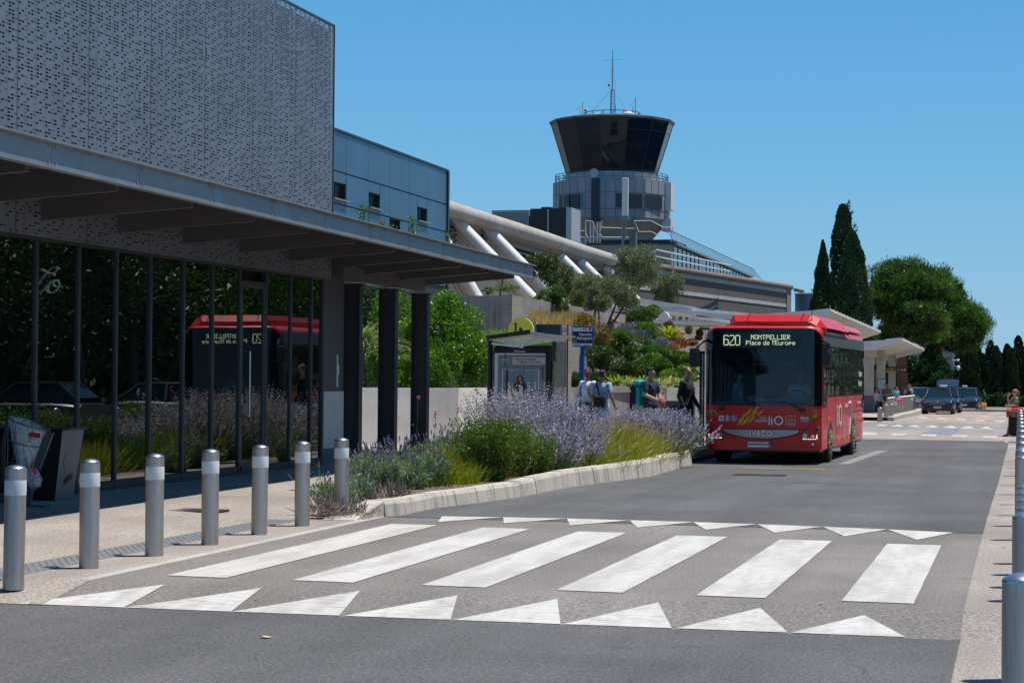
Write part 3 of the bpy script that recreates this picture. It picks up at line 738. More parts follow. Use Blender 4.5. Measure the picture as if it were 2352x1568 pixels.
for (y0, y1, z0, z1) in W:
    mb = MB(); mb.b2(bx-.33, bx-.25, y0, y1, z0, z1); f = kp_(mb, 'window', M('slate_frame', (.03, .045, .06), .4, .2, var=0))
    m2 = MB(); m2.b2(bx-.25, bx-.24, y0+.1, y0+(y1-y0)*.62, z0+.1, z1-.1); kp_(m2, 'pane', glassy('block_glass', (.03, .09, .13), 1.6), f)
    m2 = MB(); m2.b2(bx-.24, bx-.2, y0+(y1-y0)*.55, y0+(y1-y0)*.62, z0+.05, z1-.05); kp_(m2, 'frame_bar', M('slate_frame', (0, 0, 0)), f)
    m2 = MB(); m2.b2(bx-.2, bx+.14, y0-.05, y1+.1, z0-.1, z0-.03); kp_(m2, 'sill', M('sill_metal', (.22, .24, .25), .5, .3, var=.05), f)
# ---------------------------------------------------------------- garden walls
CW = concrete('board_concrete', (.30, .285, .255), .55, board=.31); CG = concrete('grey_concrete', (.27, .26, .25), .8)
WHITE = concrete('white_wall', (.78, .74, .68), .10)
def wall_run(name, pts, zt, th, mat, label, zb=-.2, cap=None):
    e = empty(name, (pts[0].x, pts[0].y, 0), 0, label, 'wall'); o = Vector((pts[0].x, pts[0].y, 0)); mb = MB()
    for a, b in zip(pts, pts[1:]):
        a = Vector((a.x, a.y, 0)); b = Vector((b.x, b.y, 0)); d = (b-a).normalized(); n = Vector((-d.y, d.x, 0))*th
        mb.prism([a-o+Vector((0, 0, zb)), b-o+Vector((0, 0, zb)), b+n-o+Vector((0, 0, zb)), a+n-o+Vector((0, 0, zb))], (0, 0, zt-zb))
    mb.build('wall_face', mat, e); return e
w0, w1, w2, w3 = G(810, 1020, .12), G(1052, 1017, .12), G(1130, 1011, .12), G(1297, 1001, .12)
w0 = w1+(w0-w1)*1.8
wall_run('garden_wall', [w0, w1, w2], 1.45, .25, WHITE, 'low white rendered wall behind the canopy columns under the overhanging hedge')
w4 = G(1470, 992, .12); w5 = G(1580, 985, .12); w6 = w5+(w5-w3)*1.2
gw = wall_run('garden_wall', [w2+Vector((.02, .02, 0)), w3, w4-Vector((.3, .1, 0))], 1.45, .25, CG, 'smooth grey concrete wall behind the two men in pale jeans')
gw2 = wall_run('garden_wall', [w4, w5, w6], 1.43, .25, concrete('board_concrete_low', (.42, .405, .37), .3, board=.31), 'board marked concrete wall behind the man with the turquoise backpack')
for t, q in ((0, w4), (1, w5)):
    mb = MB(); o = Vector((w4.x, w4.y, 0)); mb.box((q.x-o.x+.1, q.y-o.y-.06, .62), (.28, .14, 1.68)); mb.build('pilaster', CG, gw2)
b1f = PY(1296, 785, 59.5); b1l = PY(1100, 785, 59.5)
e = empty('terrace_block', (b1f.x, b1f.y, 0), 0, 'lower grey concrete terrace block right of the bus shelter', 'wall')
mb = MB(); mb.b2(-14, -.02, .02, 60, -.2, b1f.z-.01); mb.build('front_face', CG, e)
mb = MB(); mb.b2(-.0199, .06, .03, 55, -.2, b1f.z); mb.b2(-.22, .0, -.04, .0199, -.2, b1f.z); mb.build('board_marked_face', CW, e)
mb = MB()
for k in range(14): mb.b2(.061, .075, 2.3+k*4, 2.36+k*4, 0, b1f.z)
mb.build('wall_joint', M('joint_dark', (.06, .055, .05), .9, var=0), e)
t0 = PY(1175, 679, 64); t1 = G(1605, 757, t0.z); d = (t1-t0).normalized()
e = empty('terrace_block', (t0.x, t0.y, 0), 0, 'tall stained concrete retaining wall above the yellow luggage sign', 'wall')
mb = MB(); mb.prism([(0, 0, 0), (-9, -.3, 0), (-9, 40, 0), (0, 40, 0)], (0, 0, t0.z)); mb.build('front_face', CG, e)
L = (t1-t0).length; mb = MB(); n = Vector((d.y, -d.x, 0))
def along(s, off, z): q = Vector((d.x*s+n.x*off, d.y*s+n.y*off, z)); return q
mb.prism([along(-.05, -.3, 0), along(L*1.5, -.3, 0), along(L*1.5, .03, 0), along(-.05, .03, 0)], (0, 0, t0.z+.02)); mb.build('board_marked_face', CW, e)
mb = MB()
for k in range(16):
    s = 4.2+k*4.4
    if s < L*1.5: mb.prism([along(s, .03, 0), along(s+.35, .03, 0), along(s+.35, .09, 0), along(s, .09, 0)], (0, 0, t0.z+.05)); mb.prism([along(s-.06, .031, 0), along(s-.01, .031, 0), along(s-.01, .045, 0), along(s-.06, .045, 0)], (0, 0, t0.z))
mb.build('pilaster', concrete('pale_concrete', (.36, .35, .33), .5), e)
sheet('garden_terrace', [(-40, 60), (b1f.x-.1, 60), (b1f.x-.1, 112), (-40, 112)], M('dry_soil', (.26, .19, .11), .95, var=.4, scale=1.5, bump=.7, bscale=9), flat=b1f.z+.0)
sheet('garden_terrace', [(w2.x, w2.y+.3), (w3.x, w3.y+.2), (w6.x, w6.y+.25), (w6.x-1.5, 90), (b1f.x+.2, 90), (b1f.x+.2, 60)], M('dry_soil', (0, 0, 0)), flat=1.3)
sheet('garden_terrace', [(-60, 66), (t0.x-.4, 66), (t0.x-.4, 100), (t1.x-4, 118), (-60, 118)], M('dry_soil', (0, 0, 0)), flat=t0.z-.1)
# ---------------------------------------------------------------- terminal hall
WT = M('white_painted_steel', (.66, .655, .64), .45, .0, var=.06, scale=1.5)
TUBE = concrete('weathered_tube', (.40, .375, .345), .55)
hall = empty('terminal_hall', (-30, 110, 0), 0, 'curved terminal hall with a huge roof edge tube and slanted white tubular struts', 'terminal')
def hp(mb, name, mat, par=None, **k):
    return wb(mb, name, mat, hall, par, **k)
tp = [G(x, y, 11) for x, y in ((1000, 471), (1028, 480), (1100, 502), (1180, 526), (1263, 552), (1325, 573), (1406, 597))]
tp = [tp[0]+(tp[0]-tp[1])*3]+tp
mb = MB(); mb.tube(tp, .47, 20)
for i in range(1, len(tp)-1):
    for s in (.25, .75): q = tp[i].lerp(tp[i+1], s); dd = (tp[i+1]-tp[i]).normalized(); mb.tube([q-dd*.03, q+dd*.03], .478, 20)
hp(mb, 'roof_tube', TUBE, smooth=True)
LOUV = M('louvre_metal', (.17, .165, .16), .5, .4, var=.15)
mb = MB()
for a, b in zip(tp, tp[1:]):
    for k in range(22):
        z = 10.35-k*.3; mb.bar((a.x-.55, a.y, z), (b.x-.55, b.y, z), .14, .10)
hp(mb, 'louvre_wall', LOUV)
mb = MB()
for a, b in zip(tp, tp[1:]): mb.prism([(a.x-.75, a.y, 4), (b.x-.75, b.y, 4), (b.x-1, b.y, 4), (a.x-1, a.y, 4)], (0, 0, 6.8))
hp(mb, 'back_wall', M('hall_back', (.06, .06, .06), .8, var=.1))
def strut(xt, yt, xb, yb, Y, rad=.36):
    a = PY(xt, yt, Y); b = PY(xb, yb, Y); dd = (b-a); b = a+dd*1.6; mb = MB(); mb.tube([a-dd*.15, b], rad, 16)
    s = hp(mb, 'strut', WT, smooth=True)
    mb = MB(); mb.prism([a+Vector((-.9, .1, .3)), a+Vector((0, .1, 0)), b+Vector((0, .1, 0)), (a.x-.9, Y+.1, b.z)], (0, .12, 0)); o = hp(mb, 'fin', WT, s)
    m2 = MB(); o2 = dd.normalized(); u = Vector((-o2.z, 0, o2.x))*-1
    for off in (.55, .75):
        w = Vector((-abs(u.x), 0, -abs(u.z)))*off; m2.bar(a+w+Vector((0, .06, 0)), b+w+Vector((0, .06, 0)), .03, .03)
    hp(m2, 'cable', M('rusty_cable', (.22, .15, .1), .7), s)
strut(1060, 520, 1226, 690, 113); strut(1132, 540, 1262, 672, 120); strut(990, 500, 1085, 668, 106)
strut(1293, 596, 1336, 638, 140); strut(1338, 606, 1372, 640, 148); strut(1395, 622, 1440, 668, 158)
# banded far part
A = G(1440, 601.5, 11); B = G(1816, 660, 11); dAB = (B-A).normalized(); nAB = Vector((dAB.y, -dAB.x, 0)); LB = (B-A).length
def fr(s, off, z): return Vector((A.x+dAB.x*s+nAB.x*off, A.y+dAB.y*s+nAB.y*off, z))
BAND = concrete('banded_concrete', (.115, .10, .092), .7)
mb = MB(); mb.prism([fr(0, 0, 0), fr(LB, 0, 0), fr(LB, -14, 0), fr(0, -14, 0)], (0, 0, 10.9)); hp(mb, 'banded_facade', BAND)
mb = MB(); mb.tube([fr(-1, .05, 11), fr(LB, .05, 11)], .27, 14); hp(mb, 'parapet_tube', concrete('dirty_parapet', (.17, .14, .11), .6), smooth=True)
mb = MB()
for zc, h in ((10.55, .36), (9.08, .32), (7.75, .3), (6.4, .3)):
    for s0, s1 in ((0, LB*.47), (LB*.47+.1, LB-1.8)): mb.prism([fr(s0, .001, zc-h/2), fr(s1, .001, zc-h/2), fr(s1, .06, zc-h/2), fr(s0, .06, zc-h/2)], (0, 0, h))
hp(mb, 'white_band', concrete('pale_band', (.42, .42, .42), .35))
mb = MB(); mb.prism([fr(LB*.47, .001, 4), fr(LB*.47+.1, .001, 4), fr(LB*.47+.1, .012, 4), fr(LB*.47, .012, 4)], (0, 0, 6.8))
mb.prism([fr(LB-1.7, 0, 0), fr(LB-.1, 0, 0), fr(LB-.1, .1, 0), fr(LB-1.7, .1, 0)], (0, 0, 10.85)); hp(mb, 'end_pier', concrete('pier', (.2, .185, .175), .4))
# roof level: beige storey, window band, slanted louvre blades
U0 = G(1545, 557, 13.2); U1 = G(1722, 633, 13.2); dU = Vector((U1.x-U0.x, U1.y-U0.y, 0)); LU = dU.length; dU.normalize(); nU = Vector((dU.y, -dU.x, 0))
def fu(s, off, z): return Vector((U0.x+dU.x*s+nU.x*off, U0.y+dU.y*s+nU.y*off, z))
mb = MB(); mb.prism([fu(0, 0, 9), fu(0, 0, 13.05), fu(0, -10, 13.05), fu(0, -10, 9)], dU*.3); hp(mb, 'beige_storey', concrete('beige_render', (.36, .31, .27), .25))
mb = MB(); mb.prism([fu(-.2, .15, 13.05), fu(-.2, -10, 13.05), fu(.6, -10, 13.05), fu(.6, .15, 13.05)], (0, 0, .2)); hp(mb, 'dark_eave', M('dark_trim', (0, 0, 0)))
nW = 22; S = LU
for i in range(nW):
    s0 = .4+S*i/nW; s1 = .4+S*(i+1)/nW; zt0 = 13.0; mb = MB()
    mb.prism([fu(s0+.06, .0, 10.6), fu(s1-.06, .0, 10.6), fu(s1-.06, .0, zt0), fu(s0+.06, 0, zt0)], nU*-.05); hp(mb, 'window', glassy('roof_glass_dark' if i < 8 else 'roof_glass_blue', (.004, .005, .005) if i < 8 else (.05, .14, .24), 1.6))
mb = MB(); mb.prism([fu(.3, -.1, 10.6), fu(S+1, -.1, 10.6), fu(S+1, -.4, 10.6), fu(.3, -.4, 10.6)], (0, 0, 2.4)); hp(mb, 'window_wall', M('dark_trim', (0, 0, 0)))
mb = MB()
for i in range(nW+1): s0 = .4+S*i/nW; mb.prism([fu(s0-.05, -.05, 10.6), fu(s0+.05, -.05, 10.6), fu(s0+.05, .06, 10.6), fu(s0-.05, .06, 10.6)], (0, 0, 2.45))
mb.prism([fu(.2, -.2, 13.03), fu(S+1, -.2, 13.03), fu(S+1, .35, 13.03), fu(.2, .35, 13.03)], (0, 0, .18)); hp(mb, 'window_frame', M('fin_blue', (.20, .24, .28), .5, .4, var=.05))
mb = MB()
for i in range(30):
    s0 = S*1.17*i/29; mb.bar(fu(s0, .3, 13.2), fu(s0-.25, -.7, 14.45), .05, .05, up=(dU.x, dU.y, 0))
mb.bar(fu(0, -.7, 14.45), fu(S*1.17, -.7, 14.45), .07, .07)
hp(mb, 'roof_louvre', M('fin_blue', (0, 0, 0)))
def rail(pts, z, name, mat, par=None, posts=8, h=1.0, r=.035):
    mb = MB()
    for hh in (h, h*.5): mb.tube([q+Vector((0, 0, z+hh)) for q in pts], r, 6)
    for a, b in zip(pts, pts[1:]):
        for i in range(posts): q = a.lerp(b, i/posts); mb.tube([q+Vector((0, 0, z)), q+Vector((0, 0, z+h))], r*.9, 6)
    return hp(mb, name, mat, par)
rail([G(1505, 576, 11.9)+Vector((0, 0, -11.9)), G(1677, 612, 11.9)+Vector((0, 0, -11.9))], 10.9, 'white_handrail', WT, posts=5, h=1.1, r=.06)
mb = MB()                                    # stepped white rails on the low roof left of the tower
P_ = lambda x, y: PY(x, y, 158)
for c in ([(1310,532),(1343,530),(1355,558)], [(1345,533),(1345,562)], [(1345,507.5),(1360,507.5),(1372,540),(1383,541)], [(1383,507),(1377,541)], [(1360,545),(1444,545)],
          [(1457,507),(1496,507),(1523,522),(1556,522),(1563,522)], [(1457,507),(1467,532),(1496,532),(1527,548)], [(1545,522),(1541,556)], [(1372,522),(1460,525)], [(1293,552),(1345,561)], [(1280,544),(1420,545)]):
    mb.tube([P_(*q) for q in c], .035, 6)
for x in (1356, 1363, 1372, 1378, 1345): mb.tube([P_(x, 510), P_(x, 558)], .045, 6)
hp(mb, 'roof_railing', WT)
mb = MB(); a, b = PY(1375, 556, U0.y+.5), PY(1543, 610, U0.y+.5); mb.b2(a.x, b.x, U0.y+.5, U0.y+8, 8, a.z)
hp(mb, 'low_roof_storey', concrete('beige_render2', (.36, .31, .27), .25))
mb = MB(); mb.b2(a.x-.2, b.x+.1, U0.y+.3, U0.y+8, a.z, a.z+.16); hp(mb, 'roof_edge', M('dark_trim', (0, 0, 0)))
mb = MB(); a, b = PY(1446, 534, 157), PY(1460, 572, 157); mb.b2(a.x, b.x, 157, 157.6, b.z, a.z); hp(mb, 'roof_cabinet', M('cabinet_grey', (.12, .12, .125), .5))
# end drum (round blue-grey tank) and its rim
c = PY(1852, 690, 222); dr = empty('round_tank', tuple(c), 0, 'round blue grey tank at the far end of the banded terminal wall', 'tank')
rr = 26/PPM(c); zt = 14/PPM(c)
mb = MB(); mb.lathe([(rr, -c.z-.4), (rr, zt)], n=32); mb.build('tank_shell', M('tank_blue', (.11, .15, .20), .4, .3, var=.08), dr, smooth=True)
mb = MB(); mb.lathe([(rr+.1, zt), (rr+.1, zt+.12), (rr-.05, zt+.12)], n=32); mb.lathe([(rr+.1, -1.35), (rr+.1, -1.23)], n=32); mb.build('rim', WT, dr)
mb = MB(); mb.bar((-1.3, -.4, zt+.5), (-.2, -.4, zt+.25), .5, .35); mb.build('brown_duct', concrete('duct', (.2, .16, .13), .4), dr)
mb = MB(); mb.ball((rr*.6, -1, zt+.5), .18); mb.ball((rr*.85, -1, zt+.42), .15); mb.tube([(rr*.55, -1, zt), (rr*.55, -1, zt+.7)], .04); mb.bar((rr-.1, 0, -1.0), (rr+.55, 0, .2), .12, .12); mb.build('lamp_head', WT, dr)
# HVAC
c = PY(1222, 548, 150); k = 1/PPM(c); hv = empty('rooftop_cooler', tuple(c), 0, 'black and grey rooftop cooling unit with a louvred front beside the control tower', 'cooling unit')
mb = MB(); mb.b2(-96*k, -8*k, 0, 3, 18*k, 66*k); mb.build('grey_housing', M('hvac_grey', (.33, .35, .37), .5, .3, var=.08), hv)
mb = MB()
for i in range(11): z = (24+i*3.6)*k; mb.b2(-90*k, -52*k, -.06, -.01, z, z+1.6*k); mb.b2(-50*k, -12*k, -.06, -.01, z, z+1.6*k)
mb.build('louvre', M('hvac_louvre', (.22, .23, .24), .5, .4, var=.1), hv)
mb = MB(); mb.b2(-3*k, 82*k, -.3, 3, -30*k, 68*k); mb.build('black_coil', M('hvac_black', (.012, .012, .014), .5, var=.2), hv)
mb = MB(); mb.b2(82*k, 94*k, -.3, 3, -30*k, 70*k); mb.b2(38*k, 41*k, -.34, -.3, -30*k, 66*k); mb.build('side_panel', M('hvac_side', (.42, .42, .42), .5, .3, var=.1), hv)
mb = MB(); mb.lathe([(14*k, 68*k), (14*k, 75*k)], (25*k, 1.4, 0), 20); mb.lathe([(12*k, 68*k), (12*k, 73*k)], (62*k, 1.4, 0), 20); mb.build('fan_cowl', M('cowl', (.05, .06, .07), .5, .3, var=.1), hv, smooth=True)
# cell antenna
c = PY(1436, 562, 150); k = 1/PPM(c); an = empty('cell_antenna', tuple(c), 0, 'tall off-white panel antenna on a grey mast in front of the control tower', 'antenna')
mb = MB(); mb.b2(-7*k, 7*k, -.25, .05, 66*k, 153*k); mb.build('panel', M('antenna_white', (.62, .61, .56), .5, var=.04), an, bevel=.04)
mb = MB(); mb.tube([(-6*k, .1, -40*k), (-6*k, .1, 120*k)], .09, 8); mb.tube([(-1*k, .1, 10*k), (-1*k, .1, 56*k)], .06, 8)
for s in (-9, -4, 3, 7): mb.tube([(s*k, -.1, 66*k), (s*1.4*k, -.2, 57*k), (-5*k, 0, 48*k)], .035, 6)
mb.build('mast', M('mast_grey', (.2, .21, .22), .5, .4, var=.1), an)
# ---------------------------------------------------------------- control tower
TY = 185.0; tc = PY(1405, 420, TY); tw = empty('control_tower', (tc.x, TY, 0), 0, 'airport control tower with a flared dark glass cab and railed roof', 'tower')
Z = lambda y, x=1405: PY(x, y, TY).z
kx = 1/PPM(tc)
NS = 14; a0 = math.pi/NS
zt, zb_ = Z(287), Z(403); rt, rb = 139*kx/math.cos(a0)*.985, 103*kx/math.cos(a0)*.985
def ringp(rad, z, n=NS, a=a0): return [Vector((rad*math.cos(a+2*math.pi*i/n), rad*math.sin(a+2*math.pi*i/n), z)) for i in range(n)]
T0, B0 = ringp(rt, zt), ringp(rb, zb_)
CABG = glassy('cab_glass', (.008, .016, .028), 1.36, .03, wave=.25, wscale=.5)
for i in range(NS):
    j = (i+1) % NS; mb = MB(); mb.prism([B0[i], B0[j], T0[j], T0[i]], (Vector((0, 0, 0))-((B0[i]+T0[j])/2*Vector((1, 1, 0)))).normalized()*.05); mb.build('cab_window', CABG, tw)
mb = MB()
for i in range(NS): mb.bar(B0[i]*1.003, T0[i]*1.003, .07, .07)
for t in (.22, .97, .03):
    q = [B0[i].lerp(T0[i], 1-t)*1.002 for i in range(NS)]
    for i in range(NS): mb.bar(q[i], q[(i+1) % NS], .05, .05)
mb.build('cab_frame', M('cab_frame', (.03, .03, .035), .5, .3, var=0), tw)
mb = MB(); mb.lathe([(rt-.3, zt), (rt+.15, zt+.02), (rt+.15, zt+.22), (rt-.6, zt+.42)], n=NS, a0=a0); mb.build('cab_roof', M('cab_roof', (.06, .07, .08), .6, var=.1), tw)
# inside of the cab: ceiling, consoles
mb = MB(); mb.lathe([(rb-.25, zb_), (rb+.1, zb_+1.0), (rb-.3, zb_+1.05)], n=NS, a0=a0); mb.build('console_ring', M('consoles', (.05, .055, .06), .6), tw)
mb = MB(); mb.lathe([(rb+.05, Z(422)), (rb+.25, Z(405)), (rb-.1, zb_)], n=28); mb.build('white_base_ring', M('tower_white', (.55, .57, .58), .6, var=.05), tw)
rg = 134*kx; zg = Z(422); PAN = M('tower_cladding', (.27, .28, .30), .75, 0, var=.08, scale=.8)
zd0 = Z(518)
oct_ = 12; mb = MB(); mb.lathe([(rg*.93, zd0), (rg*1.0, zd0+.4), (rg*1.0, zg), (rg*.95, zg+.02)], n=oct_, a0=math.pi/oct_); mb.build('drum', PAN, tw)
mb = MB()
for i in range(oct_):
    a = math.pi/oct_+2*math.pi*i/oct_; b = a+2*math.pi/oct_
    for t in (0, .33, .67):
        p = Vector((rg*math.cos(a), rg*math.sin(a), 0)).lerp(Vector((rg*math.cos(b), rg*math.sin(b), 0)), t)*1.003; mb.tube([p+Vector((0, 0, zd0+.4)), p+Vector((0, 0, zg))], .014, 4)
for zz in (Z(453), Z(490)): q = ringp(rg*1.002, zz, oct_, math.pi/oct_); [mb.bar(q[i], q[(i+1) % oct_], .03, .03) for i in range(oct_)]
mb.build('cladding_joint', M('joint_dark', (0, 0, 0)), tw)
def facade_pt(x): # point on the drum front at photo column x
    X = PY(x, 470, TY-4.6).x-tc.x; return X, -math.sqrt(max(.1, (rg*.975)**2-X*X))
for xa, xb, mt in ((1281,1309,0),(1312,1334,0),(1311,1322,2) if 0 else (1336,1342,1),(1366,1376,1),(1416,1434,0),(1444,1470,0),(1474,1506,0)):
    p, q = facade_pt(xa), facade_pt(xb); mb = MB(); n = Vector((q[1]-p[1], p[0]-q[0], 0)).normalized()
    if n.y > 0: n = -n
    a, b = Vector((*p, 0))+n*.14, Vector((*q, 0))+n*.14; z0, z1 = Z(487), Z(456)
    mb.prism([a+Vector((0, 0, z0)), b+Vector((0, 0, z0)), b+Vector((0, 0, z1)), a+Vector((0, 0, z1))], -n*.3)
    w = mb.build('window', [glassy('tower_shutter', (.02, .03, .035), 1.4, .3), glassy('tower_blue', (.05, .13, .17), 1.6, .1)][mt == 1], tw)
    m2 = MB()
    if not mt:
        for k in range(9): z = z0+(z1-z0)*(k+.5)/9; m2.bar(a+n*.02+Vector((0, 0, z)), b+n*.02+Vector((0, 0, z)), .04, .04)
        m2.build('slats', M('slat', (.09, .10, .11), .5, .3), w)
p = facade_pt(1371); mb = MB(); mb.b2(p[0]-.36, p[0]+.36, p[1]-.16, p[1]+.3, zd0, zg); mb.build('dark_slot', M('dark_trim', (0, 0, 0)), tw)
mb = MB()
for z0, z1 in ((Z(486), Z(424)), (zd0-.6, Z(506))):
    mb.b2(rg*.9, rg*1.0+.35, -1.2, .8, z0, z1)
mb.build('balcony', M('balcony_white', (.6, .6, .58), .5, var=.06), tw)
CT = concrete('tower_concrete', (.36, .31, .26), .3)
mb = MB(); mb.lathe([(rg*.72, 0), (rg*.72, zd0-1.2), (rg*.92, zd0)], n=24); mb.build('shaft', CT, tw, smooth=True)
# gallery rail
RM = M('rail_blue_grey', (.10, .13, .16), .5, .4, var=.05)
def ringrail(rad, z, h, n, r, name, m, levels=3):
    mb = MB(); q = ringp(rad, z, n)
    for l in range(1, levels+1):
        for i in range(n): mb.bar(q[i]+Vector((0, 0, h*l/levels)), q[(i+1) % n]+Vector((0, 0, h*l/levels)), r, r)
    for v in q: mb.bar(v, v+Vector((0, 0, h)), r, r)
    return mb.build(name, m, tw)
ringrail(rg*.965, zg, Z(405)-zg, 36, .05, 'gallery_rail', RM)
ringrail(64*kx, zt+.35, Z(261)-zt-.35, 16, .06, 'roof_rail', RM, 2)
mb = MB(); mb.lathe([(.55, 0), (.5, .18), (.2, .4)], (2.1, -3.0, zt+.42), 12); mb.lathe([(.55, 0), (.5, .15), (.2, .3)], (-.8, -2.8, zt+.42), 12); mb.build('roof_hatch', M('hatch', (.5, .5, .48), .6), tw)
mb = MB(); h0, h1, h2 = zt+.4, Z(206), Z(115)
for a in range(3): an_ = 2*math.pi*a/3; mb.tube([(.28*math.cos(an_), .28*math.sin(an_), h0), (.2*math.cos(an_), .2*math.sin(an_), h1)], .03, 5)
nz = 10
for i in range(nz):
    for a in range(3):
        a1, a2 = 2*math.pi*a/3, 2*math.pi*(a+1)/3; z0 = h0+(h1-h0)*i/nz; z1 = h0+(h1-h0)*(i+1)/nz
        mb.tube([(.26*math.cos(a1), .26*math.sin(a1), z0), (.24*math.cos(a2), .24*math.sin(a2), z1)], .018, 4)
mb.tube([(0, 0, h1-.2), (0, 0, h1+(h2-h1)*.55)], .05, 6); mb.tube([(0, 0, h1), (0, 0, h2)], .03, 6)
mb.tube([(-.9, 0, Z(139)), (.9, 0, Z(138))], .015, 4)
mb.tube([(0, 0, h1), (-2.3, -1, zt+.5)], .012, 4); mb.tube([(0, 0, h1), (2.0, -1, zt+.5)], .012, 4); mb.tube([(.0, 0, h1+3), (-.3, 0, h1)], .01, 4); mb.tube([(.0, 0, h1+3), (.3, 0, h1)], .01, 4)
mb.build('mast', M('mast_dark', (.12, .15, .18), .5, .5, var=0), tw)
for xx, y0, y1 in ((1341, 285, 236), (1464, 283, 230), (1333.5, 280, 250) if 0 else (1417, 275, 245), (1390, 275, 256)):
    mb = MB(); X = (xx-1405)*kx; mb.tube([(X, -1, Z(285)), (X, -1, Z(y1))], .03, 5)
    if xx in (1341, 1464):
        for s in (-1, 1): mb.tube([(X, -1, Z(y1+8)), (X+s*.6, -1, Z(y1+18))], .012, 4); 
        mb.tube([(X-.25, -1, Z(285)), (X-.25, -1, Z(y1+18))], .02, 4)
    mb.build('antenna', M('mast_dark', (0, 0, 0)), tw)
for xx, yy in ((1352.5, 259), (1464, 266) if 0 else (1449, 264), (1407, 203)):
    mb = MB(); mb.ball(((xx-1405)*kx, -2.0, Z(yy)), .13); mb.build('warning_light', M('red_lamp', (.6, .05, .03), .3, var=0), tw)
mb = MB(); mb.tube([(-.55, -rg-.1, Z(411)), (-.55, -rg+.15, Z(411))], .42, 16); mb.build('dish', M('dish_grey', (.3, .4, .42), .5), tw)
# far building behind the trees
fb = empty('far_building', (0, 0, 0), 0, 'pale distant building with grey shutters seen between the pine and the cypress row', 'building')
p = PY(2185, 940, 205); q = PY(2218, 776, 205); mb = MB(); mb.b2(p.x-9, q.x-.9, 205, 215, -.5, q.z-.8); mb.build('wall', M('far_white', (.42, .42, .43), .8, var=.06), fb)
mb = MB(); mb.b2(q.x-.9, q.x+.05, 204.7, 215, -.5, q.z); mb.b2(p.x-9, q.x+.1, 204.6, 204.98, q.z-1.9, q.z-1.5); mb.build('corner_pier', M('far_beige', (.42, .35, .29), .8, var=.06), fb)
mb = MB()
for z in (5.4, 3.6, 1.8):
    for k in range(8): mb.b2(q.x-8, q.x-1.4, 204.9, 204.98, z+k*.12, z+k*.12+.07)
mb.build('shutter', M('far_shutter', (.25, .27, .3), .6, var=0), fb)
# ================================================================ TREES AND PLANTS
L_HEDGE = leafmat('leaf_bright', (.022, .085, .007), (.14, .27, .018), scale=3.2, trans=.28, c3=(.38, .48, .05), rough=.35)
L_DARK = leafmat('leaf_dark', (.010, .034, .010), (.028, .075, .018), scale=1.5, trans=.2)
L_CYP = leafmat('leaf_cypress', (.009, .028, .011), (.026, .062, .020), scale=1.0, trans=.12, rough=.6)
L_PINE = leafmat('leaf_pine', (.018, .06, .009), (.085, .175, .02), scale=.7, trans=.25, rough=.55)
L_OLIVE = leafmat('leaf_olive', (.07, .095, .045), (.20, .225, .125), scale=2, trans=.2, rough=.5, c3=(.24, .24, .17))
L_MID = leafmat('leaf_mid', (.022, .07, .012), (.085, .17, .02), scale=2)
L_YEL = leafmat('leaf_yellowgreen', (.13, .17, .015), (.32, .33, .03), scale=7, c3=(.48, .42, .14))
L_BRN = leafmat('leaf_brown', (.11, .06, .015), (.26, .16, .035), scale=2)
L_ORG = leafmat('leaf_orange', (.40, .09, .02), (.62, .20, .05), scale=3)
L_RED = leafmat('leaf_reddish', (.10, .055, .03), (.20, .12, .05), scale=3)
L_BOX = leafmat('leaf_clipped', (.018, .05, .009), (.085, .135, .018), scale=3, trans=.12)
def blobs_px(Y, lst, dr=1.0):
    """blobs given as (x, y, rx, ry) in the photo at distance Y; depth radius follows the width"""
    out = []
    for b in lst:
        x, y, rx, ry = b[:4]; yy = Y+(b[4] if len(b) > 4 else 0); c = PY(x, y, yy); k = 1/PPM(c)
        out.append((c.x, c.y, c.z, rx*k, rx*k*dr, ry*k))
    return out
def T(Y, *pts): return [PY(x, y, Y) for x, y in pts]
# ---- hedge over the white wall
hb = blobs_px(54.5, [(1000, 760, 72, 85), (1060, 800, 60, 90, 1), (960, 810, 60, 95), (1040, 720, 55, 48, 1), (905, 745, 50, 85, 2), (1095, 830, 30, 70, 1.5), (1000, 850, 60, 60, -1), (930, 870, 45, 40, -1.2), (890, 830, 40, 70, 1)])
bush('hedge', hb, 60000, .085, L_HEDGE, 'big glossy bright green shrub spilling over the low white wall', 'shrub', 1, shell=.6, lump=.2, aspect=.5)
bush('hedge', blobs_px(53.4, [(945, 915, 14, 28), (1000, 905, 20, 25), (1012, 925, 7, 22), (975, 895, 30, 16), (920, 900, 20, 20)]), 3500, .07, L_HEDGE, 'hanging green tips drooping in front of the white wall between the columns', 'shrub', 2, aspect=.5)
bush('hedge', blobs_px(56.5, [(1190, 800, 70, 30), (1265, 850, 13, 60), (1240, 800, 26, 14), (1150, 790, 40, 20, 2)]), 9000, .075, L_HEDGE, 'sunlit green hedge behind the black bus shelter', 'hedge', 3, aspect=.5)
bush('hedge', blobs_px(62, [(1140, 770, 40, 14), (1110, 775, 30, 12)]), 2500, .09, leafmat('leaf_lime', (.10, .2, .02), (.22, .34, .03)), 'fine pale green tuft at the foot of the grey retaining wall', 'shrub', 4, aspect=.15, up=1.2)
bush('background_shrub', blobs_px(58, [(860, 720, 60, 70), (820, 800, 50, 80), (850, 850, 50, 60), (900, 690, 40, 30)]), 16000, .10, L_DARK, 'dark shrub in the shade behind the canopy columns', 'shrub', 5)
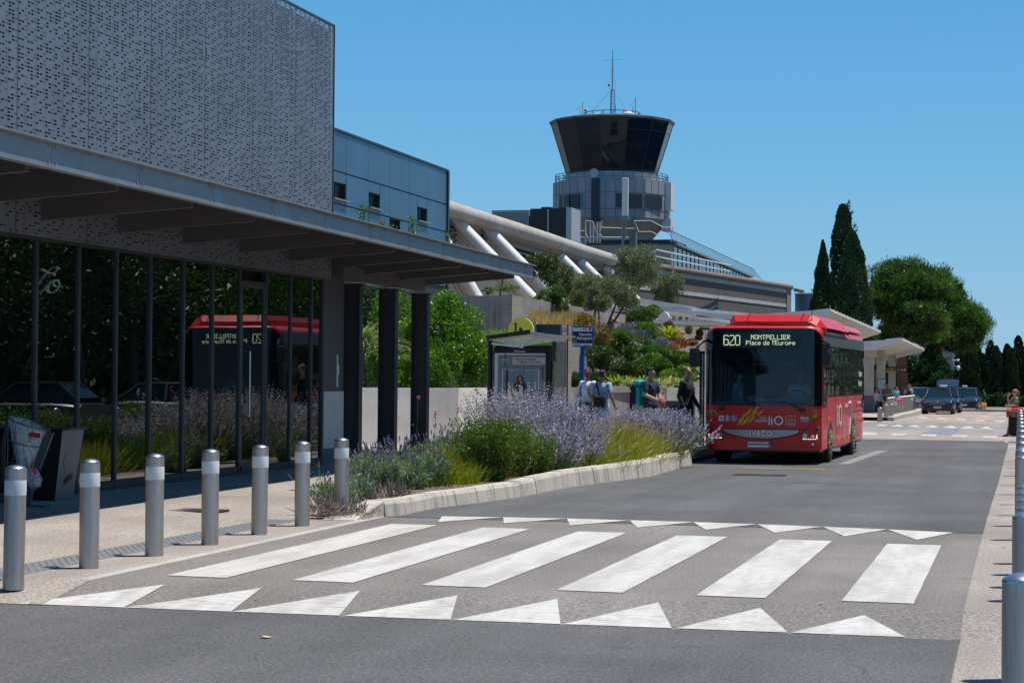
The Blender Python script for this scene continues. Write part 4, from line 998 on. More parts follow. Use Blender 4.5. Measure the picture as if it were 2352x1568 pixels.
# strap-leaved plants behind the columns
def strap(name, Y, x, y, n, ln, mat, label, cat='plant', seed=0, width=.05, droop=1.0, group=None, spread=1.0, up=1.0):
    c = PY(x, y, Y); e = empty(name, tuple(c), 0, label, cat, group); r = np.random.default_rng(seed); mb = MB()
    for i in range(n):
        a = r.uniform(0, 6.283); el = r.uniform(.25, 1.35)*up; L = ln*r.uniform(.65, 1.1); w = width*r.uniform(.7, 1.2)
        d = Vector((math.cos(a)*spread, math.sin(a)*spread, 0)); s = Vector((-math.sin(a), math.cos(a), 0)); pts = []
        K = 7
        for k in range(K+1):
            t = k/K; rad = L*t*math.cos(el)*(1+.15*t); z = L*(t*math.sin(el)-droop*.42*t*t*t)
            pts.append((d*rad+Vector((0, 0, z)), w*(1-t**3)*(.5+.5*min(1, t*4))))
        n0 = len(mb.v)
        for p, ww in pts: mb.v += [tuple(p-s*ww/2), tuple(p+s*ww/2+Vector((0, 0, .004)))]
        for k in range(K): mb.add((n0+2*k, n0+2*k+1, n0+2*k+3, n0+2*k+2))
    mb.build('leaves', mat, e, fix=False); return e
L_STRAP = leafmat('leaf_strap', (.10, .15, .05), (.28, .33, .13), scale=2, trans=.3)
strap('dracaena', 50.5, 832, 800, 150, 1.35, L_STRAP, 'spiky strap-leaved palm between the first two canopy columns', 'palm', 3, .045, 1.1)
strap('dracaena', 51.5, 890, 830, 90, 1.1, L_STRAP, 'spiky strap-leaved palm between the second and third canopy columns', 'palm', 4, .045, 1.1)
mb = MB(); mb.tube([PY(832, 800, 50.5), PY(826, 900, 50.5)], .09, 8); o = mb.build('stump', BARK); tag(o, 'short bare palm trunk below the spiky leaves behind the first column', 'trunk')
# ---- cypress and pines at the back
def conifer(name, Y, x, ytop, ybase, wpx, n, label, seed, mat=L_CYP, lean=0, group=None, power=.75, size=.16, wisps=0, yb0=None):
    top = PY(x+lean, ytop, Y); bot = PY(x, ybase, Y); H = top.z-bot.z; k = 1/PPM(bot); Rm = wpx*k/2
    r = np.random.default_rng(seed); t = r.random(n)**1.15
    prof = np.minimum(1, (1-t)**power*1.15)*np.minimum(1, .55+t*3.2)
    a = r.uniform(0, 2*np.pi, n); ph = r.uniform(0, 6, 4)
    lump = 1+.13*np.sin(a*3+t*19+ph[0])+.1*np.sin(a*5-t*33+ph[1])+r.normal(0, .05, n)
    rad = Rm*prof*lump*(.72+.28*r.random(n)**.5)
    P = np.stack([rad*np.cos(a)+(top.x-bot.x)*t**1.5, rad*np.sin(a), t*H], 1)
    ax = unit(np.stack([np.cos(a)*.35, np.sin(a)*.35, np.ones(n)], 1)+r.normal(0, .28, (n, 3))); bb = unit(np.cross(ax, r.normal(size=(n, 3))))
    s = size*r.uniform(.7, 1.5, n)[:, None]
    if wisps:
        m = wisps*60; w = r.integers(0, wisps, m); wt = np.linspace(.45, .98, wisps)[w]; wa = r.uniform(-1.1, 1.1, wisps)[w]; u = r.random(m)
        rr = Rm*np.minimum(1, (1-wt)**power*1.15)*(.8+u*.75)
        P = np.concatenate([P, np.stack([rr*np.cos(wa)+(top.x-bot.x)*wt**1.5+r.normal(0, .05, m), rr*np.sin(wa)+r.normal(0, .05, m), wt*H+u*.5+r.normal(0, .06, m)], 1)])
        ax2 = unit(r.normal(0, .4, (m, 3))+np.array([.5, 0, 1])); ax = np.concatenate([ax, ax2]); bb = np.concatenate([bb, unit(np.cross(ax2, r.normal(size=(m, 3))))]); s = np.concatenate([s, size*r.uniform(.5, 1, m)[:, None]])
    e = empty(name, tuple(bot), 0, label, 'tree', group); leafmesh('crown', P, ax*s*.5, bb*s*.5*.55, mat, e)
    mb = MB(); mb.tube([(0, 0, -bot.z-.3), (0, 0, H*.5), ((top.x-bot.x)*.8, 0, H*.85)], [.2, .12, .03], 7); mb.build('trunk', BARK, e); return e
conifer('cypress_tree', 138, 1890, 552, 860, 76, 20000, 'shorter leftmost dark cypress beside the round tank', 11, group='three tall cypresses')
conifer('cypress_tree', 143, 1934, 470, 860, 66, 22000, 'tallest ragged cypress with wispy top', 12, group='three tall cypresses', wisps=20, power=.34, lean=2)
conifer('cypress_tree', 136, 1962, 530, 870, 92, 26000, 'tall cypress in front, right of the tallest one', 13, group='three tall cypresses', power=.5, lean=-4, mat=leafmat('leaf_cypress_light', (.012, .04, .016), (.035, .085, .028), scale=1.0, trans=.12, rough=.6))
row = [(2213, 770, 34), (2243, 778, 26), (2272, 782, 24), (2290, 795, 26), (2312, 790, 26), (2341, 772, 28), (2230, 800, 34), (2258, 812, 24), (2300, 812, 24), (2325, 800, 24), (2365, 790, 28)]
names = ['first cypress of the far row, next to the pine', 'second tall cypress of the far row', 'cypress with a bent tip in the far row', 'narrow cypress near the middle of the far row', 'pointed cypress in the right half of the far row', 'tallest cypress at the right end of the far row', 'lower cypress filling behind the first ones of the far row', 'short cypress between the third and second of the far row', 'short cypress in the middle of the far row', 'short cypress just left of the tallest end one', 'cypress cut by the right edge of the picture']
for i, (x, yt, w) in enumerate(row):
    conifer('cypress_tree', 176+(i % 3)*2.5, x, yt, 948, w*1.5, 5000, names[i], 20+i, lean=(3 if i == 2 else -2 if i % 2 else 1), group='far row of slim cypresses', power=.42, size=.2)
bush('dark_hedge', blobs_px(172, [(2200+18*i, 925, 16, 24) for i in range(10)]), 9000, .22, L_DARK, 'dark continuous hedge at the foot of the far cypress row', 'hedge', 40)
# umbrella pines
def pine(name, Y, crown, trunkpts, n, label, seed, size=.30):
    r = np.random.default_rng(seed); bl = []
    for (x, y, rx, ry, dz) in crown:
        c = PY(x, y, Y+dz); k = 1/PPM(c); bl.append((c.x, c.y, c.z, rx*k, rx*k*.9, ry*k))
    # break every big lobe into many small tufts clumps lying on its surface
    sub = []
    for b in bl:
        m = int(18+34*b[3]*b[5]/4)
        d = unit(r.normal(size=(m, 3))); d *= r.uniform(.66, 1.12, (m, 1)); d[:, 2] = np.where(d[:, 2] < -.35, -d[:, 2]*.6, d[:, 2])
        for q in d:
            s = r.uniform(.45, .95); sub.append((b[0]+q[0]*b[3]*.86, b[1]+q[1]*b[4]*.86, b[2]+q[2]*b[5]*.82, s, s, s*.72))
    base = trunkpts[0][0][0]; B0 = np.array(base)
    loc = np.array(sub); loc[:, :3] -= B0
    P, A, B = cloud(r, loc, n, size, aspect=.16, shell=.35, lump=.1, up=.75, out=.5)
    e = empty(name, tuple(base), 0, label, 'tree'); leafmesh('crown', P, A, B, L_PINE, e)
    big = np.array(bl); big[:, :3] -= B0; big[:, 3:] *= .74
    P, A, B = cloud(r, big, n//5, size*1.5, aspect=.5, shell=.5, lump=.1); leafmesh('inner_foliage', P, A, B, L_DARK, e)  # inner leaves coloured darker to stand in for shade inside the crown
    for pts, r0, r1 in trunkpts:
        mb = MB(); pts = [Vector(q)-base for q in pts]; k = len(pts); mb.tube(pts, [r0+(r1-r0)*i/(k-1) for i in range(k)], 9); mb.build('trunk' if r0 > .2 else 'branch', M('pine_bark', (.20, .10, .065), .9, var=.4, scale=5), e, smooth=True)
Yp = 145
pine('umbrella_pine', Yp, [(2085, 665, 92, 66, 0), (2040, 655, 45, 50, 1), (2130, 660, 60, 55, 1), (2100, 720, 85, 45, -1), (2050, 705, 50, 45, -1), (2080, 628, 60, 36, 0), (2030, 690, 34, 60, 0), (2085, 755, 62, 24, 0), (2140, 745, 40, 24, 0), (2120, 775, 40, 16, 2), (2050, 770, 34, 18, 2)],
     [(T(Yp, (2076, 940), (2072, 860), (2066, 800), (2068, 760)), .42, .28), (T(Yp, (2066, 800), (2090, 775), (2110, 750)), .16, .08), (T(Yp, (2050, 830), (2062, 780), (2050, 730)), .15, .08)], 60000, 'big umbrella pine with broad bright crown behind the white canopies', 50)
pine('umbrella_pine', Yp+8, [(2175, 690, 62, 58, 0), (2225, 740, 48, 50, 0), (2190, 740, 60, 50, 0), (2150, 650, 40, 32, 0), (2243, 755, 30, 40, -1), (2200, 790, 44, 26, 0), (2160, 715, 56, 50, -1), (2165, 775, 44, 24, -2), (2225, 775, 36, 30, -1)],
     [(T(Yp+8, (2150, 935), (2140, 860), (2160, 800), (2190, 740)), .34, .16), (T(Yp+8, (2150, 800), (2110, 790), (2100, 770)), .14, .07)], 40000, 'second umbrella pine, lower and to the right of the big one', 51)
conifer('fir_tree', 150, 2142, 782, 940, 118, 16000, 'dark bushy fir below the pines behind the blue taxi', 52, mat=leafmat('leaf_fir', (.008, .03, .016), (.028, .075, .035), scale=1.2), power=.8, size=.3)
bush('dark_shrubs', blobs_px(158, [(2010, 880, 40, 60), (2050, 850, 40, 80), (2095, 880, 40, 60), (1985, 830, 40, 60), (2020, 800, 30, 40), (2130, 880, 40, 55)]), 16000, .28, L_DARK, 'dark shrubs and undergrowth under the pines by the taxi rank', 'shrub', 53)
# ---- garden on the terraces
def gb(x, y, rx, ry, Y, mat, label, n=3500, size=.07, name='shrub', cat='shrub', seed=0, extra=(), trunk=None, **kw):
    return bush(name, blobs_px(Y, [(x, y, rx, ry)]+list(extra)), n, size, mat, label, cat, seed or int(x+y), trunk=trunk, **kw)
def tr(Y, *paths): return [([PY(x, y, Y) for x, y in p], r0, r1) for p, r0, r1 in paths]
# olive trees
gb(1460, 610, 50, 42, 92, L_OLIVE, 'tall round grey green olive tree in front of the roof tube', 13000, .10, 'olive_tree', 'tree', lump=.3, extra=[(1440, 590, 28, 24), (1480, 630, 36, 34), (1450, 640, 40, 26)], trunk=tr(92, ([(1436, 728), (1442, 690), (1455, 650)], .11, .05), ([(1444, 690), (1465, 670), (1475, 640)], .07, .03)), shell=.55)
gb(1535, 655, 33, 36, 96, L_OLIVE, 'smaller round olive tree against the banded facade', 8000, .10, 'olive_tree', 'tree', extra=[(1520, 670, 24, 26)], trunk=tr(96, ([(1528, 735), (1530, 700), (1535, 665)], .08, .04)), shell=.55)
gb(1375, 655, 55, 30, 86, L_OLIVE, 'wide grey olive crown behind the two small olives', 9000, .09, 'olive_tree', 'tree', extra=[(1350, 650, 30, 26), (1405, 665, 34, 28)], trunk=tr(86, ([(1385, 740), (1380, 700), (1372, 670)], .08, .04)), shell=.5)
gb(1372, 686, 30, 26, 72, L_OLIVE, 'small round olive tree on a straight stem above the bus stop sign', 7000, .065, 'olive_tree', 'tree', trunk=tr(72, ([(1363, 775), (1364, 735), (1370, 700)], .07, .04), ([(1375, 770), (1376, 735), (1374, 705)], .05, .03)), shell=.6)
gb(1440, 682, 30, 25, 74, L_OLIVE, 'leaning olive tree with forked dark stems right of the straight one', 7000, .065, 'olive_tree', 'tree', extra=[(1425, 675, 22, 20), (1448, 695, 20, 18)], trunk=tr(74, ([(1384, 770), (1400, 735), (1418, 690)], .07, .03), ([(1390, 765), (1412, 735), (1432, 705), (1438, 690)], .06, .03)), shell=.6)
# pine clouds near the retaining wall corner
gb(1252, 683, 26, 16, 70, L_MID, 'cloud pruned shrub with stacked pads in front of the white struts', 6500, .07, 'cloud_pruned_tree', 'tree', extra=[(1240, 692, 18, 14), (1282, 672, 18, 18), (1290, 700, 18, 16), (1272, 690, 14, 10), (1292, 722, 16, 14)], trunk=tr(70, ([(1243, 740), (1245, 710), (1240, 695)], .05, .03), ([(1262, 735), (1280, 700), (1285, 680)], .06, .03)), shell=.5)
gb(1275, 630, 36, 28, 98, L_BOX, 'dark green shrub rising between the white struts', 8000, .12, extra=[(1290, 660, 30, 34), (1240, 600, 30, 18), (1230, 618, 26, 24), (1262, 600, 26, 20), (1310, 640, 20, 30)], shell=.5)
gb(1325, 680, 20, 30, 88, leafmat('leaf_goldgreen', (.09, .10, .02), (.2, .2, .04)), 'yellowish shrub left of the wide olive', 3500, .09, extra=[(1338, 690, 16, 24)])
for i, (x, y, w, h) in enumerate(((1148, 660, 16, 10), (1122, 668, 12, 8), (1175, 662, 18, 8))): gb(x, y, w, h, 68, L_MID, ['sparse leafy twigs on top of the concrete wall below the canopy tip', 'low sprigs on the left end of the concrete wall top', 'small bush on the wall top beside the white strut base'][i], 350, .07, trunk=tr(68, ([(x, 682), (x+3, 660), (x+8, 640)], .04, .02)) if i == 0 else None)
# dry grass bank
L_DRY = leafmat('dry_grass', (.32, .22, .11), (.56, .43, .26), scale=2.5, trans=.3)
def tuft(name, Y, x, y, n, h, spread, mat, label, cat='grass', seed=0, tip=None, w=.012, cl=1, lean=.25, group=None):
    """a clump of upright blades"""
    c = PY(x, y, Y); r = np.random.default_rng(seed+int(x)); e = empty(name, tuple(c), 0, label, cat, group)
    P0 = np.stack([r.normal(0, spread*.45, n), r.normal(0, spread*.45, n), np.zeros(n)], 1)
    d = unit(np.stack([P0[:, 0]*lean/spread*1.2+r.normal(0, lean*.6, n), P0[:, 1]*lean/spread*1.2+r.normal(0, lean*.6, n), np.ones(n)], 1)); L = h*r.uniform(.45, 1.1, n)[:, None]
    sd = unit(np.cross(d, r.normal(size=(n, 3))))
    leafmesh('blades', P0+d*L*.5, d*L*.5, sd*w, mat, e)
    if tip:
        m = n//tip[2]; i = r.choice(n, m, replace=False); T_ = P0[i]+d[i]*L[i]*1.0
        leafmesh('seed_heads', T_, d[i]*tip[1], sd[i]*tip[1]*.3, tip[0], e)
    return e
for i, (x, y, Y) in enumerate(((1200, 720, 68), (1232, 735, 67), (1262, 745, 66), (1290, 748, 66), (1300, 735, 70), (1222, 705, 70), (1318, 742, 67))):
    tuft('dry_grass', Y, x, y+8, 700, .52, .6, L_DRY, ['straw coloured grass at the foot of the tall concrete wall', 'dry grass clump left of the cloud pruned tree', 'dry grass clump under the cloud pruned tree', 'dry grass clump right of the cloud pruned tree', 'dry grass further back beside the wall', 'pale dry grass against the wall stain', 'dry grass above the bus stop sign'][i], seed=i, group='dry grass on the bank')
tuft('dry_grass', 63, 1290, 785, 900, .6, .9, L_DRY, 'dry grass on the lower terrace behind the blue stop sign', seed=9)
gb(1348, 738, 22, 18, 66, L_BRN, 'rusty brown shrub above the stop sign', 3000, .07, extra=[(1330, 745, 18, 14)])
gb(1378, 760, 22, 18, 63, L_BRN, 'olive brown shrub under the small olive trees', 2600, .06, extra=[(1365, 775, 20, 16), (1392, 775, 16, 16)])
# clipped shrubs (x, y, rx, ry, Y, material, label)
for i, q in enumerate([
    (1445, 848, 24, 17, 61.2, L_BOX, 'dark clipped dome left of the glossy bright shrub', []), (1400, 868, 26, 14, 60.9, L_BOX, 'low dark dome behind the strap leaved clumps', []), (1520, 842, 26, 20, 62.5, L_MID, 'clipped green dome left of the bus mirror', []),
    (1360, 818, 44, 26, 62, L_BOX, 'large flat topped clipped shrub behind the blue bus stop pole', [(1400, 830, 34, 26), (1385, 812, 34, 20), (1340, 812, 20, 14)]),
    (1420, 855, 22, 18, 61.5, L_BOX, 'small rounded clipped pad right of the large flat topped shrub', [(1435, 848, 16, 14)]),
    (1372, 778, 30, 14, 64, L_BOX, 'clipped shrub above the flat topped one', [(1395, 785, 24, 14)]),
    (1319, 873, 17, 20, 60.5, L_MID, 'small round green bush left of the bus stop pole', [(1310, 880, 10, 14)]),
    (1368, 870, 30, 14, 61, L_BOX, 'dark low shrub behind the heads of the two men', []),
    (1482, 762, 28, 22, 70, L_HEDGE, 'bright green ball tree on a short stem', [(1484, 775, 24, 16)]),
    (1430, 800, 30, 30, 66, L_MID, 'loose light green shrub in the middle of the garden', [(1410, 790, 24, 24), (1450, 815, 22, 26), (1425, 770, 22, 18)]),
    (1490, 845, 34, 28, 63, L_HEDGE, 'large glossy bright shrub behind the man with the backpack', [(1470, 850, 24, 24), (1512, 855, 20, 24), (1500, 825, 26, 16)]),
    (1510, 810, 28, 18, 66, L_MID, 'dark green mound left of the orange shrub', [(1490, 805, 18, 14)]),
    (1556, 825, 28, 20, 67, L_MID, 'green clipped mound right of the glossy shrub', [(1540, 832, 18, 16)]),
    (1548, 858, 32, 12, 62, L_HEDGE, 'low bright hedge beside the bus mirror', [(1575, 850, 20, 16), (1590, 862, 20, 14)]),
    (1580, 835, 20, 24, 64, L_HEDGE, 'bright shrub hidden behind the bus mirror arm', []),
    (1535, 754, 14, 17, 74, L_RED, 'reddish round shrub under the perforated beam', []),
    (1607, 765, 8, 9, 80, L_RED, 'tiny round reddish bush near the bus roof', [(1605, 775, 8, 6)]),
    (1582, 757, 8, 10, 78, L_OLIVE, 'thin sparse bush in front of the concrete posts', []),
    (1588, 786, 14, 8, 74, L_RED, 'brownish flat shrub right of the orange one', []),
    (1480, 722, 30, 22, 84, L_MID, 'leafy shrub below the perforated white beam', [(1455, 725, 20, 16), (1500, 712, 18, 12)])]):
    x, y, rx, ry, Y, m, lab, ex = q
    trk = None
    if i == 3: trk = tr(62, ([(1372, 885), (1385, 860), (1378, 840)], .09, .05), ([(1376, 875), (1400, 862), (1425, 855)], .05, .03), ([(1372, 880), (1362, 850), (1355, 832)], .05, .03), ([(1385, 862), (1395, 845), (1398, 830)], .05, .03))
    if i == 8: trk = tr(70, ([(1482, 800), (1482, 780)], .05, .04))
    gb(x, y, rx, ry, Y, m, lab, int(2200+9*rx*ry), .055 if Y < 66 else .065, seed=60+i, extra=ex, shell=.72 if i in (9, 19) else .84, lump=.08 if i not in (9, 19) else .14, frag=1 if i in (9, 19) else 0, trunk=trk, name='ball_tree' if i == 8 else 'shrub', cat='tree' if i == 8 else 'shrub')
for i, (x, y, Y) in enumerate(((1545, 795, 71), (1568, 790, 72), (1555, 775, 73))): gb(x, y, 15, 10, Y, L_ORG, ['orange red shrub under the cycad', 'orange shrub left of the bus roof', 'small orange shrub behind the cycad'][i], 900, .08, seed=90+i, shell=.3)
strap('cycad', 72, 1540, 785, 60, 1.0, L_YEL, 'yellow green cycad with arching fronds beside the orange shrub', 'palm', 8, .11, .7)
L_AGA = leafmat('leaf_agapanthus', (.14, .20, .03), (.38, .42, .12), scale=4, trans=.3)
for i, (x, y, Y) in enumerate(((1420, 886, 60.2), (1440, 886, 60.4), (1455, 887, 60.2), (1475, 884, 60.6), (1495, 885, 60.4), (1515, 886, 60.3), (1540, 886, 60.6), (1405, 888, 60.1), (1558, 886, 60.6))):
    strap('agapanthus', Y, x, y, 46, .55, L_AGA, ['yellow green strap leaves right behind the patterned shirt', 'strap leaved clump left of the backpack', 'strap leaved clump touching the backpack', 'strap leaved clump above the backpack', 'strap leaved clump behind the head of the backpack man', 'strap leaved clump right of the backpack man', 'strap leaved clump midway to the man in black', 'strap leaved clump at the left end of the flower row', 'strap leaved clump just left of the man in black'][i], 'plant', 100+i, .04, 1.0, 'strap leaved plants along the garden wall')
# purple flowered shrubs in the garden
L_LAVF = leafmat('flower_blue', (.10, .085, .24), (.26, .23, .44), scale=5, trans=.2)
for i, (x, y, Y) in enumerate(((1440, 757, 70), (1522, 795, 68), (1462, 772, 69))):
    tuft('catmint', Y, x, y+14, 260, .42, .4, leafmat('leaf_greygreen', (.07, .11, .05), (.16, .2, .1)), ['wispy lavender blue shrub in the middle of the garden', 'lavender blue flowers below the cycad', 'blue flowered shrub left of the ball tree'][i], 'shrub', 120+i, tip=(L_LAVF, .07, 2))
# ================================================================ roadside flower bed
L_STEM = leafmat('stem_greygreen', (.10, .15, .07), (.22, .27, .13), scale=4, trans=.15)
L_SAGEF = leafmat('sage_flower', (.25, .21, .40), (.50, .45, .68), scale=9, trans=.25, c3=(.74, .70, .84))
L_LAVH = leafmat('lavender_flower', (.13, .11, .25), (.27, .24, .42), scale=9, trans=.2)
L_SANT = leafmat('lavender_leaf', (.11, .18, .11), (.27, .35, .23), scale=5, trans=.2)
L_WOOD = leafmat('dead_twigs', (.16, .11, .09), (.38, .32, .28), scale=8, trans=0)
L_ROSE = leafmat('rosemary_leaf', (.045, .09, .018), (.15, .23, .04), scale=4, trans=.2)
def spikes(name, X, Y, z, n, h, rad, label, cat, seed, stem=L_STEM, flower=L_SAGEF, leaf=None, fl=.28, fw=.012, leafn=0, leafh=.4, lean=.45, leafw=.004, leafl=.04, twist=0, spr=.0):
    """stems fanning out of a crown, each ending in a flower spike made of whorls"""
    r = np.random.default_rng(seed); e = empty(name, (X, Y, z), 0, label, cat)
    a = r.uniform(0, 6.283, n); el = np.abs(r.normal(0, lean, n)); el = np.minimum(el, 1.15)
    p0 = np.stack([np.cos(a)*rad*.5*r.random(n), np.sin(a)*rad*.5*r.random(n), np.zeros(n)], 1)
    d = np.stack([np.cos(a)*np.sin(el), np.sin(a)*np.sin(el), np.cos(el)], 1); L = (h*r.uniform(.55, 1.08, n)/np.maximum(.55, np.cos(el)*.3+.75))[:, None]
    sd = unit(np.cross(d, r.normal(size=(n, 3)))); bend = np.stack([np.zeros(n), np.zeros(n), .12*np.sin(el)*L[:, 0]], 1)
    mid = p0+d*L*.5-bend*.4; tip = p0+d*L+bend*.6
    segs = [((p0+mid)/2, (mid-p0)/2*1.04), ((mid+tip)/2, (tip-mid)/2*1.04)]
    leafmesh('stems', np.concatenate([s[0] for s in segs]), np.concatenate([s[1] for s in segs]), np.concatenate([sd, sd])*.0045, stem, e)
    K = 9; Ps, As, Bs = [], [], []; td = unit(tip-mid)
    for k in range(K):
        t = k/(K-1); q = tip-td*(fl*h*t)[..., None] if np.ndim(fl) else tip-td*(fl*h*t)
        w = fw*(.5+1.0*np.sin(np.pi*min(1, .18+.75*t)))
        for m in range(2):
            ax = unit(td+r.normal(0, .7, (n, 3))); b = unit(np.cross(ax, r.normal(size=(n, 3))))
            Ps.append(q+r.normal(0, fw*.35, (n, 3))); As.append(ax*w*1.25); Bs.append(b*w*.85)
    leafmesh('flowers', np.concatenate(Ps), np.concatenate(As), np.concatenate(Bs), flower, e)
    if leafn:
        i = r.integers(0, n, leafn); t = r.random(leafn)**.8*leafh; q = p0[i]+(tip-p0)[i]*t[:, None]+r.normal(0, .03+spr, (leafn, 3))
        ax = unit(d[i]*.9+r.normal(0, .5, (leafn, 3))); b = unit(np.cross(ax, r.normal(size=(leafn, 3))))
        s = r.uniform(.6, 1.4, leafn)[:, None]; leafmesh('leaves', q, ax*leafl*s*.5, b*leafw*s, leaf or stem, e)
    return e
def at(x, y, z=.10): p = G(x, y, z); return p.x, p.y
# grey green lavender, four clumps near the kerb end
def lav(x, y, h, rad, n, label, seed, fl=.10, leafn=7000, **k):
    X, Y = at(x, y); spikes('lavender_bush', X, Y, .03, n, h, rad, label, 'lavender', seed, flower=L_LAVH, leaf=L_SANT, fl=fl, fw=.009, leafn=int(leafn*1.5), leafh=.7, leafl=.075, leafw=.006, lean=.42, spr=.01, **k)
lav(765, 1165, .62, .25, 26, 'sparse lavender bush around the foot of the last bollard', 201, leafn=4500)
lav(822, 1150, .50, .30, 24, 'low grey lavender right of the last bollard, with dead wood', 202, leafn=6500)
lav(868, 1132, .78, .35, 90, 'lavender bush with tall thin flower stems right of the bollards', 203, leafn=14000)
lav(915, 1120, .82, .40, 110, 'grey green lavender bush in the middle of the near clump', 204, leafn=16000)
lav(975, 1112, .72, .40, 60, 'dense grey green lavender next to the yellow grass', 205, leafn=17000)
lav(1000, 1080, .75, .40, 70, 'lavender with long violet stems in front of the third column', 206, leafn=12000)
lav(850, 1090, .6, .40, 50, 'back row lavender below the second canopy column', 207, leafn=9000)
lav(1035, 1062, .9, .35, 50, 'thin lavender stems in front of the white wall', 208, leafn=5000)
def twigs(x, y, h, rad, n, label, seed):
    X, Y = at(x, y); r = np.random.default_rng(seed); e = empty('dead_twigs', (X, Y, .03), 0, label, 'dead twigs', 'dead wood under the lavender')
    a = r.uniform(0, 6.283, n); el = r.uniform(.1, 1.5, n); d = np.stack([np.cos(a)*np.sin(el), np.sin(a)*np.sin(el), np.cos(el)], 1); L = h*r.uniform(.3, 1, n)[:, None]
    p0 = r.normal(0, rad*.5, (n, 3)); p0[:, 2] = np.abs(p0[:, 2])*.4; sd = unit(np.cross(d, r.normal(size=(n, 3)))); leafmesh('twigs', p0+d*L*.5, d*L*.5, sd*.006, L_WOOD, e)
twigs(750, 1172, .3, .25, 500, 'bare grey twigs left of the last bollard', 1); twigs(842, 1152, .25, .18, 450, 'whitish dead twigs by the sloping kerb stone', 2); twigs(905, 1138, .3, .2, 450, 'dead grey twigs between two lavender bushes behind the kerb', 3); twigs(815, 1172, .2, .2, 350, 'brown litter twigs between bollard and kerb end', 4)
# yellow grasses and weeds
def blades(x, y, n, h, sp, mat, label, seed, tip=None, w=.006, z=.03, lean=.4, name='grass_clump', group='tufts of grass in the flower bed', cat='grass'):
    X, Y = at(x, y, z); r = np.random.default_rng(seed); e = empty(name, (X, Y, z), 0, label, cat, group)
    P0 = np.stack([r.normal(0, sp*.5, n), r.normal(0, sp*.6, n), np.zeros(n)], 1)
    d = unit(np.stack([P0[:, 0]*lean/sp+r.normal(0, lean*.5, n), P0[:, 1]*lean/sp+r.normal(0, lean*.5, n), np.ones(n)], 1)); L = h*r.uniform(.35, 1.1, n)[:, None]; sd = unit(np.cross(d, r.normal(size=(n, 3))))
    mid = P0+d*L*.55; tp_ = mid+unit(d+np.array([0, 0, -.35])+r.normal(0, .2, (n, 3)))*L*.45
    leafmesh('blades', np.concatenate([(P0+mid)/2, (mid+tp_)/2]), np.concatenate([(mid-P0)/2*1.05, (tp_-mid)/2*1.05]), np.concatenate([sd*w, sd*w*.7]), mat, e)
    if tip:
        for tm, ts, tn in tip:
            i = r.choice(n, n//tn, replace=False); leafmesh('flower_heads', tp_[i]+r.normal(0, .01, (len(i), 3)), unit(d[i]+r.normal(0, .5, (len(i), 3)))*ts, sd[i]*ts*.45, tm, e)
PINKF = M('pink_flower', (.62, .10, .18), .6, var=.3, scale=20); CREAM = M('cream_seed', (.62, .55, .42), .8, var=.2, scale=20)
blades(1045, 1118, 1500, .42, .3, L_YEL, 'bright yellow grass beside the dense lavender', 301, w=.006)
blades(1085, 1110, 1500, .45, .35, leafmat('weed_orange', (.22, .13, .02), (.42, .30, .05), scale=4, c3=(.5, .2, .05)), 'orange brown weeds left of the rosemary', 302, tip=[(L_ORG, .02, 4)], w=.005)
blades(1075, 1090, 900, .6, .35, L_YEL, 'tall thin yellow weeds behind the kerb', 303, tip=[(PINKF, .018, 14)], w=.004)
blades(1110, 1108, 700, .3, .25, L_BRN, 'rusty weeds at the foot of the rosemary', 304)
blades(1195, 1098, 600, .28, .2, L_HEDGE, 'fresh green grass spilling over the kerb by the rosemary', 305)
# rosemary
def rose(x, y, h, rad, n, ln, label, seed):
    X, Y = at(x, y); spikes('rosemary_bush', X, Y, .03, n, h, rad, label, 'shrub', seed, stem=L_ROSE, flower=L_ROSE, leaf=L_ROSE, fl=.9, fw=.014, leafn=ln, leafh=.98, leafl=.05, leafw=.0065, lean=.27, spr=.018)
rose(1120, 1102, 1.05, .5, 420, 24000, 'dark green rosemary with upright shoots in front of the purple sage', 401)
rose(1165, 1092, .95, .5, 380, 20000, 'second rosemary bush leaning into the purple sage', 402)
rose(1220, 1088, .7, .5, 240, 14000, 'low rosemary under the purple sage near the kerb', 403)
rose(1560, 1042, .75, .35, 200, 9000, 'green bush at the bus end of the flower bed', 404)
# Russian sage: tall violet clouds
def sage(x, y, h, rad, n, label, seed, **k):
    X, Y = at(x, y); spikes('sage_bush', X, Y, .03, n, h, rad, label, 'sage', seed, fl=.36, fw=.014, leafn=int(n*9), leafh=.7, leafl=.05, leafw=.006, lean=.46, leaf=L_STEM, **k)
sage(1170, 1062, 1.45, .7, 420, 'tall violet sage in front of the bus shelter poster', 501)
sage(1235, 1068, 1.40, .7, 520, 'dense violet sage below the poster', 502)
sage(1290, 1072, 1.15, .6, 480, 'violet sage left of the yellow grass', 503)
sage(1215, 1045, 1.55, .6, 260, 'back row violet sage reaching over the poster edge', 504)
sage(1310, 1050, 1.15, .6, 320, 'violet sage below the man in the white shirt', 505)
sage(1430, 1046, .98, .6, 420, 'pale violet sage right of the men, over the yellow grass', 506)
sage(1480, 1044, 1.05, .7, 520, 'violet sage in front of the backpack man', 507)
sage(1530, 1048, 1.05, .7, 480, 'violet sage near the bus end of the bed', 508)
sage(1565, 1040, .85, .5, 260, 'last violet sage beside the man in black', 509)
sage(1270, 1082, .85, .5, 330, 'low violet sage spilling towards the kerb', 511)
sage(1325, 1074, .80, .5, 260, 'low violet sage meeting the yellow grass at the kerb', 512)
sage(1385, 1045, .85, .6, 150, 'thin violet sage behind the yellow grass', 510)
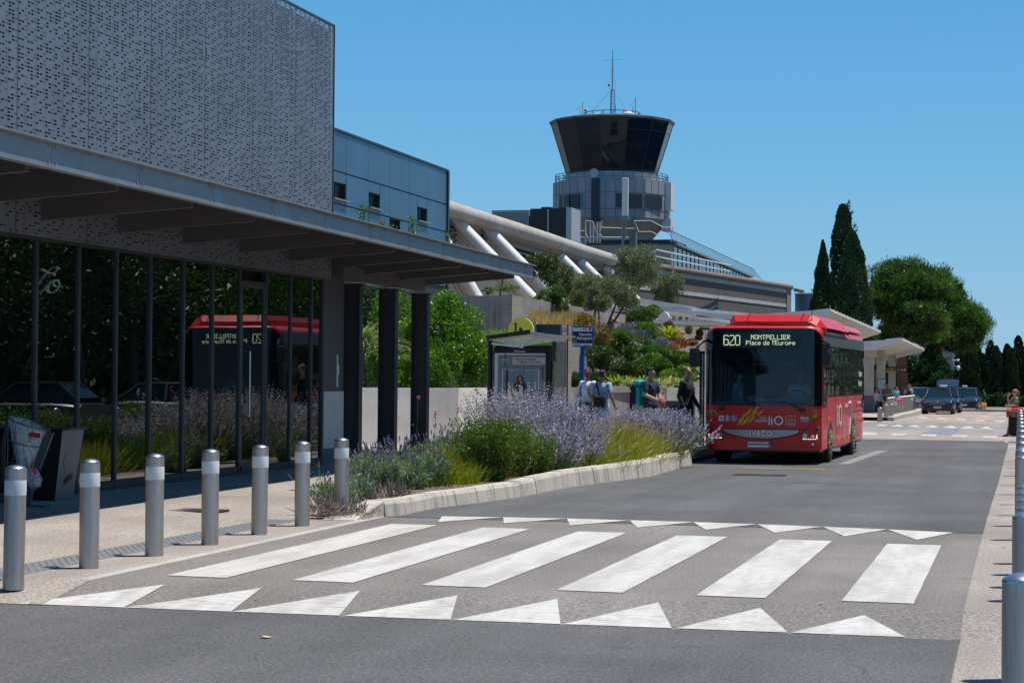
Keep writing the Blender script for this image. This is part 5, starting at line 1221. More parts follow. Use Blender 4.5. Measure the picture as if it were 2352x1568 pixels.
# grass drifts between the sages
DRYP = leafmat('dry_pinkish', (.28, .17, .10), (.5, .36, .24), scale=6)
for i, (x, y, n, h, m) in enumerate(((1360, 1080, 1500, .66, L_YEL), (1395, 1074, 1800, .84, L_YEL), (1428, 1069, 1700, .80, L_YEL), (1460, 1062, 1500, .66, L_YEL), (1380, 1070, 1500, .95, DRYP), (1428, 1064, 1500, .95, DRYP), (1330, 1078, 900, .8, DRYP), (1505, 1054, 900, .42, L_YEL), (1340, 1084, 500, .38, L_YEL), (1250, 1084, 800, .3, L_MID))):
    blades(x, y, n, h, .5, m, ['yellow green grass at the left of the drift', 'brightest yellow grass in the middle of the drift', 'yellow grass right of the middle', 'shorter yellow grass under the pale sage', 'tall dry pinkish grass behind the yellow drift', 'tall dry grass below the backpack man', 'dry grass mixed with the left sage', 'short grass under the bus end sages', 'low yellow grass right behind the kerb', 'low green weeds along the kerb under the sage'][i], 600+i, tip=[(CREAM, .012, 8), (PINKF, .010, 30)], w=.006)
for i, (x, y) in enumerate(((-9.0, 29.5), (-9.0, 31.5), (-8.9, 33.5), (-8.8, 35.5), (-8.7, 37.5), (-8.6, 39.5), (-8.5, 41.5))):
    q = Vector((x, y, .03)); v = CM.T@(np.array(q)-CC); blades(1176+F*v[0]/-v[2], 784-F*v[1]/-v[2], 1100, .62 if i < 2 else .75, .55, L_YEL if i % 2 else L_MID, 'sunlit grass on the pavement side of the bed, mirrored in the glass, %s clump' % ['first', 'second', 'third', 'fourth', 'fifth', 'sixth', 'last'][i], 650+i, w=.008)
# single tall weeds with pink flowers and seed heads in front of the white wall
for i, (x, yb, yt, top) in enumerate(((960, 1040, 905, 1), (1000, 1050, 945, 1), (1052, 1050, 935, 1), (1075, 1050, 930, 0), (1095, 1040, 890, 1), (1130, 1060, 985, 2), (1150, 1060, 1000, 2), (1080, 1060, 960, 0), (1170, 1000, 800+110, 0), (1185, 1000, 900, 0))):
    p = PY(x-10, yb, 34.5); q = PY(x, yt, 34.5); mb = MB(); mb.tube([p, p.lerp(q, .55)+Vector((.03, 0, .02)), q], [.005, .004, .003], 4, caps=False); s = mb.build('wild_flower', L_STEM if top == 1 else CREAM)
    tag(s, ['pink flowered stem in front of the second column gap', 'short pink flowered stem at the third column', 'pink flowered stem before the white wall', 'feathery dry stalk before the white wall', 'tallest pink flowered stem before the white wall', 'cream umbel before the white wall', 'second cream umbel by the rosemary', 'bent dry stalk near the umbels', 'plumed dry stalk left of the shelter post', 'plumed dry stalk at the shelter post'][i], 'wild flower', 'single weeds standing in the flower bed')
    mb = MB(); r_ = random.Random(i)
    for k in range(9 if top else 14):
        a = q+Vector((r_.uniform(-.03, .03), r_.uniform(-.03, .03), -r_.random()*(.12 if top == 1 else .15 if not top else .01))); mb.ball(a, .013 if top != 2 else .016, 5, 4)
    h = mb.build('flower_head', PINKF if top == 1 else CREAM, s)
# weeds on the canopy edge
for i, (x, y, h) in enumerate(((835, 525, .42), (877, 545, .30), (895, 548, .25), (946, 556, .50), (1028, 580, .42), (970, 566, .15), (785, 520, .1))):
    c = PX(x, y, -11.4); e = empty('canopy_weed', tuple(c), 0, ['leafy seedling on the canopy edge near the screen corner', 'reddish seedling on the canopy edge', 'small seedling beside the reddish one on the canopy', 'tallest seedling growing on the canopy', 'seedling near the end of the blue block on the canopy', 'tiny sprout on the canopy right of the tallest seedling', 'tiny sprout on the canopy next to the screen'][i], 'seedling', 'seedlings growing on the canopy')
    r_ = np.random.default_rng(i); n = int(90*h/.3); t = r_.random(n); P = np.stack([r_.normal(0, .05, n), r_.normal(0, .05, n), t*h], 1); ax = unit(r_.normal(size=(n, 3))+np.array([0, 0, .4])); bb_ = unit(np.cross(ax, r_.normal(size=(n, 3))))
    leafmesh('leaves', P, ax*.035, bb_*.014, L_HEDGE if i != 1 else L_BRN, e); mb = MB(); mb.tube([(0, 0, -.08), (.01, 0, h)], .005, 4); mb.build('stem', L_WOOD, e)
# ---- the far side of the road (seen only mirrored in the glass): a row of dark trees and a hedge
for i in range(9):
    Y0 = 48+i*10; X0 = 13+(i % 2)*2.5; rr_ = np.random.default_rng(700+i)
    bl = [(X0+1+rr_.normal(0, 1.3), Y0+rr_.normal(0, 2.2), rr_.uniform(4.5, 10), rr_.uniform(1.8, 3), rr_.uniform(2, 3.2), rr_.uniform(1.5, 2.6)) for _ in range(10)]
    bush('roadside_tree', bl+[(X0+1, Y0, 5.8, 2.6, 3.6, 3.4)], 15000, .24, L_MID if i % 3 == 1 else L_DARK, 'dark leafy tree %s along the car park side, mirrored in the glass' % ['nearest', 'second', 'third', 'fourth', 'fifth', 'sixth', 'seventh', 'eighth', 'farthest'][i], 'tree', 700+i, 'trees on the car park side', trunk=[([Vector((X0, Y0, -.2)), Vector((X0+.2, Y0, 3)), Vector((X0, Y0+.3, 7))], .28, .1)], shell=.5)
bush('clipped_hedge', [(5.6, 20+4*k, .35, .7, 2.2, .5) for k in range(17)], 22000, .12, L_MID, 'long clipped hedge along the car park, mirrored in the glass', 'hedge', 720, shell=.8)
bush('dark_backdrop_trees', [(20, 26+6*k, 5, 3, 5, 7.5) for k in range(24)]+[(9+k%3*3, 150+8*k, 5, 3, 5, 5.5+k%3) for k in range(16)], 60000, .55, L_DARK, 'dark wood beyond the car park, mirrored in the glass', 'wood', 721, shell=.5)['kind'] = 'stuff'
mb = MB(); r_ = random.Random(4)
for k in range(40): mb.ball((24+r_.uniform(-1, 1), 22+5*k, 4.5), 4.2, 9, 7, (.8, 1.1, 1.6+r_.uniform(-.3, .3)))  # opaque balls added so no sky shows through the mirrored trees
w_ = mb.build('wood_opaque_core', L_DARK, bpy.data.objects['dark_backdrop_trees']); w_.matrix_parent_inverse = Matrix.Translation(-bpy.data.objects['dark_backdrop_trees'].location)
# ================================================================ STREET FURNITURE
def brushed(name):
    m, nt, p = newmat(name); p.inputs['Metallic'].default_value = 1
    co = coords(nt, (18, 18, .8)); n = N(nt, 'ShaderNodeTexNoise', Scale=6, Detail=5, Roughness=.7); nt.links.new(co, n.inputs['Vector'])
    c = ramp(nt, [(.3, (.36, .345, .33)), (.7, (.56, .54, .52))], n.outputs[0]).outputs[0]
    n2 = N(nt, 'ShaderNodeTexNoise', Scale=5, Detail=7, Roughness=.7); nt.links.new(coords(nt), n2.inputs['Vector'])
    k = ramp(nt, [(.60, (0, 0, 0)), (.72, (.45, .45, .45))], n2.outputs[0]); c = mix(nt, c, (.16, .14, .12), k.outputs[0])
    nt.links.new(c, p.inputs['Base Color'])
    r = ramp(nt, [(.3, (.42,)*3), (.7, (.58,)*3)], n.outputs[0]); nt.links.new(r.outputs[0], p.inputs['Roughness'])
    return m
BRUSH = brushed('brushed_steel'); BAND_M = M('reflective_band', (.62, .66, .66), .45, var=.06, scale=8)
CAPM = M('polished_cap', (.5, .5, .5), .34, 1.0, var=.05)
def bollard(name, h, r, band, label, group, x, y, z, cat='bollard'):
    e = empty(name, (x, y, z), 0, label, cat, group); mb = MB()
    mb.lathe([(r*.985, -.05), (r, .01), (r, h-.012)], n=32); mb.build('post', BRUSH, e, smooth=True)
    mb = MB(); mb.lathe([(r, h-.012), (r*.99, h-.004), (r*.93, h+.004), (r*.6, h+.018), (r*.25, h+.026), (.001, h+.028)], n=32); mb.build('cap', CAPM, e, smooth=True)
    if band: mb = MB(); mb.lathe([(r+.0015, h-.225), (r+.0022, h-.22), (r+.0022, h-.105), (r+.0015, h-.10)], n=32); mb.build('reflective_band', BAND_M, e, smooth=True)
    return e
rr = random.Random(8)
bl_px = [(31, 1343), (204, 1308), (354, 1280), (482, 1254), (595, 1231), (694, 1211), (784, 1193)]
o7 = ['nearest of the seven banded steel bollards, at the left edge of the photo', 'second banded steel bollard from the left', 'third banded steel bollard from the left, before the drain grate', 'middle one of the seven banded bollards on the left pavement', 'fifth banded bollard from the left', 'sixth banded bollard, last one with bare pavement behind it', 'farthest of the seven banded bollards, standing in the lavender']
b0 = None
for (x, y), lb in zip(bl_px, o7):
    p = G(x, y-4, 0)
    if b0 is None: b0 = bollard('bollard', .955, .088, True, lb, 'banded bollards along the left pavement', p.x, p.y, 0); o = b0
    else: o = copy_tree(b0); o.location = (p.x, p.y, 0); o['label'] = lb
    o.rotation_euler = (R(rr.uniform(-.35, .35)), R(rr.uniform(-.2, .6)), rr.uniform(0, 6))
rb = [(9.05, .9), (13.2, .9), (16.8, .73), (17.9, .73), (19.05, .73), (20.2, .73), (23.2, .9), (25.4, .9), (27.6, .9), (30.5, .9), (33.8, .9), (37.4, .9), (41.3, .9), (45, .9), (49, .9), (53.5, .9), (58, .9), (63, .9)]
on = ['nearest plain bollard at the right edge of the photo', 'second plain tall bollard at the right edge', 'first of the four shorter bollards at the right edge', 'second of the four shorter bollards at the right edge', 'third of the four shorter bollards at the right edge', 'last of the four shorter bollards at the right edge'] + [s+' bollard of the right row beyond the shorter ones' for s in ('first', 'second', 'third', 'fourth', 'fifth', 'sixth', 'seventh', 'eighth', 'ninth', 'tenth', 'eleventh', 'twelfth')]
tall = short = None
for (y, h), lb in zip(rb, on):
    x = .02 if y < 10 else .065 if h < .8 else .05; z = zp(y)+.02
    z = 0 if y < 26 else -.05
    if h > .8 and tall is None: tall = o = bollard('bollard', h, .088, False, lb, 'plain bollards along the right edge', x, y, z)
    elif h < .8 and short is None: short = o = bollard('bollard', h, .088, False, lb, 'plain bollards along the right edge', x, y, z)
    else: o = copy_tree(tall if h > .8 else short); o.location = (x, y, z); o['label'] = lb
    o.rotation_euler[2] = rr.uniform(0, 6)
# far bollards and post fence
for i, (x, y, h) in enumerate(((2021, 967, 31), (2035, 963, 34), (2046.5, 961, 33))):
    p = G(x, y, -.2); k = 1/PPM(p); bollard('bollard', h*k, .115, False, ['short worn bollard left of three, before the far canopy', 'middle one of the three short bollards before the far canopy', 'right one of the three short bollards, with weeds at its foot'][i], 'three stout bollards at the far crossing', p.x, p.y, -.2)
pf = G(2050, 949, -.1); fe = empty('post_fence', tuple(pf), 0, 'fence of close set steel posts on which the girl sits', 'fence')
ends = [(2036, 955, 2040), ]
A_, B_ = G(2040, 953, -.1)-pf, G(2099, 941.5, -.1)-pf
for i in range(17):
    q = A_.lerp(B_, i/16); mb = MB(); mb.lathe([(.085, 0), (.085, .88), (.05, .91), (.001, .92)], q, 10); mb.build('post', BRUSH, fe, smooth=True)
mb = MB(); q = A_.lerp(B_, .12); mb.b2(q.x-.3, q.x+.3, q.y-.12, q.y-.09, .48, .70); q = A_.lerp(B_, .8); mb.b2(q.x-.25, q.x+.25, q.y-.12, q.y-.09, .6, .82); mb.build('notice_plate', M('white_plate', (.7, .7, .7), .5), fe)
# ---- litter bin with transparent bag
def film(name, col=(.75, .82, .88), a=.55, bump=.9, rough=.2):
    m, nt, p = newmat(name); t = nt.nodes.new('ShaderNodeBsdfTransparent'); t.inputs[0].default_value = (.9, .93, .97, 1); ms = nt.nodes.new('ShaderNodeMixShader')
    n = N(nt, 'ShaderNodeTexNoise', Scale=7, Detail=5, Distortion=1.5); nt.links.new(coords(nt, (4, 4, .7)), n.inputs['Vector'])
    k = ramp(nt, [(.35, (a*.4,)*3), (.65, (min(1, a*1.5),)*3)], n.outputs[0]); nt.links.new(k.outputs[0], ms.inputs[0])
    p.inputs['Base Color'].default_value = (*col, 1); p.inputs['Roughness'].default_value = rough
    b = N(nt, 'ShaderNodeBump', Strength=bump, Distance=.04); nt.links.new(n.outputs[0], b.inputs['Height']); nt.links.new(b.outputs[0], p.inputs['Normal'])
    nt.links.new(t.outputs[0], ms.inputs[1]); nt.links.new(p.outputs[0], ms.inputs[2]); nt.links.new(ms.outputs[0], nt.nodes['Material Output'].inputs[0]); return m
BIN = M('bin_grey', (.09, .11, .13), .45, .3, var=.1); FILM = film('clear_bag')
g0 = Gp(62, 1162); YB = g0.y
e = empty('litter_bin', (g0.x, YB, 0), 0, 'open wire litter bin with a clear plastic bag behind the first bollard', 'litter bin')
Q = lambda x, y, d=0: PY(x, y, YB+d)-Vector((g0.x, YB, 0))
D8 = lambda x, y: (x*.1831, 918.7+y*.1831)
def q8(x, y, d=0): return Q(*D8(x, y), d)
mb = MB(); mb.tube([q8(115, 195, .05), q8(75, 360), q8(48, 560), q8(42, 760), q8(60, 1000, .0), q8(120, 1200)], .035, 6, flat=.4); mb.bar(q8(625, 390, 0), q8(455, 850, 0), .11, .03, up=(0, 1, 0)); mb.bar(q8(395, 1110), q8(350, 1320), .05, .05)
mb.bar(q8(60, 1000), q8(380, 1130), .03, .03); mb.b2(-.25, .25, -.1, .1, g0.z, g0.z+.012); mb.build('frame', BIN, e, smooth=True)
c0, c1, c2, c3 = q8(365, 290), q8(320, 540), q8(270, 800), q8(250, 860)
def ell(c, rx, ry, tilt, n=24): return [c+Vector((rx*math.cos(t), ry*math.sin(t), tilt*math.cos(t))) for t in np.linspace(0, 2*math.pi, n+1)]
kb = 1/PPM(g0)*.1831; mb = MB()
mb.tube(ell(c0, 255*kb, .24, -90*kb), .012, 6, caps=False); mb.tube(ell(c1, 215*kb, .2, -45*kb), .007, 5, caps=False); mb.tube(ell(q8(240, 810), 200*kb, .17, -25*kb), .007, 5, caps=False)
for t in (3.6, 4.5, 5.4): mb.tube([c0+Vector((255*kb*math.cos(t), .24*math.sin(t), -90*kb*math.cos(t))), q8(240, 860)+Vector((150*kb*math.cos(t), .12*math.sin(t), 0))], .006, 4)
mb.build('wire_basket', M('wire', (.13, .17, .21), .35, .7, var=.1), e, smooth=True)
mb = MB(); n = 28; rings = []
def ringp2(c, rx, ry, tl, amp=.0): return [c+Vector((rx*math.cos(t)*(1+amp*math.sin(9*t)), ry*math.sin(t)*(1+amp*math.cos(7*t)), tl*math.cos(t))) for t in np.linspace(0, 2*math.pi, n, endpoint=False)]
for c, rx, ry, tl, am in ((c0+Vector((0, 0, .01)), 262*kb, .25, -92*kb, .01), (q8(345, 400), 215*kb, .22, -75*kb, .03), (q8(335, 620), 160*kb, .17, -40*kb, .05), (q8(330, 820), 105*kb, .12, -10*kb, .08), (q8(380, 860), 80*kb, .08, 0, .1), (q8(420, 980), 110*kb, .11, -15*kb, .06), (q8(420, 1070), 85*kb, .09, -10*kb, .08), (q8(415, 1120), 25*kb, .03, 0, 0)):
    rings.append(ringp2(c, rx, ry, tl, am))
for rg_ in rings: mb.v += [tuple(v) for v in rg_]
for i in range(len(rings)-1):
    for j in range(n): mb.add((i*n+j, i*n+(j+1) % n, (i+1)*n+(j+1) % n, (i+1)*n+j))
bag = mb.build('clear_bag', FILM, e, smooth=True)
RED = M('red_tape', (.55, .02, .03), .4, var=.15, scale=20)
mb = MB(); mb.bar(q8(365, 430, -.25), q8(505, 445, -.25), .01, .055); mb.bar(q8(410, 780, -.2), q8(390, 850, -.2), .02, .02); mb.bar(q8(405, 850, -.16), q8(455, 930, -.14), .01, .04); mb.build('red_drawstring', RED, bag)
mb = MB(); mb.ball(q8(400, 1010), .07, 8, 6, (1, 1, 1.5)); mb.ball(q8(370, 940), .06, 8, 6); mb.ball(q8(455, 1060), .045, 8, 6); mb.build('rubbish', M('rubbish_brown', (.3, .2, .13), .8, var=.6, scale=14), bag)
# ---- dark advertising pillar / ashtray
pb = Gp(128, 1150); YP = pb.y; pe = empty('ash_pillar', (pb.x, YP, 0), 0, 'black flared ash pillar with a grey panel beside the litter bin', 'ash pillar')
W_ = lambda x, y, d=0: PY(*D8(x, y), YP+d)-Vector((pb.x, YP, 0))
mb = MB(); f = [W_(400, 1275), W_(690, 1280), W_(790, 370), W_(610, 362)]; mb.prism(f, (0, .42, 0)); mb.build('body', M('gloss_black', (.012, .012, .014), .3, var=0), pe, bevel=.01)
mb = MB(); a, b, c_, d_ = W_(692, 1268), W_(780, 1262), W_(918, 378), W_(790, 376); 
for v in (b, c_): v.y += .30
for v in (a, d_): v.y -= .012
mb.prism([a, b, c_, d_], (-.01, .02, 0)); mb.build('grey_panel', M('panel_grey', (.20, .21, .22), .45, .2, var=.05), pe)
mb = MB(); mb.box(W_(745, 368)+Vector((-.04, .18, .01)), (.42, .5, .02)); mb.build('lid', M('lid', (.05, .05, .055), .5), pe)
def pnl(pts, w):
    mb = MB(); P3 = []
    for x, y in pts:
        t = (x-720)/130; v = W_(x, y); v.y += .30*min(1, max(0, (x-(692+(1268-y)*.108))/105))-.02; P3.append(v)
    mb.tube(P3, w, 4, flat=.4); return mb
for i, (pts, w) in enumerate((([(838, 405), (828, 500), (826, 570)], .008), ([(864, 455), (835, 580), (790, 680), (768, 780), (770, 900), (766, 970)], .009), ([(825, 625), (810, 720), (780, 810)], .006), ([(756, 880), (745, 960), (742, 1030)], .007))):
    pnl(pts, w).build('engraved_line', M('gloss_black', (0, 0, 0)), pe)
mb = MB(); mb.prism([W_(770, 1010)+Vector((0, .1, 0)), W_(825, 925)+Vector((0, .2, 0)), W_(820, 985)+Vector((0, .2, 0)), W_(772, 1060)+Vector((0, .1, 0))], (.004, -.02, 0)); mb.build('slot', M('gloss_black', (0, 0, 0)), pe)
# ---- bus shelter with poster
YS = 46.0; sb = PY(1125, 1040, YS); BLK = M('shelter_black', (.018, .018, .02), .38, .2, var=.05)
sh = empty('bus_shelter', (sb.x, YS, 0), 0, 'black bus shelter with glazed roof and an illuminated style poster case', 'bus shelter')
S_ = lambda x, y, d=0: PY(x, y, YS+d)-Vector((sb.x, YS, 0))
D7 = lambda x, y: (1091+x*.1281*1.0, 775.2+y*.1281)     # crop 1900..2250
mb = MB(); a = S_(1126, 780); mb.tube([(a.x, 0, 0), (a.x, 0, a.z)], .065, 12); b = S_(1262, 800, .3); mb.tube([(b.x+.02, .45, 0), (b.x+.02, .45, 2.4)], .05, 10); mb.build('post', BLK, sh, smooth=True)
a, b, c_, d_ = S_(1118, 776), S_(1215, 763, 1.2), S_(1322, 774, 1.0), S_(1160, 800, -1.2)
mb = MB(); mb.bar(S_(1118, 777, -.1), S_(1218, 763, .35), .07, .13); mb.build('roof_beam', BLK, sh)
GLR = film('roof_glass', (.10, .11, .09), .45, .03, .6)
mb = MB(); mb.prism([S_(1120, 779, -.1), S_(1216, 766, .35), S_(1265, 771, .2), S_(1322, 773, -.2), S_(1290, 781, -.9), S_(1190, 797, -1.2)], (0, 0, -.012)); mb.build('roof_glass', GLR, sh)
mb = MB(); mb.tube([S_(1216, 763, .35), S_(1250, 768.5, .25), S_(1285, 772, .1), S_(1322, 774, -.2)], .03, 6); mb.tube([S_(1130, 789, -.9), S_(1200, 797, -1.2)], .02, 6); mb.tube([S_(1200, 797, -1.2), S_(1195, 785, 0)], .03, 6); mb.build('roof_rim', M('rim_silver', (.5, .52, .54), .3, .8, var=.05), sh, smooth=True)
x0, x1 = S_(1137, 800).x, S_(1267, 800).x; z1 = S_(1200, 797).z; z0 = .25
mb = MB(); mb.b2(x0, x1, -.14, .0, z0, z1); mb.b2(x0+.05, x0+.15, -.12, -.02, 0, z0); mb.b2(x1-.15, x1-.05, -.12, -.02, 0, z0); mb.b2(x0+.03, x1+.02, .01, .08, z0+.1, z1+.04); case = mb.build('poster_case', BLK, sh, bevel=.008)
px0, px1 = S_(*D7(383, 0)).x, S_(*D7(1290, 0)).x; pz1 = S_(*D7(0, 277)).z; pz0 = z0+.12
def postermat():
    m, nt, p = newmat('poster_print'); co = coords(nt, (3, 3, 3)); n = N(nt, 'ShaderNodeTexNoise', Scale=1.2, Detail=5); nt.links.new(co, n.inputs['Vector'])
    sx = nt.nodes.new('ShaderNodeSeparateXYZ'); nt.links.new(coords(nt), sx.inputs[0])
    r = ramp(nt, [(.3, (.17, .18, .21)), (.7, (.27, .28, .32))], n.outputs[0]); w = nt.nodes.new('ShaderNodeTexWave'); w.inputs['Scale'].default_value = 1.3; w.inputs['Distortion'].default_value = 1; w.bands_direction = 'Z'; nt.links.new(coords(nt), w.inputs['Vector'])
    c = mix(nt, r.outputs[0], (.20, .25, .27), w.outputs['Fac']); nt.links.new(c, p.inputs['Base Color']); p.inputs['Roughness'].default_value = .15; return m
def P7(x, y): v = S_(*D7(x, y)); return v.x, v.z
def rect(x0, y0, x1, y1, d, name, mat, par=None):
    a = P7(x0, y0); b = P7(x1, y1); mb = MB(); mb.poly([(a[0], d, b[1]), (b[0], d, b[1]), (b[0], d, a[1]), (a[0], d, a[1])]); return mb.build(name, mat, par or case)
LG = M('poster_pale', (.6, .63, .66), .3, var=.08, scale=3); 
mb = MB(); mb.poly([(px0, -.146, pz0), (px1, -.146, pz0), (px1, -.146, pz1), (px0, -.146, pz1)]); po = mb.build('poster', LG, case)
rect(440, 310, 1288, 1120, -.148, 'poster_photo', postermat(), po)
rect(625, 580, 1160, 925, -.149, 'poster_sky', M('poster_sky', (.22, .29, .32), .2, var=.15, scale=2), po)
rect(990, 930, 1288, 1090, -.149, 'poster_shelf', M('poster_brown', (.10, .075, .06), .3, var=.4, scale=12), po)
for xa, xb, ya, yb in ((585, 622, 580, 1120), (560, 578, 290, 520), (890, 898, 580, 925), (1228, 1250, 520, 745), (900, 915, 510, 570), (700, 1160, 630, 634), (700, 1160, 745, 749), (1045, 1049, 580, 925), (730, 734, 580, 925)): rect(xa, ya, xb, yb, -.1495, 'poster_mullion', M('poster_dark', (.05, .045, .045), .3, var=0), po)
rect(702, 352, 1288, 484, -.150, 'poster_title_box', M('poster_box', (.50, .53, .56), .3, var=0), po)
INK = M('ink_black', (.03, .03, .035), .5, var=0); WH = M('print_white', (.75, .75, .76), .5, var=0)
kS = 1/PPM((sb.x, YS, 1.5))*.1281
a = P7(742, 393); b = P7(747, 441)
join_text([('KEYCE ACADEMY', 46*kS*1.0, (a[0], -.152, a[1]), dict(align='LEFT', bold=.02, sx=1.09, depth=.0005)), ('1 CAMPUS | 8 ÉCOLES', 46*kS, (b[0], -.152, b[1]), dict(align='LEFT', bold=.02, sx=1.05, depth=.0005))], 'lettering', INK, po)
a = P7(518, 402); b = P7(518, 433); c_ = P7(828, 245)
join_text([('KEYCE', 42*kS, (a[0], -.152, a[1]), dict(align='LEFT', bold=.012, sx=1.15, depth=.0005)), ('Academy', 24*kS, (b[0], -.152, b[1]), dict(align='LEFT', depth=.0005))], 'logo_lettering', WH, po)
join_text([('JCDecaux', 50*kS, (c_[0], -.147, c_[1]), dict(bold=.015, depth=.0008))], 'maker_lettering', M('print_white', (0, 0, 0)), case)
a = P7(475, 418); mb = MB(); 
for k in range(5): t = k*1.2566; mb.tube([(a[0]+30*kS*math.cos(t+s), -.152, a[1]+30*kS*math.sin(t+s)) for s in np.linspace(0, .95, 5)], 3.0*kS, 4, flat=.3)
mb.build('ring_logo', WH, po)
for xa, ya, xb, yb in ((518, 568, 1172, 578), (518, 578, 526, 1150), (1164, 578, 1172, 1250)): rect(xa, ya, xb, yb, -.1515, 'poster_frame_line', WH, po)
rect(540, 1150, 1170, 1320, -.1505, 'poster_lower_box', LG, po)
# printed woman: flat shapes on the poster (smiling, long dark hair, dark coat, white top)
def pshape(pts, d, name, mat):
    mb = MB(); mb.poly([(P7(x, y)[0], d, P7(x, y)[1]) for x, y in pts]); return mb.build(name, mat, po)
pshape([(690, 1100), (700, 890), (745, 810), (780, 775), (880, 775), (930, 810), (975, 900), (1005, 1000), (985, 1090), (900, 1150), (840, 1130), (780, 1120)], -.1520, 'printed_coat', INK)
pshape([(770, 780), (780, 700), (810, 672), (845, 672), (880, 710), (900, 780), (905, 860), (870, 880), (830, 800), (800, 830)], -.1523, 'printed_hair', M('hair_print', (.045, .028, .02), .5, var=0))
pshape([(808, 720), (820, 695), (850, 700), (862, 740), (850, 785), (828, 790), (812, 765)], -.1526, 'printed_face', M('skin_print', (.33, .18, .12), .5, var=0))
pshape([(815, 835), (850, 850), (890, 890), (885, 1000), (860, 1040), (835, 1030), (828, 930)], -.1526, 'printed_top', M('top_print', (.5, .5, .55), .5, var=0))
pshape([(810, 980), (840, 965), (885, 985), (880, 1015), (845, 1020), (820, 1005)], -.1529, 'printed_hand', M('skin_print', (0, 0, 0)))
pshape([(826, 758), (846, 760), (838, 770)], -.1529, 'printed_smile', WH)
# shelter side glass
mb = MB(); mb.b2(b_ := S_(1268, 900).x+.02, b_+.02, -.1, 1.2, .3, 2.1); mb.build('side_glass', GLR, sh)
# ---- luggage sign: yellow disc and dark box
D9 = lambda x, y: (1091+x*.14649, 631.6+y*.14649)
YL = 54; ls = PY(*D9(720, 1040), YL); le = empty('luggage_sign', (ls.x, YL, 0), 0, 'round yellow sign with a luggage pictogram and a dark grey box beside it', 'sign')
L_ = lambda x, y, d=0: PY(*D9(x, y), YL+d)-Vector((ls.x, YL, 0))
c_ = L_(725, 865); rad = 204*.14649/PPM(ls); YELS = M('sign_yellow', (.85, .72, .07), .5, var=.05)
cl = lambda v, d: Vector((v.x, d, v.z))
mb = MB(); pts = [Vector((c_.x+rad*math.cos(t), -.05, c_.z+rad*math.sin(t))) for t in np.linspace(0, 2*math.pi, 48, endpoint=False)]; mb.prism(pts, (0, .1, 0)); dk = mb.build('yellow_disc', YELS, le)
mb = MB(); pts = [Vector((c_.x+.04+(rad+.01)*math.cos(t), .06, c_.z+(rad+.01)*math.sin(t))) for t in np.linspace(0, 2*math.pi, 48, endpoint=False)]; mb.prism(pts, (0, .06, 0)); mb.build('blue_rim', M('rim_blue', (.03, .12, .35), .4), le)
PIC = M('pictogram_black', (.015, .015, .015), .5, var=0)
def lp(pts, nm='pictogram', d=-.056): mb = MB(); mb.prism([Vector((L_(x, y).x, d, L_(x, y).z)) for x, y in pts], (0, .004, 0)); return mb.build(nm, PIC, dk)
lp([(634, 770), (660, 755), (655, 950), (628, 950)]); lp([(615, 757), (662, 752), (662, 772), (618, 772)]); lp([(698, 845), (706, 834), (750, 834), (754, 845), (752, 955), (697, 955)]); lp([(708, 815), (722, 815), (722, 834), (714, 834)]); lp([(697, 815), (734, 818), (734, 824), (697, 821)]); lp([(620, 945), (640, 925), (675, 945), (675, 965), (620, 965)])
a, b = L_(925, 773, .3), L_(1345, 940, .3); mb = MB(); mb.b2(a.x, b.x, .25, .5, b.z-.1, a.z); mb.build('dark_box', M('box_dark', (.035, .033, .032), .5, var=.1), le)
mb = MB(); mb.tube([(c_.x, .1, 0), (c_.x, .1, c_.z)], .06, 8); mb.tube([(b.x-.2, .35, 0), (b.x-.2, .35, b.z)], .05, 8); mb.build('post', BLK, le, smooth=True)
# small white paper sign
wsp = PY(*D9(1432, 925), 50); we = empty('paper_sign', (wsp.x, 50, 0), 0, 'small white temporary sign between the shelter roof and the blue stop sign', 'sign')
w_ = lambda x, y: PY(*D9(x, y), 50)-Vector((wsp.x, 50, 0))
mb = MB(); mb.prism([w_(1364, 785), w_(1502, 802), w_(1505, 932), w_(1366, 918)], (0, .01, 0)); pl = mb.build('board', M('sign_white', (.72, .72, .71), .5, var=.04), we)
kk = .14649/PPM(wsp); v = w_(1390, 832); v2 = w_(1395, 885); v3 = w_(1447, 862); v4 = w_(1478, 865)
join_text([('NAVETTE', 24*kk, (v.x, -.005, v.z), dict(bold=.01, depth=.0005, sx=.7)), ('AÉROPORT', 24*kk, (v2.x, -.005, v2.z), dict(bold=.01, depth=.0005, sx=.65)), ('liO', 44*kk, (v3.x-.02, -.005, v3.z), dict(bold=.015, depth=.0005))], 'lettering', INK, pl)
mb = MB(); mb.b2(v4.x-.06, v4.x-.02, -.008, -.004, v4.z-.14, v4.z+.14); mb.build('red_mark', RED, pl)
mb = MB(); mb.tube([(v3.x, .03, 0), (v3.x, .03, v3.z)], .02, 6); mb.build('post', BLK, we)
# ---- blue bus stop sign
YT = 50.0; bs = PY(1339, 900, YT); be = empty('bus_stop_sign', (bs.x, YT, 0), 0, 'blue bus stop sign reading Navette Aéroport on a blue post', 'bus stop sign')
B9 = lambda x, y: PY(*D9(x, y), YT)-Vector((bs.x, YT, 0))
SB = M('sign_blue', (.01, .07, .26), .35, var=.05); NAVY = M('sign_navy', (.012, .022, .065), .4, var=.05)
def rrect(a, b, r, d, th):
    pts = []
    for cx, cz, t0 in ((b.x-r, a.z-r, 0), (a.x+r, a.z-r, 90), (a.x+r, b.z+r, 180), (b.x-r, b.z+r, 270)):
        for t in range(0, 91, 15): pts.append(Vector((cx+r*math.cos(R(t0+t)), d, cz+r*math.sin(R(t0+t)))))
    mb = MB(); mb.prism(pts, (0, th, 0)); return mb
rrect(B9(1527, 800), B9(1862, 1128), .05, -.03, .07).build('sign_case', SB, be, bevel=.01)
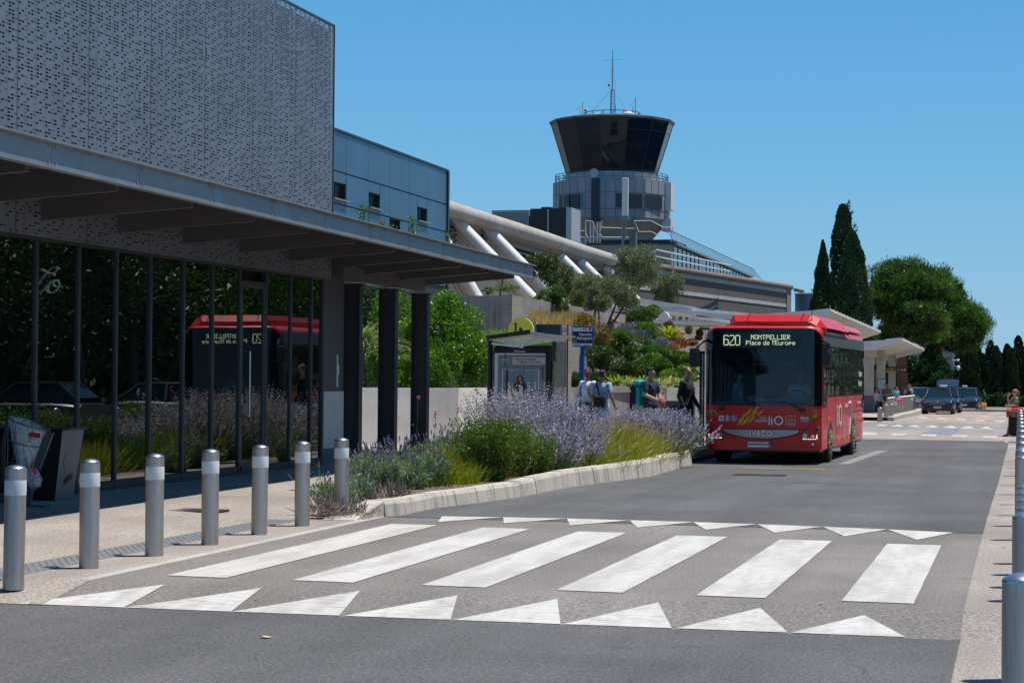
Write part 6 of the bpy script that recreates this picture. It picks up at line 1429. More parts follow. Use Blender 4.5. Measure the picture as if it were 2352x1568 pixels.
fc = rrect(B9(1536, 808), B9(1845, 1117), .04, -.034, .003).build('sign_face', NAVY, be)
def brect(x0, y0, x1, y1, nm, mat, d=-.036): a, b = B9(x0, y0), B9(x1, y1); mb = MB(); mb.b2(a.x, b.x, d, d+.001, b.z, a.z); return mb.build(nm, mat, fc)
WS = M('sign_white', (0, 0, 0))
brect(1540, 822, 1842, 882, 'white_header', WS); brect(1540, 1072, 1842, 1108, 'white_footer', WS)
brect(1786, 826, 1830, 870, 'red_logo', M('logo_red', (.6, .04, .03), .5, var=0), -.038)
mb = MB(); q = B9(1590, 838)
for dx, dz, m_ in ((-.016, 0, 0), (.016, 0, 0), (0, .014, 0), (0, -.014, 0)): mb.prism([(q.x+dx-.014, -.038, q.z+dz), (q.x+dx, -.038, q.z+dz-.014), (q.x+dx+.014, -.038, q.z+dz), (q.x+dx, -.038, q.z+dz+.014)], (0, .001, 0))
mb.build('diamond_logo', M('logo_mixed', (.35, .3, .2), .5, var=.8, scale=25), fc)
kB = .14649/PPM(bs); SW = M('sign_lettering_white', (.78, .78, .78), .4, var=0)
def bt(s, x, y, sz, mat, nm='lettering', **k): v = B9(x, y); return join_text([(s, sz*kB, (v.x, -.0375, v.z), dict(depth=.001, **k))], nm, mat, fc)
bt('Navette', 1735, 931, 62, SW, bold=.02, sx=.98); bt('Aéroport', 1723, 990, 66, SW, bold=.02, sx=.98)
bt('Hérault', 1617, 1091, 34, NAVY, bold=.018); bt('Transport', 1758, 1098, 28, NAVY, bold=.018)
bt('liO', 1733, 848, 58, INK, bold=.018); bt('SERVICE', 1668, 832, 8, INK); bt('PUBLIC', 1668, 842, 8, INK); bt('TRANSPORTS', 1668, 852, 8, INK)
v = B9(1572, 1040); mb = MB(); mb.tube([(v.x+25*kB*math.cos(t), -.037, v.z+25*kB*math.sin(t)) for t in np.linspace(0, 6.28, 20)], .0035, 4); mb.ball((v.x, -.038, v.z+10*kB), .005, 6, 4); mb.tube([(v.x, -.037, v.z+8*kB), (v.x, -.037, v.z-6*kB), (v.x+12*kB, -.037, v.z-12*kB)], .003, 4); mb.build('wheelchair_symbol', SW, fc)
a = PY(1335, 797, YT)-bs; c_ = Vector((0, 0, -bs.z)); mb = MB(); x0 = PY(1333.5, 800, YT).x-bs.x; x1 = PY(1342.5, 800, YT).x-bs.x; zb = PY(1339, 816, YT).z
mb.b2(x0, x1, -.02, .06, zb, B9(1600, 1120).z); mb.build('upper_post', SB, be)
x0, x1, x2 = [PY(x, 850, YT).x-bs.x for x in (1331.5, 1340.5, 1345)]
mb = MB(); mb.b2(x0, x1, -.06, .08, 0, zb); mb.b2(x1, x1+.01, -.05, .1, 0, zb); mb.build('lower_post', SB, be, bevel=.01)
mb = MB(); mb.b2(x1+.002, x2, -.045, .08, .9, zb-.02); tt = mb.build('timetable_panel', M('timetable', (.35, .38, .42), .3, var=.35, scale=22), be)
# ---- white perforated canopy beams and roofs
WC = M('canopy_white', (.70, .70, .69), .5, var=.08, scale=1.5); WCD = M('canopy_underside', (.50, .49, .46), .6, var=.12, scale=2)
DF = lambda x, y: (1366.6+x*.09887, 677.5+y*.09887)
def beamholes(pts_top, pts_bot, Y, holes, name, e, th=.10):
    """flat web with round holes, traced between a top and a bottom edge; holes are (x, y, r) in the photo"""
    bm = bmesh.new(); pts = [PY(*p, Y) for p in pts_top]+[PY(*p, Y) for p in pts_bot[::-1]]
    verts = [bm.verts.new(p-Vector(e.location)) for p in pts]; edges = [bm.edges.new((verts[i], verts[(i+1) % len(verts)])) for i in range(len(verts))]
    for hx, hy, hr in holes:
        c = PY(hx, hy, Y)-Vector(e.location); r = hr/PPM(PY(hx, hy, Y)); n = 18
        vv = [bm.verts.new((c.x+r*math.cos(2*math.pi*i/n), c.y, c.z+r*math.sin(2*math.pi*i/n))) for i in range(n)]
        edges += [bm.edges.new((vv[i], vv[(i+1) % n])) for i in range(n)]
    bmesh.ops.triangle_fill(bm, use_beauty=True, edges=edges)
    me = bpy.data.meshes.new(name); bm.to_mesh(me); bm.free(); me.materials.append(WC); o = bpy.data.objects.new(name, me); put(o, e)
    s = o.modifiers.new('thickness', 'SOLIDIFY'); s.thickness = th; s.offset = 0; return o
def canopy(Y, top, bot, holes, label, disc=None, roof=None, cols=None, ribs=None, cols_x=None):
    c = PY(*top[0], Y); e = empty('white_canopy', (c.x, Y, 0), 0, label, 'canopy'); beamholes(top, bot, Y, holes, 'perforated_beam', e)
    L0 = Vector((c.x, Y, 0))
    mb = MB()
    for a, b in zip(top, top[1:]): mb.bar(PY(*a, Y)-L0, PY(*b, Y)-L0, .30, .09)
    for a, b in zip(bot, bot[1:]): mb.bar(PY(*a, Y)-L0, PY(*b, Y)-L0, .45, .12)
    mb.build('flange', WC, e)
    if disc:
        q = PY(disc[0], disc[1], Y-.4)-L0; r = disc[2]/PPM(q+L0); mb = MB(); mb.tube([q, q+Vector((.03, .6, 0))], r, 28); mb.build('cross_tube', WC, e, smooth=True)
    return e, L0
e1, l1 = canopy(88, [DF(1000, 98), DF(1500, 170), DF(2323, 300)], [DF(250, 345), DF(1000, 370), DF(1860, 370), DF(2290, 345)], [(DF(1070, 250)[0], DF(1070, 250)[1], 4.4), (*DF(1193, 258), 3.9), (*DF(1300, 268), 3.3), (*DF(1395, 275), 2.6), (*DF(440, 240), 6.2), (*DF(880, 225), 5.2)], 'long white perforated beam canopy left of the bus, behind the olive trees')
mb = MB(); a, b = PY(*DF(250, 352), 88)-l1, PY(*DF(1860, 372), 88)-l1
mb.prism([a, b, b+Vector((0, 6, 0)), a+Vector((0, 6, 0))], (0, 0, .1))
for k in range(14): mb.bar(a+Vector((0, .4+.42*k, -.03)), b+Vector((0, .4+.42*k, -.03)), .12, .07)
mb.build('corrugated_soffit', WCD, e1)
e2, l2 = canopy(80, [DF(1500, 500), DF(1640, 415), DF(1870, 430), DF(2323, 520), DF(3300, 640)], [DF(1375, 612), DF(1600, 640), DF(2323, 660), DF(3300, 668)], [(*DF(1818, 535), 6.0), (*DF(1978, 545), 5.6), (*DF(2132, 555), 5.1), (*DF(2272, 565), 4.6), (*DF(2420, 575), 4.2), (*DF(2560, 585), 3.8)], 'white perforated beam canopy with a big round tube end beside the bus roof', disc=(*DF(1605, 508), 10.5))
mb = MB(); mb.bar(PY(*DF(2260, 325), 80)-l2, PY(*DF(2900, 430), 80)-l2, .12, .12); mb.prism([v+Vector((0, -.5, 0)) for v in (PY(*DF(1870, 340), 80)-l2, PY(*DF(3300, 470), 80)-l2, PY(*DF(3300, 585), 80)-l2, PY(*DF(1870, 400), 80)-l2)], (0, .3, 0)); mb.build('tapered_roof_edge', WC, e2)
mb = MB()
a, b = PY(*DF(1600, 645), 80)-l2, PY(*DF(3300, 672), 80)-l2; mb.prism([a, b, b+Vector((0, 3, 0)), a+Vector((0, 3, 0))], (0, 0, .1))
for k in range(7): mb.bar(a+Vector((0, .4+.42*k, -.03)), b+Vector((0, .4+.42*k, -.03)), .12, .07)
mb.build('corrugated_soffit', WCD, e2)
def roof_canopy(Y0, Y1, fr_, bk, label, cols=None, n=22, hb=None):
    """corrugated canopy roof: fr_ = front edge points (photo), bk = matching back points, waved sheet between"""
    c = PY(*fr_[0], Y0); e = empty('white_canopy', (c.x, Y0, 0), 0, label, 'canopy'); L0 = Vector((c.x, Y0, 0))
    F_ = [PY(*p, Y0)-L0 for p in fr_]; Bk = [PY(*p, Y1)-L0 for p in bk]
    mb = MB()
    def samp(P, t):
        s = t*(len(P)-1); i = min(int(s), len(P)-2); return P[i].lerp(P[i+1], s-i)
    K = n*4; M_ = 6
    for i in range(K+1):
        for j in range(M_+1):
            q = samp(F_, j/M_).lerp(samp(Bk, j/M_), i/K); q = q+Vector((0, 0, .10*math.cos(i*math.pi/2))); mb.v.append(tuple(q))
    for i in range(K):
        for j in range(M_): mb.add((i*(M_+1)+j, i*(M_+1)+j+1, (i+1)*(M_+1)+j+1, (i+1)*(M_+1)+j))
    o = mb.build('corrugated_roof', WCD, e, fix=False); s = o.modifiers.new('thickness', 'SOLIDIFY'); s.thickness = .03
    mb = MB()
    for a, b in zip(F_, F_[1:]): mb.bar(a+Vector((0, 0, .02)), b+Vector((0, 0, .02)), .1, .16)
    for a, b in zip(Bk, Bk[1:]): mb.bar(a, b, .1, .12)
    mb.bar(F_[-1], Bk[-1], .06, .1); mb.build('rim', WC, e)
    return e, L0, F_, Bk
e3, l3, F3, B3 = roof_canopy(92, 108, [(1830, 722), (1905, 714), (1908, 712.5)], [(1890, 775), (1975, 777), (2022, 762)], 'first white corrugated canopy roof rising behind the bus roof', n=16)
mb = MB(); mb.bar(PY(1560, 737, 92)-l3, PY(1908, 713, 92)-l3, .2, .12); mb.poly([PY(1800, 724, 92)-l3, PY(1905, 713, 92)-l3, PY(1905, 728, 92)-l3, PY(1800, 732, 92)-l3]); mb.build('perforated_beam', WC, e3)
e4, l4, F4, B4 = roof_canopy(112, 132, [(1985, 801), (2040, 782), (2072, 779.5)], [(1985, 812), (2040, 824), (2122, 803)], 'second white corrugated canopy with concrete columns right of the bus', n=20)
beam4 = beamholes([(1975, 784), (2074, 778)], [(1975, 806), (2005, 802), (2060, 785)], 111.5, [(2000, 793, 3), (2015, 790, 2.6), (2029, 788, 2.2), (2042, 785.5, 1.8)], 'perforated_beam', e4)
CC4 = concrete('column_cream', (.50, .46, .38), .15); CD4 = concrete('column_base', (.16, .15, .145), .3)
for xa, xb, yb, Yc in ((1984, 2005, 946, 113), (2013, 2031.5, 943, 119), (2040, 2056, 938, 126)):
    a, b = PY(xa, yb, Yc)-l4, PY(xb, yb, Yc)-l4; zt_ = PY(xa, 815, Yc).z-.1
    mb = MB(); mb.b2(a.x, b.x, a.y, a.y+.6, .85, zt_+.3); mb.b2(a.x-.05, b.x+.05, a.y-.03, a.y+.63, zt_-.45, zt_-.1); cc = mb.build('column', CC4, e4); mb = MB(); mb.b2(a.x-.004, b.x+.004, a.y-.004, a.y+.604, -.3, .85); mb.build('column_base', CD4, cc)
mb = MB(); q = PY(2068, 830, 134)-l4; mb.tube([(q.x-2.4, q.y-12, q.z-.75), (q.x-2.4, q.y-11.9, q.z-.75)], .001); 
# round disc sign behind the columns
dq = PY(2010, 868, 128); mb = MB(); mb.tube([(0, 0, 0), (0, .08, 0)], 22/PPM(dq), 28); d_ = mb.build('round_sign', M('khaki_disc', (.17, .14, .07), .7, var=.05)); d_.location = dq; tag(d_, 'large olive coloured round sign half hidden by the canopy columns', 'sign')
mb = MB(); mb.tube([(0, .1, -1.0), (0, .1, -dq.z-.3)], .06, 8); mb.build('post', BLK, d_)
# taxi direction sign
DT = lambda x, y: (1981+x*.10986, 832.6+y*.10986)
tq = PY(*DT(710, 150), 125); te = empty('direction_sign', tuple(tq), 0, 'dark overhead direction sign with yellow taxi symbols', 'sign')
t_ = lambda x, y: PY(*DT(x, y), 125)-tq
a, b = t_(470, 82), t_(930, 215); mb = MB(); mb.b2(a.x, b.x, 0, .12, b.z, a.z); tb_ = mb.build('sign_box', M('sign_dark', (.03, .035, .035), .5, var=.1), te)
YT2 = M('taxi_yellow', (.6, .48, .04), .5, var=0); a, b = t_(497, 178), t_(708, 204); mb = MB(); mb.b2(a.x, b.x, -.005, .0, b.z, a.z); mb.build('yellow_strip', YT2, tb_)
for xx, rr_ in ((600, 27), (832, 25)): q = t_(xx, 140 if xx < 700 else 153); mb = MB(); mb.tube([(q.x, -.01, q.z), (q.x, .0, q.z)], rr_*.10986/PPM(tq), 20); mb.build('yellow_disc', YT2, tb_); mb = MB(); mb.b2(q.x-.04, q.x+.04, -.015, -.0101, q.z-.02, q.z+.01); mb.b2(q.x-.025, q.x+.025, -.015, -.0101, q.z+.01, q.z+.03); mb.build('taxi_symbol', PIC, tb_)
kT = .10986/PPM(tq); v = t_(658, 142); v2 = t_(758, 140); v3 = t_(758, 156)
join_text([('Taxis', 26*kT, (v.x, -.004, v.z), dict(depth=.001)), ('Dépose', 18*kT, (v2.x, -.004, v2.z), dict(depth=.001)), ('minute', 18*kT, (v3.x, -.004, v3.z), dict(depth=.001))], 'lettering', SW, tb_)
mb = MB(); q = t_(885, 155); s = 16*kT; mb.bar((q.x-s, -.01, q.z-s), (q.x+s, -.01, q.z+s), .02, .035); mb.bar((q.x+s, -.01, q.z+s*1.1), (q.x-s*.5, -.01, q.z+s*1.1), .02, .035); mb.bar((q.x+s, -.01, q.z+s*1.1), (q.x+s, -.01, q.z-s*.5), .02, .035)
q = t_(535, 138); [mb.bar((q.x+dx*s*.5, -.01, q.z+dz*s*.5), (q.x+dx*s*1.2, -.01, q.z+dz*s*1.2), .02, .03) for dx, dz in ((1, 0), (-1, 0), (0, 1), (0, -1))]; mb.build('arrow', SW, tb_)
mb = MB(); q = t_(700, 80); mb.b2(q.x-.02, q.x+.02, 0, .05, q.z, q.z+.5); q = t_(480, 150); mb.b2(q.x-1.2, q.x, .04, .1, q.z, q.z+.06); mb.build('hanger', BLK, te)
# notice board, yellow height post, concrete block, yellow grit bin, camera mast
nq = PY(*DT(405, 560), 118); ne = empty('notice_board', (nq.x, 118, 0), 0, 'framed white notice board beside the canopy column', 'notice board'); n_ = lambda x, y: PY(*DT(x, y), 118)-Vector((nq.x, 118, 0))
a, b = n_(310, 340), n_(493, 568); mb = MB(); mb.b2(a.x, b.x, 0, .1, b.z, a.z); nb = mb.build('frame', M('board_frame', (.12, .14, .15), .4, .4), ne); a, b = n_(325, 358), n_(478, 552); mb = MB(); mb.b2(a.x, b.x, -.01, -.001, b.z, a.z); mb.build('notice', M('notice_white', (.55, .58, .58), .4, var=.03), nb)
kN = .10986/PPM(nq); it = []
for yy, sz, s in ((380, 12, 'Informations'), (432, 18, 'NAVETTE'), (455, 12, 'Horaires des bus'), (480, 12, 'Billets en vente'), (502, 16, 'Tarifs'), (532, 12, 'Aéroport')): v = n_(400, yy); it.append((s, sz*kN, (v.x, -.012, v.z), dict(depth=.0005)))
join_text(it, 'lettering', INK, nb); a, b = n_(330, 575), n_(420, 850); mb = MB(); mb.b2(a.x, b.x, .02, .1, .1, a.z); mb.build('lower_panel', M('notice_white', (0, 0, 0)), ne); a = n_(305, 575); mb = MB(); mb.b2(a.x, a.x+.16, -.02, .03, .7, a.z); mb.build('red_box', RED, ne)
yq = G(*DT(1100, 930), -.1); ye = empty('height_post', tuple(yq), 0, 'thin pale yellow post with a red foot standing on the concrete block', 'post'); mb = MB(); H_ = 50/PPM(yq); mb.tube([(0, 0, .5), (0, 0, H_)], .07, 10); mb.build('shaft', M('pale_yellow', (.52, .48, .28), .6, var=.1), ye); mb = MB(); mb.lathe([(.12, .38), (.12, .5), (.08, .52)], n=12); mb.build('red_foot', RED, ye)
a, b = G(*DT(975, 960), -.1), G(*DT(1200, 960), -.1); mb = MB(); mb.b2(0, (b-a).x, 0, 1.2, 0, .40); mb.b2(-.03, (b-a).x+.03, -.03, 1.23, .40, .46); cb = mb.build('concrete_block', CG, None, bevel=.03); cb.location = a; tag(cb, 'low grey concrete block with pale top beside the blue taxi', 'concrete block'); ye.location = (yq.x, a.y+.4, a.z)
gq = PY(*((2153+632*.1465), 804+935*.1465), 150); ge = empty('grit_bin', tuple(gq), 0, 'yellow plastic grit bin in front of the dark cypress hedge', 'grit bin'); g_ = lambda x, y: PY(2153+x*.1465, 804+y*.1465, 150)-gq
YG = M('grit_yellow', (.72, .42, .02), .5, var=.1); mb = MB(); a, b, c_, d_ = g_(643, 937), g_(760, 937), g_(766, 862), g_(635, 862); mb.prism([a, b, c_, d_], (0, .6, 0)); mb.build('body', YG, ge, bevel=.03)
mb = MB(); a, b = g_(629, 864), g_(773, 845); mb.b2(a.x, b.x, -.05, .65, a.z, b.z); a, b = g_(640, 845), g_(765, 822); mb.b2(a.x, b.x, .1, .6, a.z, b.z); mb.build('lid', YG, ge, bevel=.03); a = g_(703, 903); mb = MB(); mb.b2(a.x-.05, a.x+.05, -.02, .0, a.z-.05, a.z+.06); mb.build('latch', WH, ge)
mq = G(2185, 942, -.3); me_ = empty('camera_mast', (mq.x, 165, -.3), 0, 'slim grey mast with two small cameras before the pale far building', 'camera mast'); m_ = lambda x, y: PY(x, y, 165)-Vector((PY(2185.5, 930, 165).x, 165, -.3)); me_.location = (PY(2185.5, 930, 165).x, 165, -.3)
mb = MB(); mb.tube([(0, 0, 0), (0, 0, m_(2185, 808).z)], .11, 10); mb.build('mast', M('mast_grey2', (.30, .33, .36), .5, .3), me_, smooth=True)
for yy in (827, 841): q = m_(2192, yy); mb = MB(); mb.tube([(0, 0, q.z), (q.x+.25, 0, q.z+.02)], .04, 6); mb.ball((q.x+.3, -.05, q.z-(.12 if yy > 830 else 0)), .16 if yy > 830 else .1, 10, 8, (1, 1, 1.2)); mb.build('camera', WH, me_, smooth=True)
# low kerb wall at the end of the road, and floodlights in the garden
mb = MB(); a, b = G(2155, 946, -.42), G(2420, 949, -.42); mb.b2(a.x, b.x+4, a.y, a.y+.4, -.45, -.2); kw = mb.build('low_wall', GRANITE); tag(kw, 'low pale kerb wall closing the far end of the road', 'low wall')
for i, (x, y, Yf) in enumerate(((440, 590, 78), (1980, 865, 84))):
    fq = PY(*DF(x, y), Yf); fe_ = empty('floodlight', tuple(fq), 0, ['beige floodlight between the olive stems', 'beige floodlight in front of the wall by the red ball shrub'][i], 'floodlight', 'beige floodlights in the garden'); k = .09887/PPM(fq)
    mb = MB(); a = Vector((-85*k, 0, 45*k)); mb.bar(a, -a, .3, 95*k, up=(0, 0, 1)); mb.build('lamp_housing', M('housing_beige', (.34, .27, .19), .5, var=.05), fe_, bevel=.03); mb = MB(); mb.bar((-60*k, 0, -20*k), (-130*k, 0, -70*k), .06, .06); mb.tube([(-110*k, 0, -60*k), (-110*k, 0, -300*k)], .1, 8); mb.build('bracket', BLK, fe_)
    mb = MB(); mb.b2(-50*k, 0, 0, .05, -260*k, -110*k); o = mb.build('blue_tag', M('tag_blue', (.05, .18, .45), .5), fe_)
# ================================================================ THE BUS
BZ = -.14; BYAW = -math.radians(1.336); BLEN = 9.5; HW = 1.275
Rc = Vector((-4.15, 44.5, BZ)); lat = Vector((math.cos(BYAW), math.sin(BYAW), 0))
bus = empty('city_bus', tuple(Rc-lat*HW), BYAW, 'red city bus showing line 620, its front door open at the kerb', 'bus')
def paintm(name, col, rough=.38, coat=.12, var=.06):
    m, nt, p = newmat(name); n = N(nt, 'ShaderNodeTexNoise', Scale=2.2, Detail=5); nt.links.new(coords(nt), n.inputs['Vector'])
    r = ramp(nt, [(.3, tuple(x*(1-var) for x in col)), (.7, tuple(min(1, x*(1+var)) for x in col))], n.outputs[0]); nt.links.new(r.outputs[0], p.inputs['Base Color'])
    p.inputs['Roughness'].default_value = rough; p.inputs['Coat Weight'].default_value = coat; p.inputs['Coat Roughness'].default_value = .06; return m
BR = paintm('bus_red', (.58, .008, .008), .34, .12); BG = glassy('bus_side_glass', (.018, .018, .02), 1.5, .03, wave=.12, wscale=1.2)
RUB = M('black_rubber', (.012, .012, .013), .6, var=0); BPL = M('black_plastic', (.014, .014, .016), .35, var=0)
def yf(x):           # bowed front: how far back the face lies at x
    a = abs(x)/HW; return .02+.10*a*a+.16*max(0, a-.86)**1.2*8
def patch(name, mat, x0, x1, zl, zh, d, n=24, par=bus, lean=.035, smooth=True, m=8, th=0):
    """panel of the curved front between z curves zl(x) and zh(x), d in front of the face"""
    zl = zl if callable(zl) else (lambda x, v=zl: v); zh = zh if callable(zh) else (lambda x, v=zh: v); mb = MB()
    for i in range(n+1):
        x = x0+(x1-x0)*i/n; a, b = zl(x), zh(x)
        for j in range(m+1): z = a+(b-a)*j/m; mb.v.append((x, yf(x)+lean*max(0, z-1.2)**1.6*.6+.04*max(0, .75-z)-d, z))
    for i in range(n):
        for j in range(m): k = i*(m+1)+j; mb.add((k, k+m+1, k+m+2, k+1))
    return mb.build(name, mat, par, smooth='all' if smooth else False, fix=False)
def fy(x, z): return yf(x)+.035*max(0, z-1.2)**1.6*.6+.04*max(0, .75-z)
def LX(cx): return (cx-900)*.00243
def LZ(cy): return .33+(1345-cy)*.00243+.02
# shell: rounded section swept back from the front
def sect(y, hw, ztop, r, zb=.34, n=6):
    P = [(-hw, y, zb), (-hw, y, ztop-r)]
    for k in range(1, n+1): t = R(90)*k/n; P.append((-hw+r-r*math.cos(t), y, ztop-r+r*math.sin(t)))
    P += [(-x, yy, z) for x, yy, z in P[::-1]]; return P
mb = MB(); secs = [sect(.30, HW-.012, 2.98, .16), sect(.45, HW, 3.02, .17), sect(BLEN*.5, HW, 3.03, .17), sect(BLEN-.25, HW, 3.03, .17), sect(BLEN-.02, HW-.05, 2.95, .18)]
k = len(secs[0])
for s in secs: mb.v += s
for i in range(len(secs)-1):
    for j in range(k-1): mb.add((i*k+j, i*k+j+1, (i+1)*k+j+1, (i+1)*k+j))
mb.add([4*k+j for j in range(k)])
body = mb.build('body_shell', paintm('bus_red_glare', (.58, .06, .07), .42, .25), bus, smooth='all', fix=True)  # paler red: sun glare on the dusty side is put into the colour
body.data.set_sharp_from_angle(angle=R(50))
mb = MB(); mb.b2(-HW+.06, HW-.06, .35, BLEN-.1, .28, .40); mb.build('floor', BPL, bus)
# roof brow joining front to shell
mb = MB(); nx = 20
for i in range(nx+1):
    x = -HW+2*HW*i/nx; a = abs(x)/HW; zr_ = 2.99-.30*max(0, a-.80)**2*22*.6
    for (yy, zz) in ((fy(x, 2.93)-.01, LZ(262)-.30*max(0, a-.80)**2*14), (fy(x, 3.0)-.012, min(zr_, LZ(240)-.1*max(0, a-.8))), (fy(x, 3.0)+.06, zr_+.035), (.32, zr_+.045)): mb.v.append((x*(1 if a < .97 else .995), yy, zz))
for i in range(nx):
    for j in range(3): k_ = i*4+j; mb.add((k_, k_+4, k_+5, k_+1))
mb.build('roof_brow', BR, bus, smooth='all', fix=False)
patch('front_panel', BR, -HW, HW, .36, LZ(958), 0.0, 40)
patch('bumper', BR, -HW+.02, HW-.02, .33, .40, .015)
for s in (-1, 1):     # corner pieces joining the front to the sides
    mb = MB()
    for z in (.36, LZ(958)): mb.v += [(s*HW, fy(HW, z), z), (s*(HW-.004), .48, z)]
    mb.add((0, 1, 3, 2)); mb.build('corner_panel', BR, bus, fix=False)
    mb = MB()
    for z in (LZ(958), 2.78): mb.v += [(s*HW, fy(HW, z), z), (s*(HW-.006), .40, z)]
    mb.add((0, 1, 3, 2)); mb.build('corner_pillar', BG if s > 0 else BPL, bus, fix=False)
topz = lambda x: LZ(262)-.30*max(0, abs(x)/HW-.80)**2*14
MASK = glassy('mask_black', (.006, .007, .009), 1.5, .06)
patch('display_band', MASK, -HW+.015, HW-.015, LZ(455), lambda x: topz(x)-.002, .006, 40)
for s in (-1, 1): patch('mask_side', MASK, s*HW*.999, s*(HW-.085), LZ(958), LZ(455), .007, 4)
patch('mask_bottom', MASK, -HW+.08, HW-.08, LZ(958), LZ(948), .007, 30, m=1)
def windscreen():
    m, nt, p = newmat('windscreen_glass'); p.inputs['Base Color'].default_value = (.006, .03, .045, 1); p.inputs['Roughness'].default_value = .02; p.inputs['IOR'].default_value = 1.5
    t = nt.nodes.new('ShaderNodeBsdfTransparent'); t.inputs[0].default_value = (.42, .80, .95, 1); ms = nt.nodes.new('ShaderNodeMixShader'); ms.inputs[0].default_value = .16
    nt.links.new(t.outputs[0], ms.inputs[1]); nt.links.new(p.outputs[0], ms.inputs[2])
    fr_ = nt.nodes.new('ShaderNodeFresnel'); fr_.inputs[0].default_value = 1.5; gl = nt.nodes.new('ShaderNodeBsdfGlossy'); gl.inputs['Roughness'].default_value = .02; m2 = nt.nodes.new('ShaderNodeMixShader')
    nt.links.new(fr_.outputs[0], m2.inputs[0]); nt.links.new(ms.outputs[0], m2.inputs[1]); nt.links.new(gl.outputs[0], m2.inputs[2]); nt.links.new(m2.outputs[0], nt.nodes['Material Output'].inputs[0]); return m
patch('windscreen', windscreen(), -HW+.085, HW-.085, LZ(948), LZ(455), .004, 30)
# LED display
a = (LX(535), LX(1240)); mb = MB(); mb.b2(a[0], a[1], fy(0, 2.7)-.035, fy(0, 2.7)+.0, LZ(440), LZ(303)); disp = mb.build('display', M('display_black', (.006, .012, .018), .25, var=0), bus)
LED = M('led_light', (.7, .8, .5), .5, var=0, emit=(.78, .95, .60), estr=.62)
FONT = {'M': '10001 11011 10101 10101 10001 10001 10001', 'O': '01110 10001 10001 10001 10001 10001 01110', 'N': '10001 11001 10101 10011 10001 10001 10001', 'T': '11111 00100 00100 00100 00100 00100 00100', 'P': '11110 10001 10001 11110 10000 10000 10000', 'E': '11111 10000 10000 11110 10000 10000 11111', 'L': '10000 10000 10000 10000 10000 10000 11111', 'I': '111 010 010 010 010 010 111', 'R': '11110 10001 10001 11110 10100 10010 10001',
 'l': '11 01 01 01 01 01 01', 'a': '00000 00000 01110 00001 01111 10001 01111', 'c': '0000 0000 0111 1000 1000 1000 0111', 'e': '00000 00000 01110 10001 11111 10000 01110', 'd': '00001 00001 01111 10001 10001 10001 01111', "'": '1 1 0 0 0 0 0', 'u': '00000 00000 10001 10001 10001 10001 01111', 'r': '0000 0000 1011 1100 1000 1000 1000', 'o': '00000 00000 01110 10001 10001 10001 01110', 'p': '00000 00000 11110 10001 11110 10000 10000', ' ': '00 00 00 00 00 00 00'}
def led(s, x0, x1, z0, z1, mb, rows=7):
    colsum = sum(len(FONT[c].split()[0])+1 for c in s)-1; px = (x1-x0)/colsum; pz_ = (z1-z0)/rows; x = x0
    for c in s:
        g_ = FONT[c].split()
        for r_, row in enumerate(g_):
            for q, b in enumerate(row):
                if b == '1': mb.b2(x+q*px+px*.04, x+q*px+px*.96, fy(0, 2.7)-.041, fy(0, 2.7)-.0355, z1-(r_+1)*pz_+pz_*.10, z1-r_*pz_-pz_*.08)
        x += (len(g_[0])+1)*px
mb = MB(); led('MONTPELLIER', LX(798), LX(1150), LZ(365), LZ(322), mb); led("Place de l'Europe", LX(753), LX(1195), LZ(414), LZ(374), mb)
BIG = {'6': ['0111110', '1000001', '1000000', '1000000', '1000000', '1011110', '1100001', '1000001', '1000001', '1000001', '1000001', '1000001', '0111110'], '2': ['0111110', '1000001', '0000001', '0000001', '0000001', '0000010', '0000100', '0001000', '0010000', '0100000', '1000000', '1000000', '1111111'], '0': ['0111110']+['1000001']*11+['0111110']}
px_ = (LX(700)-LX(550))/23; pz_ = (LZ(325)-LZ(418))/13
for i, c in enumerate('620'):
    for r_, row in enumerate(BIG[c]):
        for q, b in enumerate(row):
            if b == '1': x = LX(550)+(i*8+q)*px_; z = LZ(325)-(r_+1)*pz_; mb.b2(x+px_*.0, x+px_*1.05, fy(0, 2.7)-.041, fy(0, 2.7)-.0355, z+pz_*.06, z+pz_*.94)
mb.build('display_text', LED, disp)
# decals
def decal(name, pts, mat, d=.006, par=bus):
    mb = MB(); mb.poly([(LX(x), fy(LX(x), LZ(y))-d, LZ(y)) for x, y in pts]); return mb.build(name, mat, par, fix=False)
def thick(name, pts, w, mat, d=.006): # a stroke along photo points
    mb = MB(); P = [Vector((LX(x), 0, LZ(y))) for x, y in pts]
    for a, b in zip(P, P[1:]):
        t = (b-a).normalized(); n = Vector((-t.z, 0, t.x))*w/2
        mb.poly([(v.x, fy(v.x, v.z)-d, v.z) for v in (a-n, b-n, b+n, a+n)])
    return mb, P
GRN = M('leaf_green', (.07, .28, .035), .4, var=0); YLW = M('stripe_yellow', (.62, .42, .02), .4, var=0); DWH = M('decal_white', (.72, .72, .74), .4, var=0); DBL = M('decal_blue', (.01, .08, .32), .4, var=0)
def smooth_leaf(pts): return pts
decal('leaf_decal', [(415, 1002), (440, 996), (475, 1005), (505, 1045), (470, 1050), (430, 1040), (412, 1020)], GRN); decal('leaf_decal', [(385, 1010), (400, 1003), (415, 1006), (400, 1018)], GRN); decal('leaf_decal', [(385, 1028), (405, 1030), (412, 1068), (392, 1060)], GRN)
decal('leaf_decal', [(1340, 985), (1365, 980), (1388, 998), (1365, 1012)], GRN); decal('leaf_decal', [(1340, 1065), (1355, 1030), (1390, 1020), (1388, 1050), (1365, 1062)], GRN)
mb = MB()
